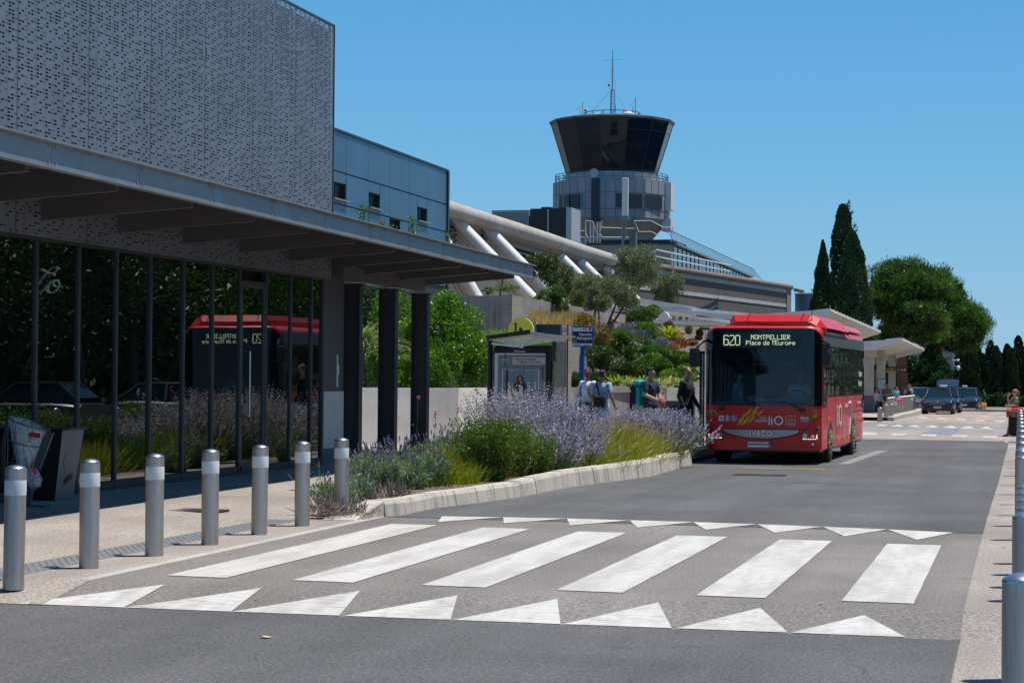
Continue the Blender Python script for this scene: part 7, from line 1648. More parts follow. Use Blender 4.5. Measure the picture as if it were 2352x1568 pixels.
for (xa, ya, xb, yb) in ((695, 1098, 743, 1045), (684, 1130, 727, 1087), (750, 1045, 802, 990), (820, 1020, 862, 970), (740, 1100, 790, 1055), (722, 1132, 772, 1088), (810, 1048, 858, 1010), (865, 1045, 907, 1000), (785, 1104, 835, 1058)):
    a, b = Vector((LX(xa), 0, LZ(ya))), Vector((LX(xb), 0, LZ(yb))); t = (b-a).normalized(); n = Vector((-t.z, 0, t.x))*.016
    mb.poly([(v.x, fy(v.x, v.z)-.006, v.z) for v in (a-n, b-n, b+t*.012, b+n, a+n, a-t*.012)])
for (x, y) in ((740, 1027), (785, 1050) if 0 else (756, 1050), (700, 1062) if 0 else (733, 1075), (789, 1029), (808, 1046) if 0 else (770, 1075), (842, 998), (795, 1072), (847, 975) if 0 else (870, 975), (880, 1030), (826, 1003) if 0 else (813, 1020), (710, 1116), (705, 1090) if 0 else (760, 1098)):
    c = (LX(x), LZ(y)); mb.poly([(c[0]+.015*math.cos(t), fy(*c)-.006, c[1]+.015*math.sin(t)) for t in np.linspace(0, 6.28, 9)[:-1]])
mb.build('stripe_decal', YLW, bus, fix=False)
def disc(name, x, y, r, mat, d=.006, n=22, par=bus):
    c = (LX(x), LZ(y)); mb = MB(); mb.poly([(c[0]+r*math.cos(t), fy(c[0]+r*math.cos(t), c[1])-d, c[1]+r*math.sin(t)) for t in np.linspace(0, 2*math.pi, n, endpoint=False)]); return mb.build(name, mat, par, fix=False)
decal('gas_badge', [(508, 1050), (552, 1050), (552, 1097), (508, 1097)], DWH); decal('gas_diamond', [(530, 1056), (547, 1074), (530, 1092), (513, 1074)], M('badge_green', (.0, .22, .12), .4, var=0), .008)
for x in (587, 648): disc('blue_badge', x, 1073, .066, DWH); disc('blue_badge_face', x, 1073, .060, DBL, .008)
def fl(name, pts, w, mat=DWH, d=.010): mb, _ = thick(name, pts, w, mat, d); return mb.build(name, mat, bus, fix=False)
fl('walker_symbol', [(587, 1062), (587, 1078)], .028); fl('walker_symbol', [(584, 1078), (581, 1094)], .012); fl('walker_symbol', [(590, 1078), (592, 1094)], .012); fl('walker_symbol', [(581, 1064), (576, 1076)], .008); fl('walker_symbol', [(593, 1064), (599, 1076), (601, 1094)], .007); disc('walker_symbol', 587, 1055, .011, DWH, .010, 10)
fl('wheelchair_symbol', [(643, 1056), (645, 1074), (658, 1074), (662, 1086), (667, 1085)], .011); fl('wheelchair_symbol', [(645, 1065), (655, 1065)], .009); disc('wheelchair_symbol', 642, 1052, .009, DWH, .010, 10); fl('wheelchair_symbol', [(640, 1070), (634, 1079), (640, 1090), (650, 1091), (656, 1084)], .008)
def ft(s, x, y, sz, mat=DWH, nm='front_lettering', d=.008, **k):
    return join_text([(s, sz, (LX(x), fy(LX(x), LZ(y))-d, LZ(y)), dict(depth=.0008, **k))], nm, mat, bus)
for i, (s, y, b_) in enumerate((('SERVICE', 1055, 0), ('PUBLIC', 1069, 0), ('OCCITANIE', 1084, .02), ('TRANSPORTS', 1098, .02))): ft(s, 946, y, .036, align='RIGHT', bold=b_, sx=1.15, spacing=1.1)
fl('lio_logo', [(968, 1050), (968, 1127)], .026); fl('lio_logo', [(990, 1068), (990, 1127)], .026); disc('lio_logo_dot', 990, 1052, .017, YLW); disc('lio_logo_dot', 945, 1123, .016, DBL)
mb = MB(); c = (LX(1050), LZ(1088)); NN = 32
for i in range(NN):
    t0, t1 = 2*math.pi*i/NN, 2*math.pi*(i+1)/NN; q = []
    for t, r_ in ((t0, .072), (t1, .072), (t1, .099), (t0, .099)): x, z = c[0]+r_*math.cos(t), c[1]+r_*math.sin(t); q.append((x, fy(x, z)-.007, z))
    mb.poly(q)
mb.build('lio_logo_ring', DWH, bus, fix=False)
for seg in ([(1115, 1047), (1197, 1047)], [(1115, 1130), (1197, 1130)], [(1115, 1047), (1115, 1130)], [(1197, 1047), (1197, 1130)]): fl('region_frame', seg, .006)
for q in ([(1130, 1065), (1150, 1078), (1132, 1092)], [(1125, 1078), (1152, 1078)], [(1148, 1060), (1140, 1078), (1150, 1100)]): fl('region_cross', q, .009, YLW)
for xx, h in ((1158, 16), (1164, 20), (1170, 18), (1176, 13), (1182, 7)): fl('region_bars', [(xx, 1078-h), (xx, 1078+h)], .007, YLW)
ft('Occitanie', 1157, 1114, .045, bold=.01); ft('La Région', 1140, 1104, .018, nm='small_lettering')
ft('Hérault', 1274, 1062, .088, bold=.03, sx=.72); ft('Transport', 1277, 1087, .05, bold=.01); ft('213066', 427, 981, .055, mat=BPL, bold=.01); ft('CNG', 530, 1074, .026, nm='badge_lettering', d=.01)
# creases, grille, letters, plate, lights
for s in (-1, 1):
    X = lambda v: 900+(v-900)*s*-1
    fl('panel_gap', [(X(372), 1045), (X(420), 1090), (X(475), 1140), (X(530), 1183)], .014, RUB, .004)
    fl('panel_gap', [(X(545), 1190), (X(545), 1345)], .008, RUB, .004)
SILV = M('grille_silver', (.36, .37, .39), .3, .75, var=.05)
gl_ = lambda x: LZ(1172+75*math.sqrt(max(0, 1-(x/.862)**2))**1.3) if abs(x) < .862 else LZ(1172)
patch('grille_recess', RUB, LX(520), LX(1240), lambda x: gl_(x*.975)-.022, LZ(1166), .008, 40); gr_ = patch('grille', SILV, LX(532), LX(1230), gl_, LZ(1172), .03, 40)
CHR = M('chrome', (.72, .73, .76), .22, 1.0, var=0)
join_text([('IVECO', .155, (0, -.035, LZ(1206)), dict(depth=.014, bold=.035, sx=1.05, spacing=1.12))], 'maker_outline', BPL, gr_); join_text([('IVECO', .155, (0, -.052, LZ(1206)), dict(depth=.006, bold=.012, sx=1.05, spacing=1.12))], 'maker_lettering', CHR, gr_)
mb = MB(); mb.b2(LX(757), LX(982), fy(0, .5)-.04, fy(0, .5)-.02, LZ(1329), LZ(1281)); pl_ = mb.build('number_plate', M('plate_white', (.62, .64, .66), .4, var=0), bus)
mb = MB(); mb.b2(LX(757), LX(776), fy(0, .5)-.042, fy(0, .5)-.0401, LZ(1329), LZ(1281)); mb.b2(LX(963), LX(982), fy(0, .5)-.042, fy(0, .5)-.0401, LZ(1329), LZ(1281)); mb.build('plate_blue_ends', DBL, pl_)
mb = MB(); mb.b2(LX(780), LX(955), fy(0, .5)-.042, fy(0, .5)-.0401, LZ(1309), LZ(1294)); mb.build('plate_smudge', M('smudge', (.20, .12, .17), .5, var=.5, scale=20), pl_)
join_text([('34', .05, (LX(972), fy(0, .5)-.043, LZ(1316)), dict(depth=.0005))], 'plate_lettering', DWH, pl_)
HLB = M('lamp_bowl', (.55, .57, .6), .15, .9, var=.2, scale=20); LEN = M('lamp_lens', (.75, .78, .8), .05, .6, var=0); LEDW = M('running_led', (.9, .9, .85), .4, var=0, emit=(1, .97, .88), estr=1.1)
for s in (-1, 1):
    X = lambda v: 900+(v-900)*(1 if s < 0 else -1)
    decal('lamp_surround', [(X(398), 1197), (X(540), 1197), (X(545), 1268), (X(400), 1268)], RUB, .005)
    o = decal('headlight', [(X(405), 1200), (X(528), 1200), (X(538), 1215), (X(540), 1258), (X(405), 1262)], HLB, .012)
    for xx, r_ in ((450, .04), (508, .038)):
        c = (LX(X(xx)), LZ(1224)); mb = MB(); mb.lathe([(r_, 0), (r_*.9, .012), (r_*.5, .004), (r_*.35, .02), (.001, .03)], (0, 0, 0), 18); 
        mb.v = [(c[0]+x, fy(*c)-.016-z, c[1]+y) for x, y, z in mb.v]; mb.build('projector', CHR, o, smooth=True)
    mb = MB()
    for i in range(8): x, z = LX(X(425+i*15)), LZ(1250); mb.ball((x, fy(x, z)-.02, z), .010, 8, 5)
    for i in range(3): x, z = LX(X(414)), LZ(1242-i*11); mb.ball((x, fy(x, z)-.02, z), .011, 8, 5)
    mb.build('running_leds', LEDW, o)
    o = decal('upper_lamp', [(X(388), 1130), (X(400), 1130), (X(510), 1182), (X(500), 1190), (X(396), 1188)], M('lamp_grey', (.20, .21, .23), .3, .4), .008); c = (LX(X(415)), LZ(1164)); mb = MB(); mb.ball((c[0], fy(*c)-.01, c[1]), .045, 14, 8, (1, .4, 1)); mb.build('lamp_bulb', M('dark_lens', (.02, .03, .04), .1), o, smooth=True)
    c = (LX(X(448)), LZ(1298)); mb = MB(); mb.ball((c[0], fy(*c)-.0, c[1]), .052, 16, 8, (1, .35, 1)); o = mb.build('fog_lamp', RUB, bus, smooth=True); mb = MB(); mb.ball((c[0], fy(*c)-.012, c[1]), .036, 14, 8, (1, .5, 1)); mb.build('fog_lens', CHR, o, smooth=True)
    # mirrors
    if s < 0:
        mb = MB(); mb.box((LX(297), -.10, (LZ(443)+LZ(615))/2), (.22, .16, LZ(443)-LZ(615))); mi = mb.build('mirror', BPL, bus, bevel=.045); mb = MB(); mb.tube([(LX(375), .25, LZ(372)), (LX(345), -.02, LZ(395)), (LX(318), -.10, LZ(440))], .035, 8); mb.build('mirror_arm', BPL, mi, smooth=True)
    else:
        mb = MB(); mb.box((LX(1468), .02, (LZ(470)+LZ(598))/2), (.20, .16, LZ(470)-LZ(598))); mb.box((LX(1465), .02, LZ(425)), (.19, .14, LZ(388)-LZ(462))); mi = mb.build('mirror', BPL, bus, bevel=.04); mb = MB(); mb.tube([(LX(1420), .25, LZ(372)), (LX(1445), .1, LZ(376)), (LX(1470), .02, LZ(392))], .035, 8); mb.build('mirror_arm', BPL, mi, smooth=True)
# wipers
for pts in ([(530, 990), (610, 930), (690, 900)], [(1260, 995), (1150, 935), (1060, 915)]):
    mb = MB(); mb.tube([(LX(x), fy(LX(x), LZ(y))-.035, LZ(y)) for x, y in pts], [.03, .018, .012], 6); x0_, y0_ = pts[0]; mb.box((LX(x0_), fy(LX(x0_), LZ(y0_))-.03, LZ(y0_)), (.14, .05, .07)); w = mb.build('wiper', BPL, bus, smooth=True)
    mb = MB(); xs = (LX(600), LX(1040)) if pts[0][0] < 900 else (LX(790), LX(1300)); mb.bar((xs[0], fy(xs[0], 1.5)-.025, LZ(885 if pts[0][0] < 900 else 922)), (xs[1], fy(xs[1], 1.5)-.025, LZ(882 if pts[0][0] < 900 else 940)), .02, .02); mb.build('wiper_blade', BPL, w)
# roof pod
mb = MB(); y0_, y1_ = .45, 5.2; xl_, xr_ = LX(572), LX(1412)
def podsec(y, ins, top): return [(xl_+ins, y, 3.0), (xl_+ins, y, top-.12), (xl_+ins+.08, y, top), (xr_-.25-ins, y, top), (xr_-.06-ins, y, top-.10), (xr_+.1-ins*.3, y, top-.30 if top > 3.1 else 3.0), (xr_+.1-ins*.3, y, 3.0)]
ss = [podsec(y0_, .06, 3.14), podsec(y0_+.14, 0, 3.29), podsec(y1_-.1, 0, 3.30), podsec(y1_, .05, 3.2)]; kk_ = len(ss[0])
for s in ss: mb.v += s
for i in range(3):
    for j in range(kk_-1): mb.add((i*kk_+j, i*kk_+j+1, (i+1)*kk_+j+1, (i+1)*kk_+j))
mb.add(range(kk_)); mb.add([3*kk_+j for j in range(kk_)][::-1]); pod = mb.build('roof_pod', BR, bus, bevel=.055)
mb = MB()
for x in (LX(750), LX(1240)): mb.b2(x-.006, x+.006, y0_+.02, 3, 3.28, 3.305)
mb.build('pod_seam', RUB, pod)
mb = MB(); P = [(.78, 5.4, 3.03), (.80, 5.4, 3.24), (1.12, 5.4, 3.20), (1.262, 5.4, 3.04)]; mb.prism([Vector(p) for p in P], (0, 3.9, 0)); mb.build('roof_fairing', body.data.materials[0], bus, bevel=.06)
mb = MB(); P = [(-.9, 5.6, 3.03), (-.8, 5.6, 3.22), (.6, 5.6, 3.24), (.72, 5.6, 3.03)]; mb.prism([Vector(p) for p in P], (0, 3.3, 0)); mb.build('rear_pod', BR, bus, bevel=.03)
mb = MB(); mb.tube([(LX(1318), .5, 3.02), (LX(1318), .5, 3.38)], .009, 6); mb.b2(LX(1270), LX(1322), .46, .54, 3.0, 3.05); mb.b2(LX(540), LX(580), .5, .6, 3.0, 3.06); mb.build('aerial', RUB, bus)
# side (kerb-away side is x = +HW)
for s in (1, -1):
    xs = s*(HW+.004)
    mb = MB(); mb.b2(min(xs, xs+s*.012), max(xs, xs+s*.012), .42, BLEN-.12, 2.62, 2.86); mb.build('gutter_strip', M('gutter_grey', (.16, .19, .22), .4, .5, var=.1, scale=9, stretch=(1, 3, .3)), bus)
    n = 6; ys = [1.25]+[1.25+(BLEN-.25-1.25)*i/n for i in range(1, n+1)]
    for i in range(n):
        mb = MB(); mb.b2(min(xs, xs+s*.01), max(xs, xs+s*.01), ys[i]+.012, ys[i+1]-.012, 1.52, 2.61); mb.build('side_window', BG, bus)
    mb = MB(); mb.prism([Vector((xs, .42, 1.26)), Vector((xs, 1.0, 1.28)), Vector((xs, 1.24, 1.50)), Vector((xs, 1.24, 2.61)), Vector((xs, .42, 2.61))], (s*.009, 0, 0)); mb.build('driver_window', BG, bus)
    mb = MB(); mb.b2(min(xs, xs+s*.004), max(xs, xs+s*.004), .42, BLEN-.2, 1.505, 1.52)
    for y in (1.3, 3.0, 4.3, 5.4, 6.2, 7.8, 8.6): mb.b2(min(xs, xs+s*.003), max(xs, xs+s*.003), y-.005, y+.005, .45, 1.5)
    mb.b2(min(xs, xs+s*.003), max(xs, xs+s*.003), 6.8, BLEN-.2, 1.08, 1.09); mb.build('panel_joint', RUB, bus)
    for y in (1.9, 6.9):     # wheels
        arch = MB(); arch.prism([Vector((s*(HW+.003), y+.60*math.cos(t), .34+max(0, .58*math.sin(t)))) for t in np.linspace(0, math.pi, 20)], (-s*.3, 0, 0)); arch.build('wheel_arch', RUB, bus)
        mb = MB(); mb.tube([(s*(HW-.28), y, .48), (s*(HW-.26), y, .48), (s*(HW-.01), y, .48), (s*(HW+.005), y, .48)], [.46, .48, .48, .455], 32); wh = mb.build('wheel', M('tyre', (.018, .018, .018), .8, var=.2), bus, smooth=True)
        mb = MB(); mb.tube([(s*(HW-.02), y, .48), (s*(HW+.012), y, .48)], .29, 28); mb.tube([(s*(HW), y, .48), (s*(HW+.05), y, .48)], .12, 16); mb.build('rim', M('rim_grey', (.25, .25, .26), .4, .7), wh, smooth=True)
        mb = MB()
        for k in range(10): t = 2*math.pi*k/10; mb.tube([(s*(HW+.012), y+.2*math.cos(t), .48+.2*math.sin(t)), (s*(HW+.05), y+.2*math.cos(t), .48+.2*math.sin(t))], .02, 8)
        mb.build('wheel_nuts', M('nut_green', (.25, .35, .06), .5), wh)
for y, z in ((1.35, .98), (1.45, .44), (3.4, .44), (4.6, .44), (5.6, .44), (8.2, .44), (9.3, .78)): mb = MB(); mb.b2(HW, HW+.03, y-.05, y+.05, z, z+.07); mb.build('side_marker', M('marker_orange', (.85, .2, .02), .3, var=0, emit=(1, .25, .03), estr=.15), bus)
mb = MB(); mb.b2(HW-.02, HW+.0, 7.6, 7.72, .1, .4); mb.build('mudflap', RUB, bus)
SR = (R(90), 0, R(90))
def st_(s, sz, y, z, mat=DWH, nm='side_lettering', **k): return join_text([(s, sz, (HW+.016, y, z), dict(depth=.001, **k))], nm, mat, bus, rot=SR)
st_('liO', .75, 3.6, 1.02, bold=.0, sx=1.3); st_('Navette', .22, 8.45, 2.02, bold=.02); st_('Aéroport', .22, 8.45, 1.78, bold=.02); st_('Hérault Transport', .12, 8.2, 1.3, bold=.01); st_('Occitanie', .16, 5.2, 1.25)
mb = MB(); mb.tube([(HW+.016, y, z) for y, z in ((5.9, .55), (6.1, 1.0), (5.9, 1.3), (6.2, 1.35), (6.4, .95), (6.3, 1.45))], .012, 4, flat=.2); mb.build('side_swoosh', DWH, bus)
mb = MB(); mb.b2(HW+.004, HW+.01, 9.0, 9.2, 1.15, 1.4); mb.build('rear_vent', RUB, bus)
# open front door leaf on the pavement side
mb = MB(); dx0, dx1 = LX(325)-.005, LX(368); z0_, z1_ = LZ(1322), LZ(470); yy = .55
mb.b2(dx0, dx0+.05, .15, .20, z0_, z1_); mb.b2(dx1-.03, dx1, .15, .20, z0_, z1_); mb.b2(dx0, dx1, .15, .20, z1_-.06, z1_); mb.b2(dx0, dx1, .15, .20, z0_, z0_+.10); mb.b2(dx0, dx1, .15, .2, LZ(985), LZ(975)); dr_ = mb.build('door_leaf', BPL, bus)
mb = MB(); mb.b2(dx0+.05, dx1-.03, .17, .18, z0_+.1, z1_-.06); mb.build('door_glass', film('door_film', (.2, .28, .28), .45), dr_)
# interior: dashboard, steering wheel, seats, poles, dark rear
INT = M('bus_interior', (.11, .13, .15), .7, var=.3, scale=3)
mb = MB(); mb.b2(-HW+.12, HW-.12, .42, .95, .4, 1.36); mb.b2(.2, HW-.15, .45, .9, 1.36, 1.46); mb.build('dashboard', INT, bus, bevel=.04)
mb = MB(); mb.b2(-.35, .0, .4, .55, 1.36, 1.5); mb.b2(-.55, -.48, .42, .46, 1.36, 1.6); mb.build('ticket_machine', M('ticket_beige', (.35, .3, .24), .6), bus)
mb = MB(); mb.b2(-HW+.03, HW-.03, 4.2, 4.3, .4, 2.95); mb.build('rear_bulkhead', INT, bus)
mb = MB()
for y in (2.0, 2.9, 3.7):
    for x in (-.85, .85): mb.b2(x-.35, x+.35, y, y+.12, .9, 1.75); mb.b2(x-.35, x+.35, y-.4, y, .8, .95)
mb.build('seats', M('seat_blue', (.03, .06, .10), .8), bus, bevel=.03)
mb = MB()
for x in (-.45, .45): mb.tube([(x, 1.9, .4), (x, 1.9, 2.8)], .02, 6); mb.tube([(x, 3.0, .4), (x, 3.0, 2.8)], .02, 6)
mb.tube([(-.45, 1.9, 2.2), (.45, 1.9, 2.2)], .02, 6); mb.build('handrail', M('rail_orange', (.6, .25, .05), .4), bus)
mb = MB(); mb.tube([(.62+.22*math.cos(t), .98+.06*math.sin(t), 1.42+.2*math.sin(t)) for t in np.linspace(0, 6.28, 24)], .016, 6); mb.build('steering_wheel', BPL, bus, smooth=True)
# ================================================================ CARS
CARG = glassy('car_glass', (.008, .02, .028), 1.38, .03)
def car(label, Y, xc, ybase, w_px, paint, rz=0, door=None, gate=False, taxi=True, seed=0, simple=False):
    c = PY(xc, ybase, Y); z0 = zp(Y); e = empty('parked_car', (c.x, Y, z0), rz, label, 'car', 'taxis and cars at the far rank'); W = .93
    P = paintm('car_paint_'+str(seed), paint, .3, .25)
    S = [(0, .80, .30, .62, .70), (.12, .88, .22, .80, .80), (.5, .92, .20, .93, .84), (1.1, .93, .20, 1.02, .88), (1.55, .93, .20, 1.05, .88), (3.0, .93, .20, 1.04, .88), (4.1, .92, .22, 1.02, .86), (4.45, .86, .30, .95, .80)]
    mb = MB(); K = 10
    for y, hw, zb, zt, sh in S:
        mb.v += [(-hw*.92, y, zb), (-hw, y, zb+.12), (-hw, y, sh*.80), (-hw*.96, y, sh), (-hw*.72, y, zt), (hw*.72, y, zt), (hw*.96, y, sh), (hw, y, sh*.80), (hw, y, zb+.12), (hw*.92, y, zb)]
    for i in range(len(S)-1):
        for j in range(K): mb.add((i*K+j, i*K+(j+1) % K, (i+1)*K+(j+1) % K, (i+1)*K+j))
    mb.add(range(K)[::-1]); mb.add([(len(S)-1)*K+j for j in range(K)]); mb.build('body', P, e, smooth=True, bevel=.03)
    G_ = [(1.0, .76, 1.0, .76, .99), (1.85, .80, .98, .62, 1.50), (2.4, .80, .98, .62, 1.56), (3.5, .80, .98, .61, 1.54), (4.25, .76, .98, .66, 1.12)]
    mb = MB()
    for y, hb, zb, ht, zt in G_: mb.v += [(-hb, y, zb), (-ht, y, zt), (ht, y, zt), (hb, y, zb)]
    for i in range(4):
        for j in (0, 1, 2): mb.add((i*4+j, i*4+j+1, (i+1)*4+j+1, (i+1)*4+j))
    mb.build('cabin_glass', CARG, e)
    mb = MB()
    for a, b in zip(G_[1:4], G_[2:4]): mb.prism([(-a[3]-.01, a[0], a[4]), (a[3]+.01, a[0], a[4]), (b[3]+.01, b[0], b[4]), (-b[3]-.01, b[0], b[4])], (0, 0, .03))
    for s in (-1, 1): mb.bar((s*.79, 1.05, .98), (s*.63, 1.85, 1.51), .06, .06); mb.bar((s*.63, 3.5, 1.55), (s*.76, 4.25, 1.0), .09, .09); mb.bar((s*.80, 2.75, .98), (s*.62, 2.75, 1.54), .07, .07); mb.bar((s*.63, 1.85, 1.53), (s*.62, 3.5, 1.56), .05, .05)
    mb.build('roof', P, e, bevel=.01)
    mb = MB(); mb.b2(-.50, .50, -.03, .05, .56, .72); gr = mb.build('grille', BPL, e, bevel=.02); mb = MB()
    for k in range(24): x = -.47+.94*k/23; mb.b2(x-.008, x+.008, -.045, -.03, .57, .70)
    mb.build('grille_bars', M('grille_bar', (.3, .3, .32), .3, .8), gr)
    mb = MB(); mb.ball((0, -.02, .76), .04, 10, 6, (1, .4, 1)); mb.build('badge', CHR, e)
    mb = MB(); mb.b2(-.78, .78, -.04, .1, .22, .44); mb.b2(-.9, .9, .1, .3, .18, .34); mb.build('lower_bumper', BPL, e, bevel=.03)
    for s in (-1, 1):
        mb = MB(); mb.prism([(s*.52, -.01, .70), (s*.86, .12, .74), (s*.88, .16, .62), (s*.56, -.01, .60)], (0, .08, 0)); hl = mb.build('headlight', M('car_lamp', (.12, .14, .16), .1, .3), e); mb = MB(); mb.ball((s*.80, .05, .68), .03, 8, 5); mb.build('lamp_lens', CHR, hl)
        mb = MB(); mb.box((s*1.03, 1.25, 1.02), (.2, .12, .14)); mb.bar((s*.9, 1.28, .98), (s*1.0, 1.26, 1.0), .05, .05); mb.build('mirror', BPL, e, bevel=.03)
        for y in (.82, 3.55):
            mb = MB(); mb.tube([(s*.72, y, .34), (s*.74, y, .34), (s*.92, y, .34), (s*.935, y, .34)], [.32, .34, .34, .32], 24); wh = mb.build('wheel', M('tyre', (0, 0, 0)), e, smooth=True); mb = MB(); mb.tube([(s*.92, y, .34), (s*.945, y, .34)], .22, 20); mb.build('rim', M('rim_silver2', (.5, .5, .52), .3, .8), wh, smooth=True)
    mb = MB(); mb.b2(-.26, .26, -.05, -.035, .36, .47); pl = mb.build('number_plate', M('plate_white', (0, 0, 0)), e); mb = MB(); mb.b2(-.26, -.22, -.053, -.0505, .36, .47); mb.b2(.22, .26, -.053, -.0505, .36, .47); mb.build('plate_ends', DBL, pl)
    if seed == 1: join_text([('GF-428-EG', .085, (0, -.056, .415), dict(depth=.0005, bold=.01))], 'plate_lettering', INK, pl)
    if taxi:
        mb = MB(); mb.box((.22 if seed == 1 else -.1, 1.9, 1.66), (.34, .16, .14)); ts = mb.build('taxi_sign', M('taxi_white', (.75, .77, .76), .3, var=0), e, bevel=.05)
        join_text([('TAXI', .09, (.22 if seed == 1 else -.1, 1.812, 1.66), dict(depth=.002, bold=.02))], 'taxi_lettering', INK, ts)
    mb = MB(); mb.b2(-.8, .8, 1.2, 1.5, .95, 1.05); mb.build('dash', BPL, e)
    if gate:
        mb = MB(); mb.prism([(-.66, 3.9, 1.58), (.66, 3.9, 1.58), (.72, 4.9, 1.98), (.45, 5.0, 2.05), (-.45, 5.0, 2.05), (-.72, 4.9, 1.98)], (0, -.02, .06)); mb.build('tailgate', P, e, bevel=.02)
        mb = MB(); mb.prism([(-.6, 4.0, 1.60), (.6, 4.0, 1.60), (.62, 4.85, 1.92), (-.62, 4.85, 1.92)], (0, .02, -.03)); mb.build('tailgate_window', CARG, e)
    if door:
        s = door; mb = MB(); mb.prism([(s*.93, 1.3, .3), (s*1.75, 1.95, .3), (s*1.75, 1.95, .98), (s*.93, 1.3, .98)], (s*-.03, .04, 0)); d = mb.build('open_door', P, e, bevel=.02)
        mb = MB(); mb.bar((s*.93, 1.32, .98), (s*1.05, 1.5, 1.45), .05, .05); mb.bar((s*1.05, 1.5, 1.45), (s*1.62, 1.95, 1.45), .05, .05); mb.bar((s*1.62, 1.95, 1.45), (s*1.74, 1.97, .98), .05, .05); mb.build('door_frame', P, d); mb = MB(); mb.poly([(s*.95, 1.34, 1.0), (s*1.72, 1.96, 1.0), (s*1.6, 1.94, 1.43), (s*1.06, 1.5, 1.43)]); mb.build('door_window', CARG, d)
    return e
NAVYB = (.005, .012, .04)
car('dark blue taxi facing the camera with a lit roof sign, nearest of the rank', 124.2, 2153.5, 951, 71, NAVYB, 0, seed=1)
car('dark blue estate taxi with its tailgate raised behind the nearest taxi', 131, 2171, 948, 60, (.008, .02, .06), 0, gate=True, seed=2)
car('blue taxi with an open front door at the right of the rank', 142, 2214, 944, 60, (.008, .022, .06), R(-3), door=-1, seed=3)
car('grey blue car half hidden left of the nearest taxi', 134, 2118, 946, 60, (.05, .08, .12), R(4), taxi=False, seed=4)
# cars parked across the road, mirrored in the pavilion glass
cl_ = [((.02, .04, .1), 'navy'), ((.03, .03, .035), 'black'), ((.12, .12, .13), 'dark grey'), ((.4, .4, .4), 'silver'), ((.05, .08, .12), 'slate')]
for i in range(7):
    col, nm = cl_[i % 5]; src = car('%s car beyond the hedge on the car park side, %s of the mirrored row' % (nm, ['first', 'second', 'third', 'fourth', 'fifth', 'sixth', 'last'][i]), 40, 2153, 950, 60, col, R(90), taxi=False, seed=10+i % 5)
    src.location = (9.2, 46+i*9, -.12); src['group'] = 'cars in the mirrored car park'
# ================================================================ PEOPLE
def skinmat(name, c): return M(name, c, .55, var=.08, scale=20)
SK_D = skinmat('skin_dark', (.11, .055, .032)); SK_M = skinmat('skin_brown', (.22, .115, .07)); SK_L = skinmat('skin_light', (.48, .27, .19)); SK_T = skinmat('skin_tan', (.42, .24, .16))
def remesh(mb, name, mat, parent, vox, sm=4):
    me = bpy.data.meshes.new('tmp'); me.from_pydata(mb.v, [], mb.f); bm = bmesh.new(); bm.from_mesh(me); bmesh.ops.recalc_face_normals(bm, faces=bm.faces[:]); bm.to_mesh(me); bm.free()
    o = bpy.data.objects.new('tmp', me); scene.collection.objects.link(o); m = o.modifiers.new('r', 'REMESH'); m.mode = 'VOXEL'; m.voxel_size = vox; m.use_smooth_shade = True
    s = o.modifiers.new('s', 'SMOOTH'); s.factor = .5; s.iterations = sm
    bpy.context.view_layer.update(); me2 = bpy.data.meshes.new_from_object(o.evaluated_get(bpy.context.evaluated_depsgraph_get())); bpy.data.objects.remove(o); bpy.data.meshes.remove(me)
    me2.name = name; me2.materials.clear(); me2.materials.append(mat); me2.polygons.foreach_set('use_smooth', [True]*len(me2.polygons)); q = bpy.data.objects.new(name, me2); put(q, parent); return q
def cap(mb, a, b, r0, r1, n=12, sx=1.0):
    a, b = Vector(a), Vector(b); d = b-a; L = d.length; u = d/L if L > 1e-6 else Vector((0, 0, 1)); pts, rs = [], []
    for k in range(5): t = math.pi/2*k/4; pts.append(a-u*r0*math.cos(t)); rs.append(max(.0005, r0*math.sin(t)))
    pts.append(a.lerp(b, .35)); rs.append(r0+(r1-r0)*.2+abs(r0-r1)*.08); 
    for k in range(5): t = math.pi/2*k/4; pts.append(b+u*r1*math.sin(t)); rs.append(max(.0005, r1*math.cos(t)))
    mb.tube(pts, rs, n)
DEF = dict(pel=(0, 0, .93), wai=(0, 0, 1.10), che=(0, .0, 1.30), nek=(0, .015, 1.47), hed=(0, -.01, 1.655), sl=(-.18, 0, 1.42), sr=(.18, 0, 1.42), el=(-.25, .03, 1.13), er=(.25, .03, 1.13), wl=(-.25, -.04, .88), wr=(.25, -.04, .88), hl=(-.095, 0, .90), hr=(.095, 0, .90), kl=(-.11, -.02, .50), kr=(.11, -.02, .50), al=(-.11, .03, .09), ar=(.11, .03, .09))
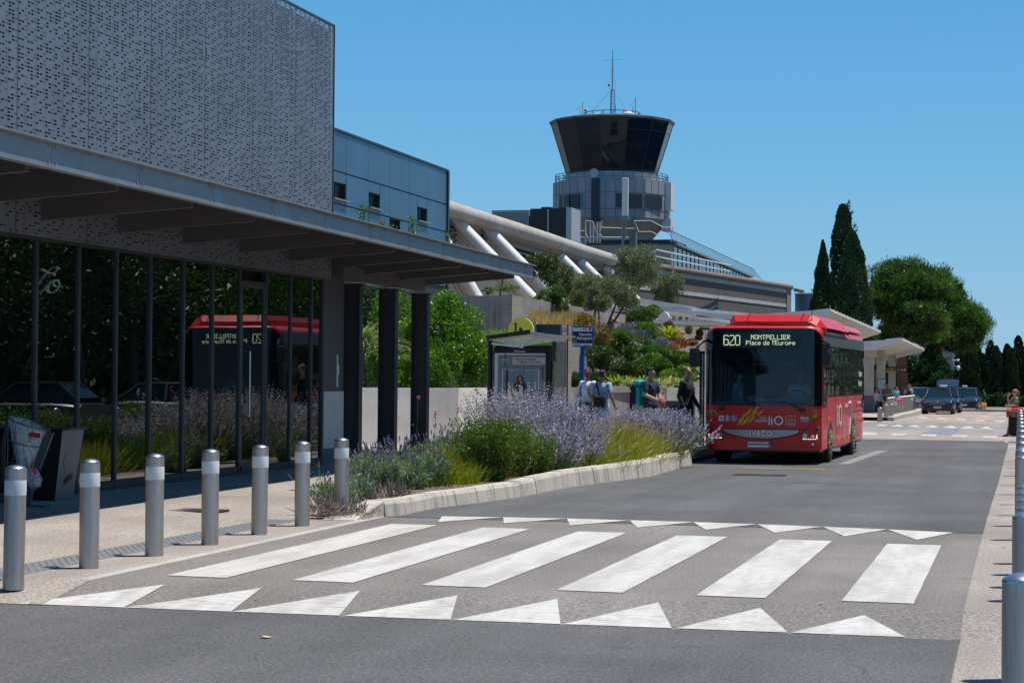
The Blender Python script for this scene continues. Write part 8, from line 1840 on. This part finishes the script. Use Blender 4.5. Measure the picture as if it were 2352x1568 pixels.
def person(label, loc, rz, H, skin, shirt=None, trousers=None, shoes=None, hair=None, hy=0, sleeves='short', shorts=False, vox=.010, hairst='short', pose=None, slim=1.0, hn=0, skirt=None):
    """figure facing -Y in its own frame; joints in metres for a height of 1.78, then scaled"""
    J = dict(DEF); J.update(pose or {}); J = {k: Vector(v) for k, v in J.items()}; s = H/1.78
    e = empty('person', loc, rz, label, 'person'); w = slim
    def torso(mb, g):
        P, Wt, C, Nk = J['pel'], J['wai'], J['che'], J['nek']; X = (J['sr']-J['sl']).normalized(); up = (Nk-P).normalized(); Yd = up.cross(X).normalized()
        rings = [(P-up*.06, .145, .105), (P, .165*w, .12*w), (P.lerp(Wt, .6), .15*w, .108*w), (Wt, .14*w, .10*w), (Wt.lerp(C, .5), .155*w, .108*w), (C, .172*w, .118), (C.lerp(Nk, .5), .165, .105), (C.lerp(Nk, .78), .11, .075), (Nk, .055, .05)]
        n0 = len(mb.v); n = 20
        for c, rx, ry in rings:
            for j in range(n): t = 2*math.pi*j/n; mb.v.append(tuple((c+X*(rx+g)*math.cos(t)+Yd*(ry+g)*math.sin(t))*s))
        for i in range(len(rings)-1):
            for j in range(n): mb.add((n0+i*n+j, n0+i*n+(j+1) % n, n0+(i+1)*n+(j+1) % n, n0+(i+1)*n+j))
        mb.add([n0+j for j in range(n)][::-1]); mb.add([n0+(len(rings)-1)*n+j for j in range(n)])
        for k in ('sl', 'sr'): cap(mb, C.lerp(J[k], .4)*s, J[k]*s, (.075+g)*s, (.056+g)*s)
    def arm(mb, a, g, frac=1.0, up_only=False):
        S, E_, W__ = J['s'+a], J['e'+a], J['w'+a]
        if up_only: cap(mb, S*s, S.lerp(E_, frac)*s, (.054+g)*s, (.047+g)*s); return
        cap(mb, S*s, E_*s, (.052+g)*s, (.040+g)*s); cap(mb, E_*s, E_.lerp(W__, frac)*s, (.041+g)*s, (.040+g-.012*frac)*s)
    def leg(mb, a, g, to=1.0):
        Hp, K_, A_2 = J['h'+a], J['k'+a], J['a'+a]; cap(mb, Hp*s, K_*s if to >= .5 else Hp.lerp(K_, to*2)*s, (.088*w+g)*s, (.058+g+(.02 if to < .5 else 0))*s)
        if to >= 1: cap(mb, K_*s, K_.lerp(A_2, .45)*s, (.056+g)*s, (.058+g)*s); cap(mb, K_.lerp(A_2, .4)*s, A_2*s, (.056+g)*s, (.038+g)*s)
    def hand(mb, a):
        W__, E_ = J['w'+a], J['e'+a]; d = (W__-E_).normalized(); sd = -1 if a == 'l' else 1; d = J.get('hd'+a, d).normalized() if ('hd'+a) in J else d
        y, x = frame(d, (sd, 0, 0)); x = x if x.length else Vector((1, 0, 0)); c = W__+d*.05
        cap(mb, (W__+y*.012)*s, (W__+d*.075+y*.022)*s, .020*s, .021*s, 8); cap(mb, (W__-y*.012)*s, (W__+d*.075-y*.022)*s, .020*s, .019*s, 8); cap(mb, W__*s, (W__+d*.08)*s, .021*s, .021*s, 8)
        inward = -x*sd if abs((x*sd).x) > .2 else x
        for i, (o, L) in enumerate(((-.032, .062), (-.011, .078), (.010, .072), (.031, .058))):
            b = W__+d*.085+y*o; m_ = b+(d+inward*.25).normalized()*L*.5; t = m_+(d+inward*.9).normalized()*L*.5
            cap(mb, b*s, m_*s, .0095*s, .009*s, 7); cap(mb, m_*s, t*s, .009*s, .0075*s, 7)
        b = W__+d*.02-y*.028; cap(mb, b*s, (b+(d*.7-y*.7).normalized()*.045)*s, .012*s, .010*s, 7); cap(mb, (b+(d*.7-y*.7).normalized()*.045)*s, (b+(d*.7-y*.7).normalized()*.045+d*.03)*s, .010*s, .008*s, 7)
    hz = Matrix.Rotation(hy, 3, 'Z')@Matrix.Rotation(hn, 3, 'X'); Hc = J['hed']
    def hp_(x, y, z): return (Hc+hz@Vector((x, y, z)))*s
    def eb(mb, c, r, sc, n=14, m=10):
        n0 = len(mb.v); mb.ball((0, 0, 0), 1, n, m); mb.v[n0:] = [tuple((Hc+hz@(Vector(c)+Vector((v[0]*r*sc[0], v[1]*r*sc[1], v[2]*r*sc[2]))))*s) for v in mb.v[n0:]]
    mb = MB(); torso(mb, 0)
    for a in 'lr': arm(mb, a, 0); hand(mb, a); leg(mb, a, 0); A_2 = J['a'+a]; cap(mb, (A_2+Vector((0, .02, -.045)))*s, (A_2+Vector((0, -.13, -.06)))*s, .036*s, .028*s)
    cap(mb, J['nek']*s, (Hc+Vector((0, .01, -.05)))*s, .055*s, .052*s)
    eb(mb, (0, .012, .03), 1, (.076, .094, .092)); eb(mb, (0, -.012, -.035), 1, (.062, .072, .080)); eb(mb, (0, -.045, -.085), 1, (.032, .03, .028))
    eb(mb, (0, -.098, -.022), 1, (.013, .018, .022), 8, 6); eb(mb, (0, -.09, .005), 1, (.010, .014, .03), 8, 6); eb(mb, (0, -.082, -.062), 1, (.026, .012, .008), 8, 6)
    for q in (-1, 1): eb(mb, (q*.078, .012, -.01), 1, (.010, .018, .032), 8, 6); eb(mb, (q*.03, -.078, .025), 1, (.022, .012, .008), 8, 6)
    body_ = remesh(mb, 'body', skin, e, vox*s if vox > .012 else .0075, 3)
    mb = MB()
    for q in (-1, 1): eb(mb, (q*.031, -.083, .006), 1, (.013, .006, .007), 8, 5)
    mb.build('eyes', M('eye_dark', (.02, .015, .012), .3, var=0), e); mb = MB(); eb(mb, (0, -.0925, -.062), 1, (.022, .004, .0045), 8, 5); mb.build('mouth', M('lips', (.18, .07, .06), .5, var=0), e)
    if hair:
        mb = MB()
        if hairst == 'short': eb(mb, (0, .026, .052), 1, (.081, .092, .082)); eb(mb, (0, .055, .0), 1, (.074, .062, .085)); eb(mb, (0, -.03, .09), 1, (.062, .055, .04))
        elif hairst == 'crop': eb(mb, (0, .022, .05), 1, (.079, .090, .078)); eb(mb, (0, .045, .01), 1, (.074, .066, .07))
        elif hairst == 'curly':
            r_ = random.Random(3)
            for k in range(26): t = r_.uniform(0, 6.28); p = r_.uniform(-.2, 1.3); eb(mb, (.085*math.cos(t)*math.cos(p), .02+.09*math.sin(t)*math.cos(p)*(1 if math.sin(t) > 0 else .5), .05+.085*math.sin(p)), 1, (.035, .035, .03), 7, 5)
        elif hairst == 'pony': eb(mb, (0, .02, .048), 1, (.083, .096, .086)); eb(mb, (0, .05, -.01), 1, (.072, .06, .08)); eb(mb, (0, .125, .03), 1, (.03, .035, .03)); eb(mb, (0, .15, -.03), 1, (.026, .03, .07)); eb(mb, (0, .155, -.10), 1, (.016, .02, .05))
        elif hairst == 'long': eb(mb, (0, .026, .05), 1, (.083, .095, .085)); eb(mb, (0, .055, -.03), 1, (.075, .055, .12)); eb(mb, (0, .06, -.10), 1, (.06, .04, .08))
        remesh(mb, 'hair', hair, e, .008, 2)
    if shirt:
        mb = MB(); torso(mb, .014)
        for a in 'lr':
            if sleeves == 'long': arm(mb, a, .012, .93)
            elif sleeves == 'short': arm(mb, a, .018, .62, True)
        if skirt is not None: cap(mb, (J['pel']+Vector((0, 0, -.02)))*s, (J['pel']+Vector((0, 0, -skirt)))*s, .15*s, .16*s, 16)
        o = remesh(mb, 'shirt', shirt, e, .012, 3)
    if trousers:
        mb = MB(); n0 = len(mb.v); P = J['pel']; cap(mb, (P+Vector((-.06, 0, .02)))*s, (P+Vector((.06, 0, .02)))*s, .125*s*w, .125*s*w); cap(mb, P*s, (P+Vector((0, 0, .09)))*s, .13*s*w, .12*s*w)
        for a in 'lr': leg(mb, a, .016 if not shorts else .02, .45 if shorts else 1.0)
        remesh(mb, 'shorts' if shorts else 'trousers', trousers, e, .013, 3)
    if shoes:
        for a in 'lr':
            A_2 = J['a'+a]; mb = MB(); cap(mb, (A_2+Vector((0, .03, -.045)))*s, (A_2+Vector((0, -.15, -.058)))*s, .043*s, .034*s); remesh(mb, 'shoe', shoes, e, .01, 2)
    return e, J, s
def printed(name, c1, c2, c3, sc=9):
    m, nt, p = newmat(name); n = N(nt, 'ShaderNodeTexNoise', Scale=sc, Detail=3, Distortion=1.2); nt.links.new(coords(nt), n.inputs['Vector'])
    r = ramp(nt, [(.36, c1), (.44, c2), (.56, c2), (.62, c3)], n.outputs[0]); nt.links.new(r.outputs[0], p.inputs['Base Color']); p.inputs['Roughness'].default_value = .85; return m
DENIM = M('pale_denim', (.27, .34, .42), .85, var=.35, scale=7); COT_W = M('cotton_white', (.62, .63, .66), .85, var=.06, scale=8); BLKC = M('cloth_black', (.010, .010, .012), .85, var=.3, scale=10); HAIRB = M('hair_black', (.012, .01, .009), .7, var=.3, scale=40); HAIRR = M('hair_auburn', (.16, .07, .03), .7, var=.3, scale=40); HAIRD = M('hair_dark_blond', (.30, .19, .10), .7, var=.3, scale=40)
sheet('bus_platform', [(-12.5, 44.3), (-7.12, 44.3), (-6.98, 58), (-12.5, 52.6)], A_PALE, flat=.12); mb = MB(); mb.bar((-7.06, 44.3, .04), (-6.93, 58, .04), .12, .168); mb.bar((-12.5, 44.3, .03), (-7.0, 44.3, .03), .1, .178); tag(mb.build('kerb', GRANITE), kind='structure')
PZ = .124
def stand(x, ytop, Y, H): p = PY(x, ytop, Y); return (p.x, Y, PZ)
# 1 man in the white long-sleeved shirt
l = stand(1350, 848, 48, 1.8)
e, J, s = person('man in a white long sleeved shirt, hand on hip, by the bus stop', l, R(-28), 1.84, SK_D, COT_W, DENIM, COT_W, HAIRB, hy=R(30), sleeves='long', hairst='crop', pose=dict(sl=(-.18, .02, 1.42), el=(-.40, .10, 1.17), wl=(-.20, -.06, .99), hdl=(1, -.2, -.35), wr=(.24, -.08, .92), er=(.26, .05, 1.15)))
def hang(e, mb, name, mat, label, cat, **k):
    """a thing carried by a person: its own top-level object standing in the same frame"""
    o = mb.build(name, mat, None, **k); o.location = e.location; o.rotation_euler = e.rotation_euler; return tag(o, label, cat)
BEI = M('bag_beige', (.30, .25, .20), .8, var=.1); STRAP = M('strap_grey', (.10, .10, .10), .8)
mb = MB(); mb.box((-.02, .22, 1.22), (.32, .18, .5)); mb.box((-.02, .32, 1.12), (.24, .08, .26)); o = hang(e, mb, 'backpack', BEI, 'beige backpack worn by the man in the white shirt', 'backpack', bevel=.07)
mb = MB()
for q in (-1, 1): mb.tube([(q*.11, .16, 1.46), (q*.12, .0, 1.51), (q*.125, -.13, 1.36), (q*.14, -.12, 1.2), (q*.16, .05, 1.05)], .022, 6, flat=.3)
mb.build('strap', STRAP, o)
mb = MB(); mb.ball((-.34, .12, .82), .11, 12, 8, (1, .8, .6)); mb.tube([(-.36, .06, .80), (-.38, -.02, .74)], [.09, .05], 10, flat=.2); hang(e, mb, 'cap', COT_W, 'white cap hanging from the beige backpack', 'cap', smooth=True)
mb = MB(); mb.box((.02, -.17, .98), (.22, .1, .09)); mb.tube([(-.16, -.1, 1.02), (.0, -.18, .98), (.2, -.1, .96)], .02, 6); hang(e, mb, 'waist_bag', BLKC, 'small black pouch held at the waist of the man in the white shirt', 'bag', bevel=.02)
mb = MB(); mb.ball((.038, -.02, 1.80*1.034), .018, 8, 5, (1, .5, .7)); mb.ball((-.03, -.05, 1.80*1.034), .018, 8, 5, (1, .5, .7)); mb.bar((-.05, -.04, 1.86), (.06, -.02, 1.86), .006, .01); o = hang(e, mb, 'sunglasses', CHR, 'sunglasses pushed up on the head of the man in the white shirt', 'sunglasses')
# 2 man with the patterned shirt, seen from behind
l = stand(1384, 852, 47.6, 1.8)
BLSH = printed('blue_leaf_print', (.04, .09, .20), (.22, .32, .45), (.55, .6, .62), 11)
e, J, s = person('man in a blue and white patterned shirt seen from behind, black bag across him', l, R(158), 1.80, SK_M, BLSH, DENIM, COT_W, HAIRB, hy=R(-12), hairst='crop', pose=dict(er=(.24, .05, 1.14), wr=(.23, -.05, .90), el=(-.28, .04, 1.15), wl=(-.34, -.02, .92)), skirt=.12)
mb = MB(); mb.box((-.06, .20, 1.04), (.30, .10, .27)); o = hang(e, mb, 'shoulder_bag', BLKC, 'black crossbody bag on the back of the patterned shirt man', 'bag', bevel=.04); mb = MB(); mb.tube([(.14, -.05, 1.52), (.12, .10, 1.48), (.0, .16, 1.25), (-.08, .18, 1.1)], .022, 6, flat=.3); mb.build('strap', BLKC, o)
# 3 backpack man
l = stand(1494, 845, 47, 1.8)
e, J, s = person('man in a navy T-shirt looking right with a large turquoise backpack', l, R(62), 1.86, SK_T, M('navy_cotton', (.015, .03, .075), .85, var=.15, scale=10), M('trousers_dark', (.03, .03, .04), .85), BLKC, HAIRB, hy=R(12), hairst='short', pose=dict(er=(.24, -.06, 1.16), wr=(.14, -.26, 1.05), el=(-.24, -.06, 1.16), wl=(-.10, -.28, 1.05)))
TUR = M('turquoise', (.01, .30, .36), .6, var=.12, scale=10); mb = MB(); mb.box((0, .30, 1.25), (.36, .24, .62)); o = hang(e, mb, 'backpack', TUR, 'large turquoise and black backpack on the back of the navy T-shirt man', 'backpack', bevel=.07)
mb = MB(); mb.box((0, .36, 1.20), (.37, .18, .42)); mb.box((0, .3, 1.42), (.37, .25, .05)); mb.build('black_pocket', BLKC, o, bevel=.05); mb = MB(); mb.tube([(.1, .2, 1.5), (.11, 0, 1.56), (.12, -.14, 1.42), (.13, .1, 1.1)], .025, 6, flat=.3); mb.tube([(-.1, .2, 1.5), (-.11, 0, 1.56), (-.12, -.14, 1.42), (-.13, .1, 1.1)], .025, 6, flat=.3); mb.build('strap', BLKC, o)
mb = MB(); mb.ball((0, -.32, 1.05), .13, 10, 7, (1, .6, 1.2)); mb.ball((.06, -.30, .98), .10, 9, 6, (1, .6, 1.3)); hang(e, mb, 'folded_cloth', M('dusty_pink', (.42, .16, .15), .85, var=.3, scale=12), 'dusty pink cloth held by the navy T-shirt man', 'cloth', smooth=True)
# 4 man in black at the bus door
l = stand(1577, 839, 45.4, 1.86)
e, J, s = person('man in black shirt and black trousers stepping towards the open front door of the bus', l, R(72), 1.88, SK_L, BLKC, BLKC, BLKC, HAIRR, hy=R(5), sleeves='long', hairst='crop', pose=dict(er=(.23, -.02, 1.15), wr=(.22, -.18, .92), el=(-.24, .05, 1.14), wl=(-.23, -.06, .90), kl=(-.1, -.10, .50), al=(-.1, -.10, .09), kr=(.1, .0, .50), ar=(.1, .12, .11)), skirt=.1)
mb = MB(); mb.tube([(-.25, -.1, .78), (-.25, .5, .78)], .16, 14); o = hang(e, mb, 'duffel_bag', M('duffel_navy', (.01, .02, .07), .7, var=.2), 'dark navy duffel bag hanging behind the man in black', 'duffel bag', smooth=True); mb = MB(); mb.tube([(-.25, .05, .92), (-.25, .15, 1.0), (-.25, .3, .92)], .015, 6); mb.build('handle', BLKC, o)
# bench or dark bin behind the man in black
bq = PY(1590, 980, 60); mb = MB(); mb.b2(-.5, .5, 0, .5, 0, .42); mb.b2(-.5, .5, 0, .5, .5, 1.0); o = mb.build('dark_cabinet', M('cabinet_dark', (.04, .045, .05), .5), None, bevel=.03); o.location = (bq.x, 55, PZ); tag(o, 'dark grey cabinet behind the man in black', 'cabinet')
# driver and boarding passenger inside the bus
def inbus(x, y, z): v = bus.matrix_basis@Vector((x, y, z)); return (v.x, v.y, v.z)
bpy.context.view_layer.update()
sit = dict(hl=(-.09, 0, .92), hr=(.09, 0, .92), kl=(-.12, -.42, .90), kr=(.12, -.42, .90), al=(-.12, -.45, .48), ar=(.12, -.45, .48))
v = inbus(.62, 1.55, .28); person('bus driver in a pale striped shirt seated behind the windscreen', v, BYAW, 1.78, SK_L, COT_W, BLKC, BLKC, HAIRD, hy=R(-25), pose=dict(sit, el=(-.25, -.1, 1.15), wl=(-.15, -.38, 1.15), er=(.25, -.1, 1.15), wr=(.15, -.38, 1.15)), hairst='crop')
v = inbus(-.72, 1.35, .42); person('passenger in a grey T-shirt and black vest standing inside the bus by the door', v, BYAW+R(75), 1.62, SK_T, M('cotton_grey', (.4, .42, .42), .85), BLKC, BLKC, HAIRB, sleeves='short')
# ---- far people
def far(x, ytop, Y, H, z=-.1): p = PY(x, ytop, Y); return (p.x, Y, p.z-H)
l = far(2036, 880, 117, 1.76); e, J, s = person('man in a grey T-shirt and sunglasses leaning on a trolley by the notice board', l, R(20), 1.76, SK_T, M('tee_grey', (.15, .14, .12), .85, var=.2), BLKC, BLKC, HAIRB, hy=R(15), vox=.014, pose=dict(el=(-.27, -.02, 1.14), wl=(-.15, -.28, 1.08), er=(.27, -.03, 1.18), wr=(-.02, -.26, 1.16)))
l = far(2047, 904, 115, 1.12); WFL = printed('white_floral', (.6, .6, .58), (.66, .66, .64), (.35, .12, .25), 14); person('person crouching in a white patterned shirt behind the steel posts', l, R(60), 1.7, SK_T, WFL, BLKC, BLKC, HAIRB, vox=.014, hn=R(-20), pose=dict(pel=(0, .1, .42), wai=(0, .06, .58), che=(0, -.08, .78), nek=(0, -.2, .92), hed=(0, -.28, 1.06), sl=(-.18, -.16, .88), sr=(.18, -.16, .88), el=(-.25, -.35, .72), er=(.25, -.35, .72), wl=(-.15, -.5, .55), wr=(.15, -.5, .55), hl=(-.1, .1, .40), hr=(.1, .1, .40), kl=(-.15, -.3, .52), kr=(.15, -.3, .52)))
Pg = G(2060, 950, -.1); l = (PY(2059, 890, Pg.y).x, Pg.y-.05, PY(2059, 888.5, Pg.y).z-1.28)
person('girl in a turquoise top and pink shorts sitting on the steel posts with bare legs', l, R(40), 1.55, SK_T, M('top_turquoise', (.12, .42, .50), .85), M('shorts_pink', (.60, .03, .22), .8), None, HAIRB, hairst='pony', sleeves='none', shorts=True, vox=.014, hy=R(20), slim=.8, pose=dict(pel=(0, 0, .72), wai=(0, .0, .88), che=(0, .0, 1.08), nek=(0, .0, 1.24), hed=(0, -.02, 1.40), sl=(-.15, 0, 1.19), sr=(.15, 0, 1.19), el=(-.2, .06, .95), er=(.2, -.02, .95), wl=(-.2, .04, .76), wr=(.15, -.15, .80), hl=(-.08, 0, .70), hr=(.08, 0, .70), kl=(-.1, -.36, .62), kr=(.1, -.36, .66), al=(-.1, -.42, .24), ar=(.1, -.46, .28)))
l = far(2087, 882, 128, 1.84); e, J, s = person('man with curly fair hair and a dark vest standing on the far kerb', l, R(0), 1.84, SK_L, COT_W, M('navy_trousers', (.012, .016, .04), .85), BLKC, HAIRD, hairst='curly', vox=.014, pose=dict(el=(-.26, .0, 1.16), wl=(-.10, -.22, 1.26), er=(.25, .05, 1.15), wr=(.2, .15, .95)))
mb = MB(); cap(mb, (0, 0, 1.02), (0, 0, 1.38), .17, .165, 16); hang(e, mb, 'safety_vest', M('vest_navy', (.01, .03, .09), .8), 'dark navy vest worn by the curly haired man', 'vest', smooth=True)
p = G(2030, 950, -.1); 
for i, (x, col, lb) in enumerate(((2020.5, (.015, .03, .06), 'dark blue suitcase standing by the canopy column'), (2027, (.55, .13, .04), 'orange suitcase beside the dark blue one'))):
    q = PY(x, 935, 114); mb = MB(); mb.b2(-.17, .17, -.12, .12, .05, .62); o = mb.build('suitcase', M('case_%d' % i, col, .4, var=.1), None, bevel=.04); o.location = (q.x, 114, -.08); tag(o, lb, 'suitcase'); mb = MB(); mb.tube([(-.1, 0, .62), (-.1, 0, .9), (.1, 0, .9), (.1, 0, .62)], .012, 6); mb.build('handle', BPL, o)
l = far(2013, 893, 116, 1.6); person('person in a pale shirt bending to the suitcases, mostly behind the canopy column', l, R(75), 1.66, SK_T, COT_W, BLKC, BLKC, HAIRB, sleeves='long', vox=.014, pose=dict(er=(.22, -.2, 1.15), wr=(.2, -.42, .98)))
# woman at the right edge
YW = 72.4; zw = zp(YW)+.01; px_w = PY(2331, 1000, YW).x
FLO = printed('floral_shirt', (.02, .03, .02), (.10, .17, .10), (.60, .30, .30), 16)
e, J, s = person('woman with a ponytail and floral shirt drinking from a can at the right edge', (px_w, YW, zw), R(-68), 1.61, SK_L, FLO, M('denim_blue', (.02, .06, .18), .85, var=.2), None, HAIRD, hairst='pony', shorts=True, hy=R(-4), vox=.011, pose=dict(sl=(-.16, 0, 1.42), sr=(.16, 0, 1.42), el=(-.20, -.16, 1.20), wl=(-.05, -.27, 1.50), hdl=(.3, .3, .6), er=(.24, -.10, 1.16), wr=(.12, -.30, 1.16), kl=(-.09, -.14, .50), al=(-.09, -.26, .09), kr=(.09, .0, .50), ar=(.09, .02, .09)))
mb = MB(); a = J['wl']*s+Vector((.0, -.02, .06)); mb.tube([a+Vector((0, -.06, -.02)), a+Vector((0, .04, .04))], .03, 14); hang(e, mb, 'drink_can', M('can_blue_grey', (.10, .15, .22), .3, .7), 'dark drink can held to the mouth of the woman', 'can', smooth=True)
mb = MB(); mb.bar((-.075, -.108*s, 1.665*s), (.075, -.108*s, 1.665*s), .035, .01); mb.bar((-.075, -.1, 1.665*s), (-.08, .01, 1.665*s), .01, .01); mb.bar((.075, -.1, 1.665*s), (.08, .01, 1.665*s), .01, .01); o = hang(e, mb, 'sunglasses', BPL, 'dark sunglasses worn by the woman', 'sunglasses'); o.location = e.location
for a in 'lr':
    A_2 = J['a'+a]*s; mb = MB(); cap(mb, A_2+Vector((0, .03, -.075)), A_2+Vector((0, -.15, -.08)), .03, .028); mb.tube([A_2+Vector((-.04, -.06, -.05)), A_2+Vector((0, -.06, -.005)), A_2+Vector((.04, -.06, -.05))], .012, 6); mb.build('sandal', M('sandal_gold', (.35, .24, .12), .5), e, smooth=True)
q = PY(2334, 1003, YW-.5); mb = MB(); mb.b2(-.26, .26, -.14, .14, .04, .66); for_ = mb.build('suitcase', BLKC, None, bevel=.05); for_.location = (q.x, YW-.5, zw); tag(for_, 'black suitcase in front of the woman at the right edge', 'suitcase')
mb = MB()
for x in (-.2, .2): mb.tube([(x, -.1, .03), (x+.03, -.1, .03)], .03, 10)
mb.build('wheels', RUB, for_); mb = MB(); mb.tube([(-.12, .1, .66), (-.12, .1, 1.05), (.12, .1, 1.05), (.12, .1, .66)], .012, 6); mb.build('handle', BPL, for_)
RB = M('bag_red', (.42, .012, .02), .7, var=.2, scale=10); mb = MB(); mb.tube([(-.33, -.02, .80), (-.3, -.02, .80), (.28, -.02, .80), (.31, -.02, .80)], [.10, .16, .16, .1], 16); rb_ = mb.build('travel_bag', RB, None, smooth=True); rb_.location = (q.x, YW-.5, zw); tag(rb_, 'red travel bag lying on the black suitcase', 'travel bag'); mb = MB(); mb.ball((-.1, -.19, .82), .05, 8, 6, (1, .3, 1.6)); mb.ball((-.09, -.2, .72), .045, 8, 6, (1, .3, 1.3)); mb.build('green_tag', M('tag_green', (.03, .22, .08), .6, var=.3, scale=30), rb_); mb = MB(); mb.tube([(-.2, -.14, .8), (-.1, -.12, 1.0), (.1, -.12, 1.0), (.2, -.14, .8)], .012, 6); mb.build('handle', RB, rb_)
# people mirrored from the far footpath are left out of view; a white butterfly over the bed
mb = MB(); mb.poly([(0, 0, 0), (-.05, .01, .02), (-.045, .03, .005)]); mb.poly([(0, 0, 0), (.05, .01, .02), (.045, .03, .005)]); o = mb.build('butterfly', M('butterfly_pale', (.7, .75, .5), .6), None, fix=False); o.location = PY(832+110+2, 976, 31); tag(o, 'pale yellow butterfly hovering over the lavender', 'butterfly')
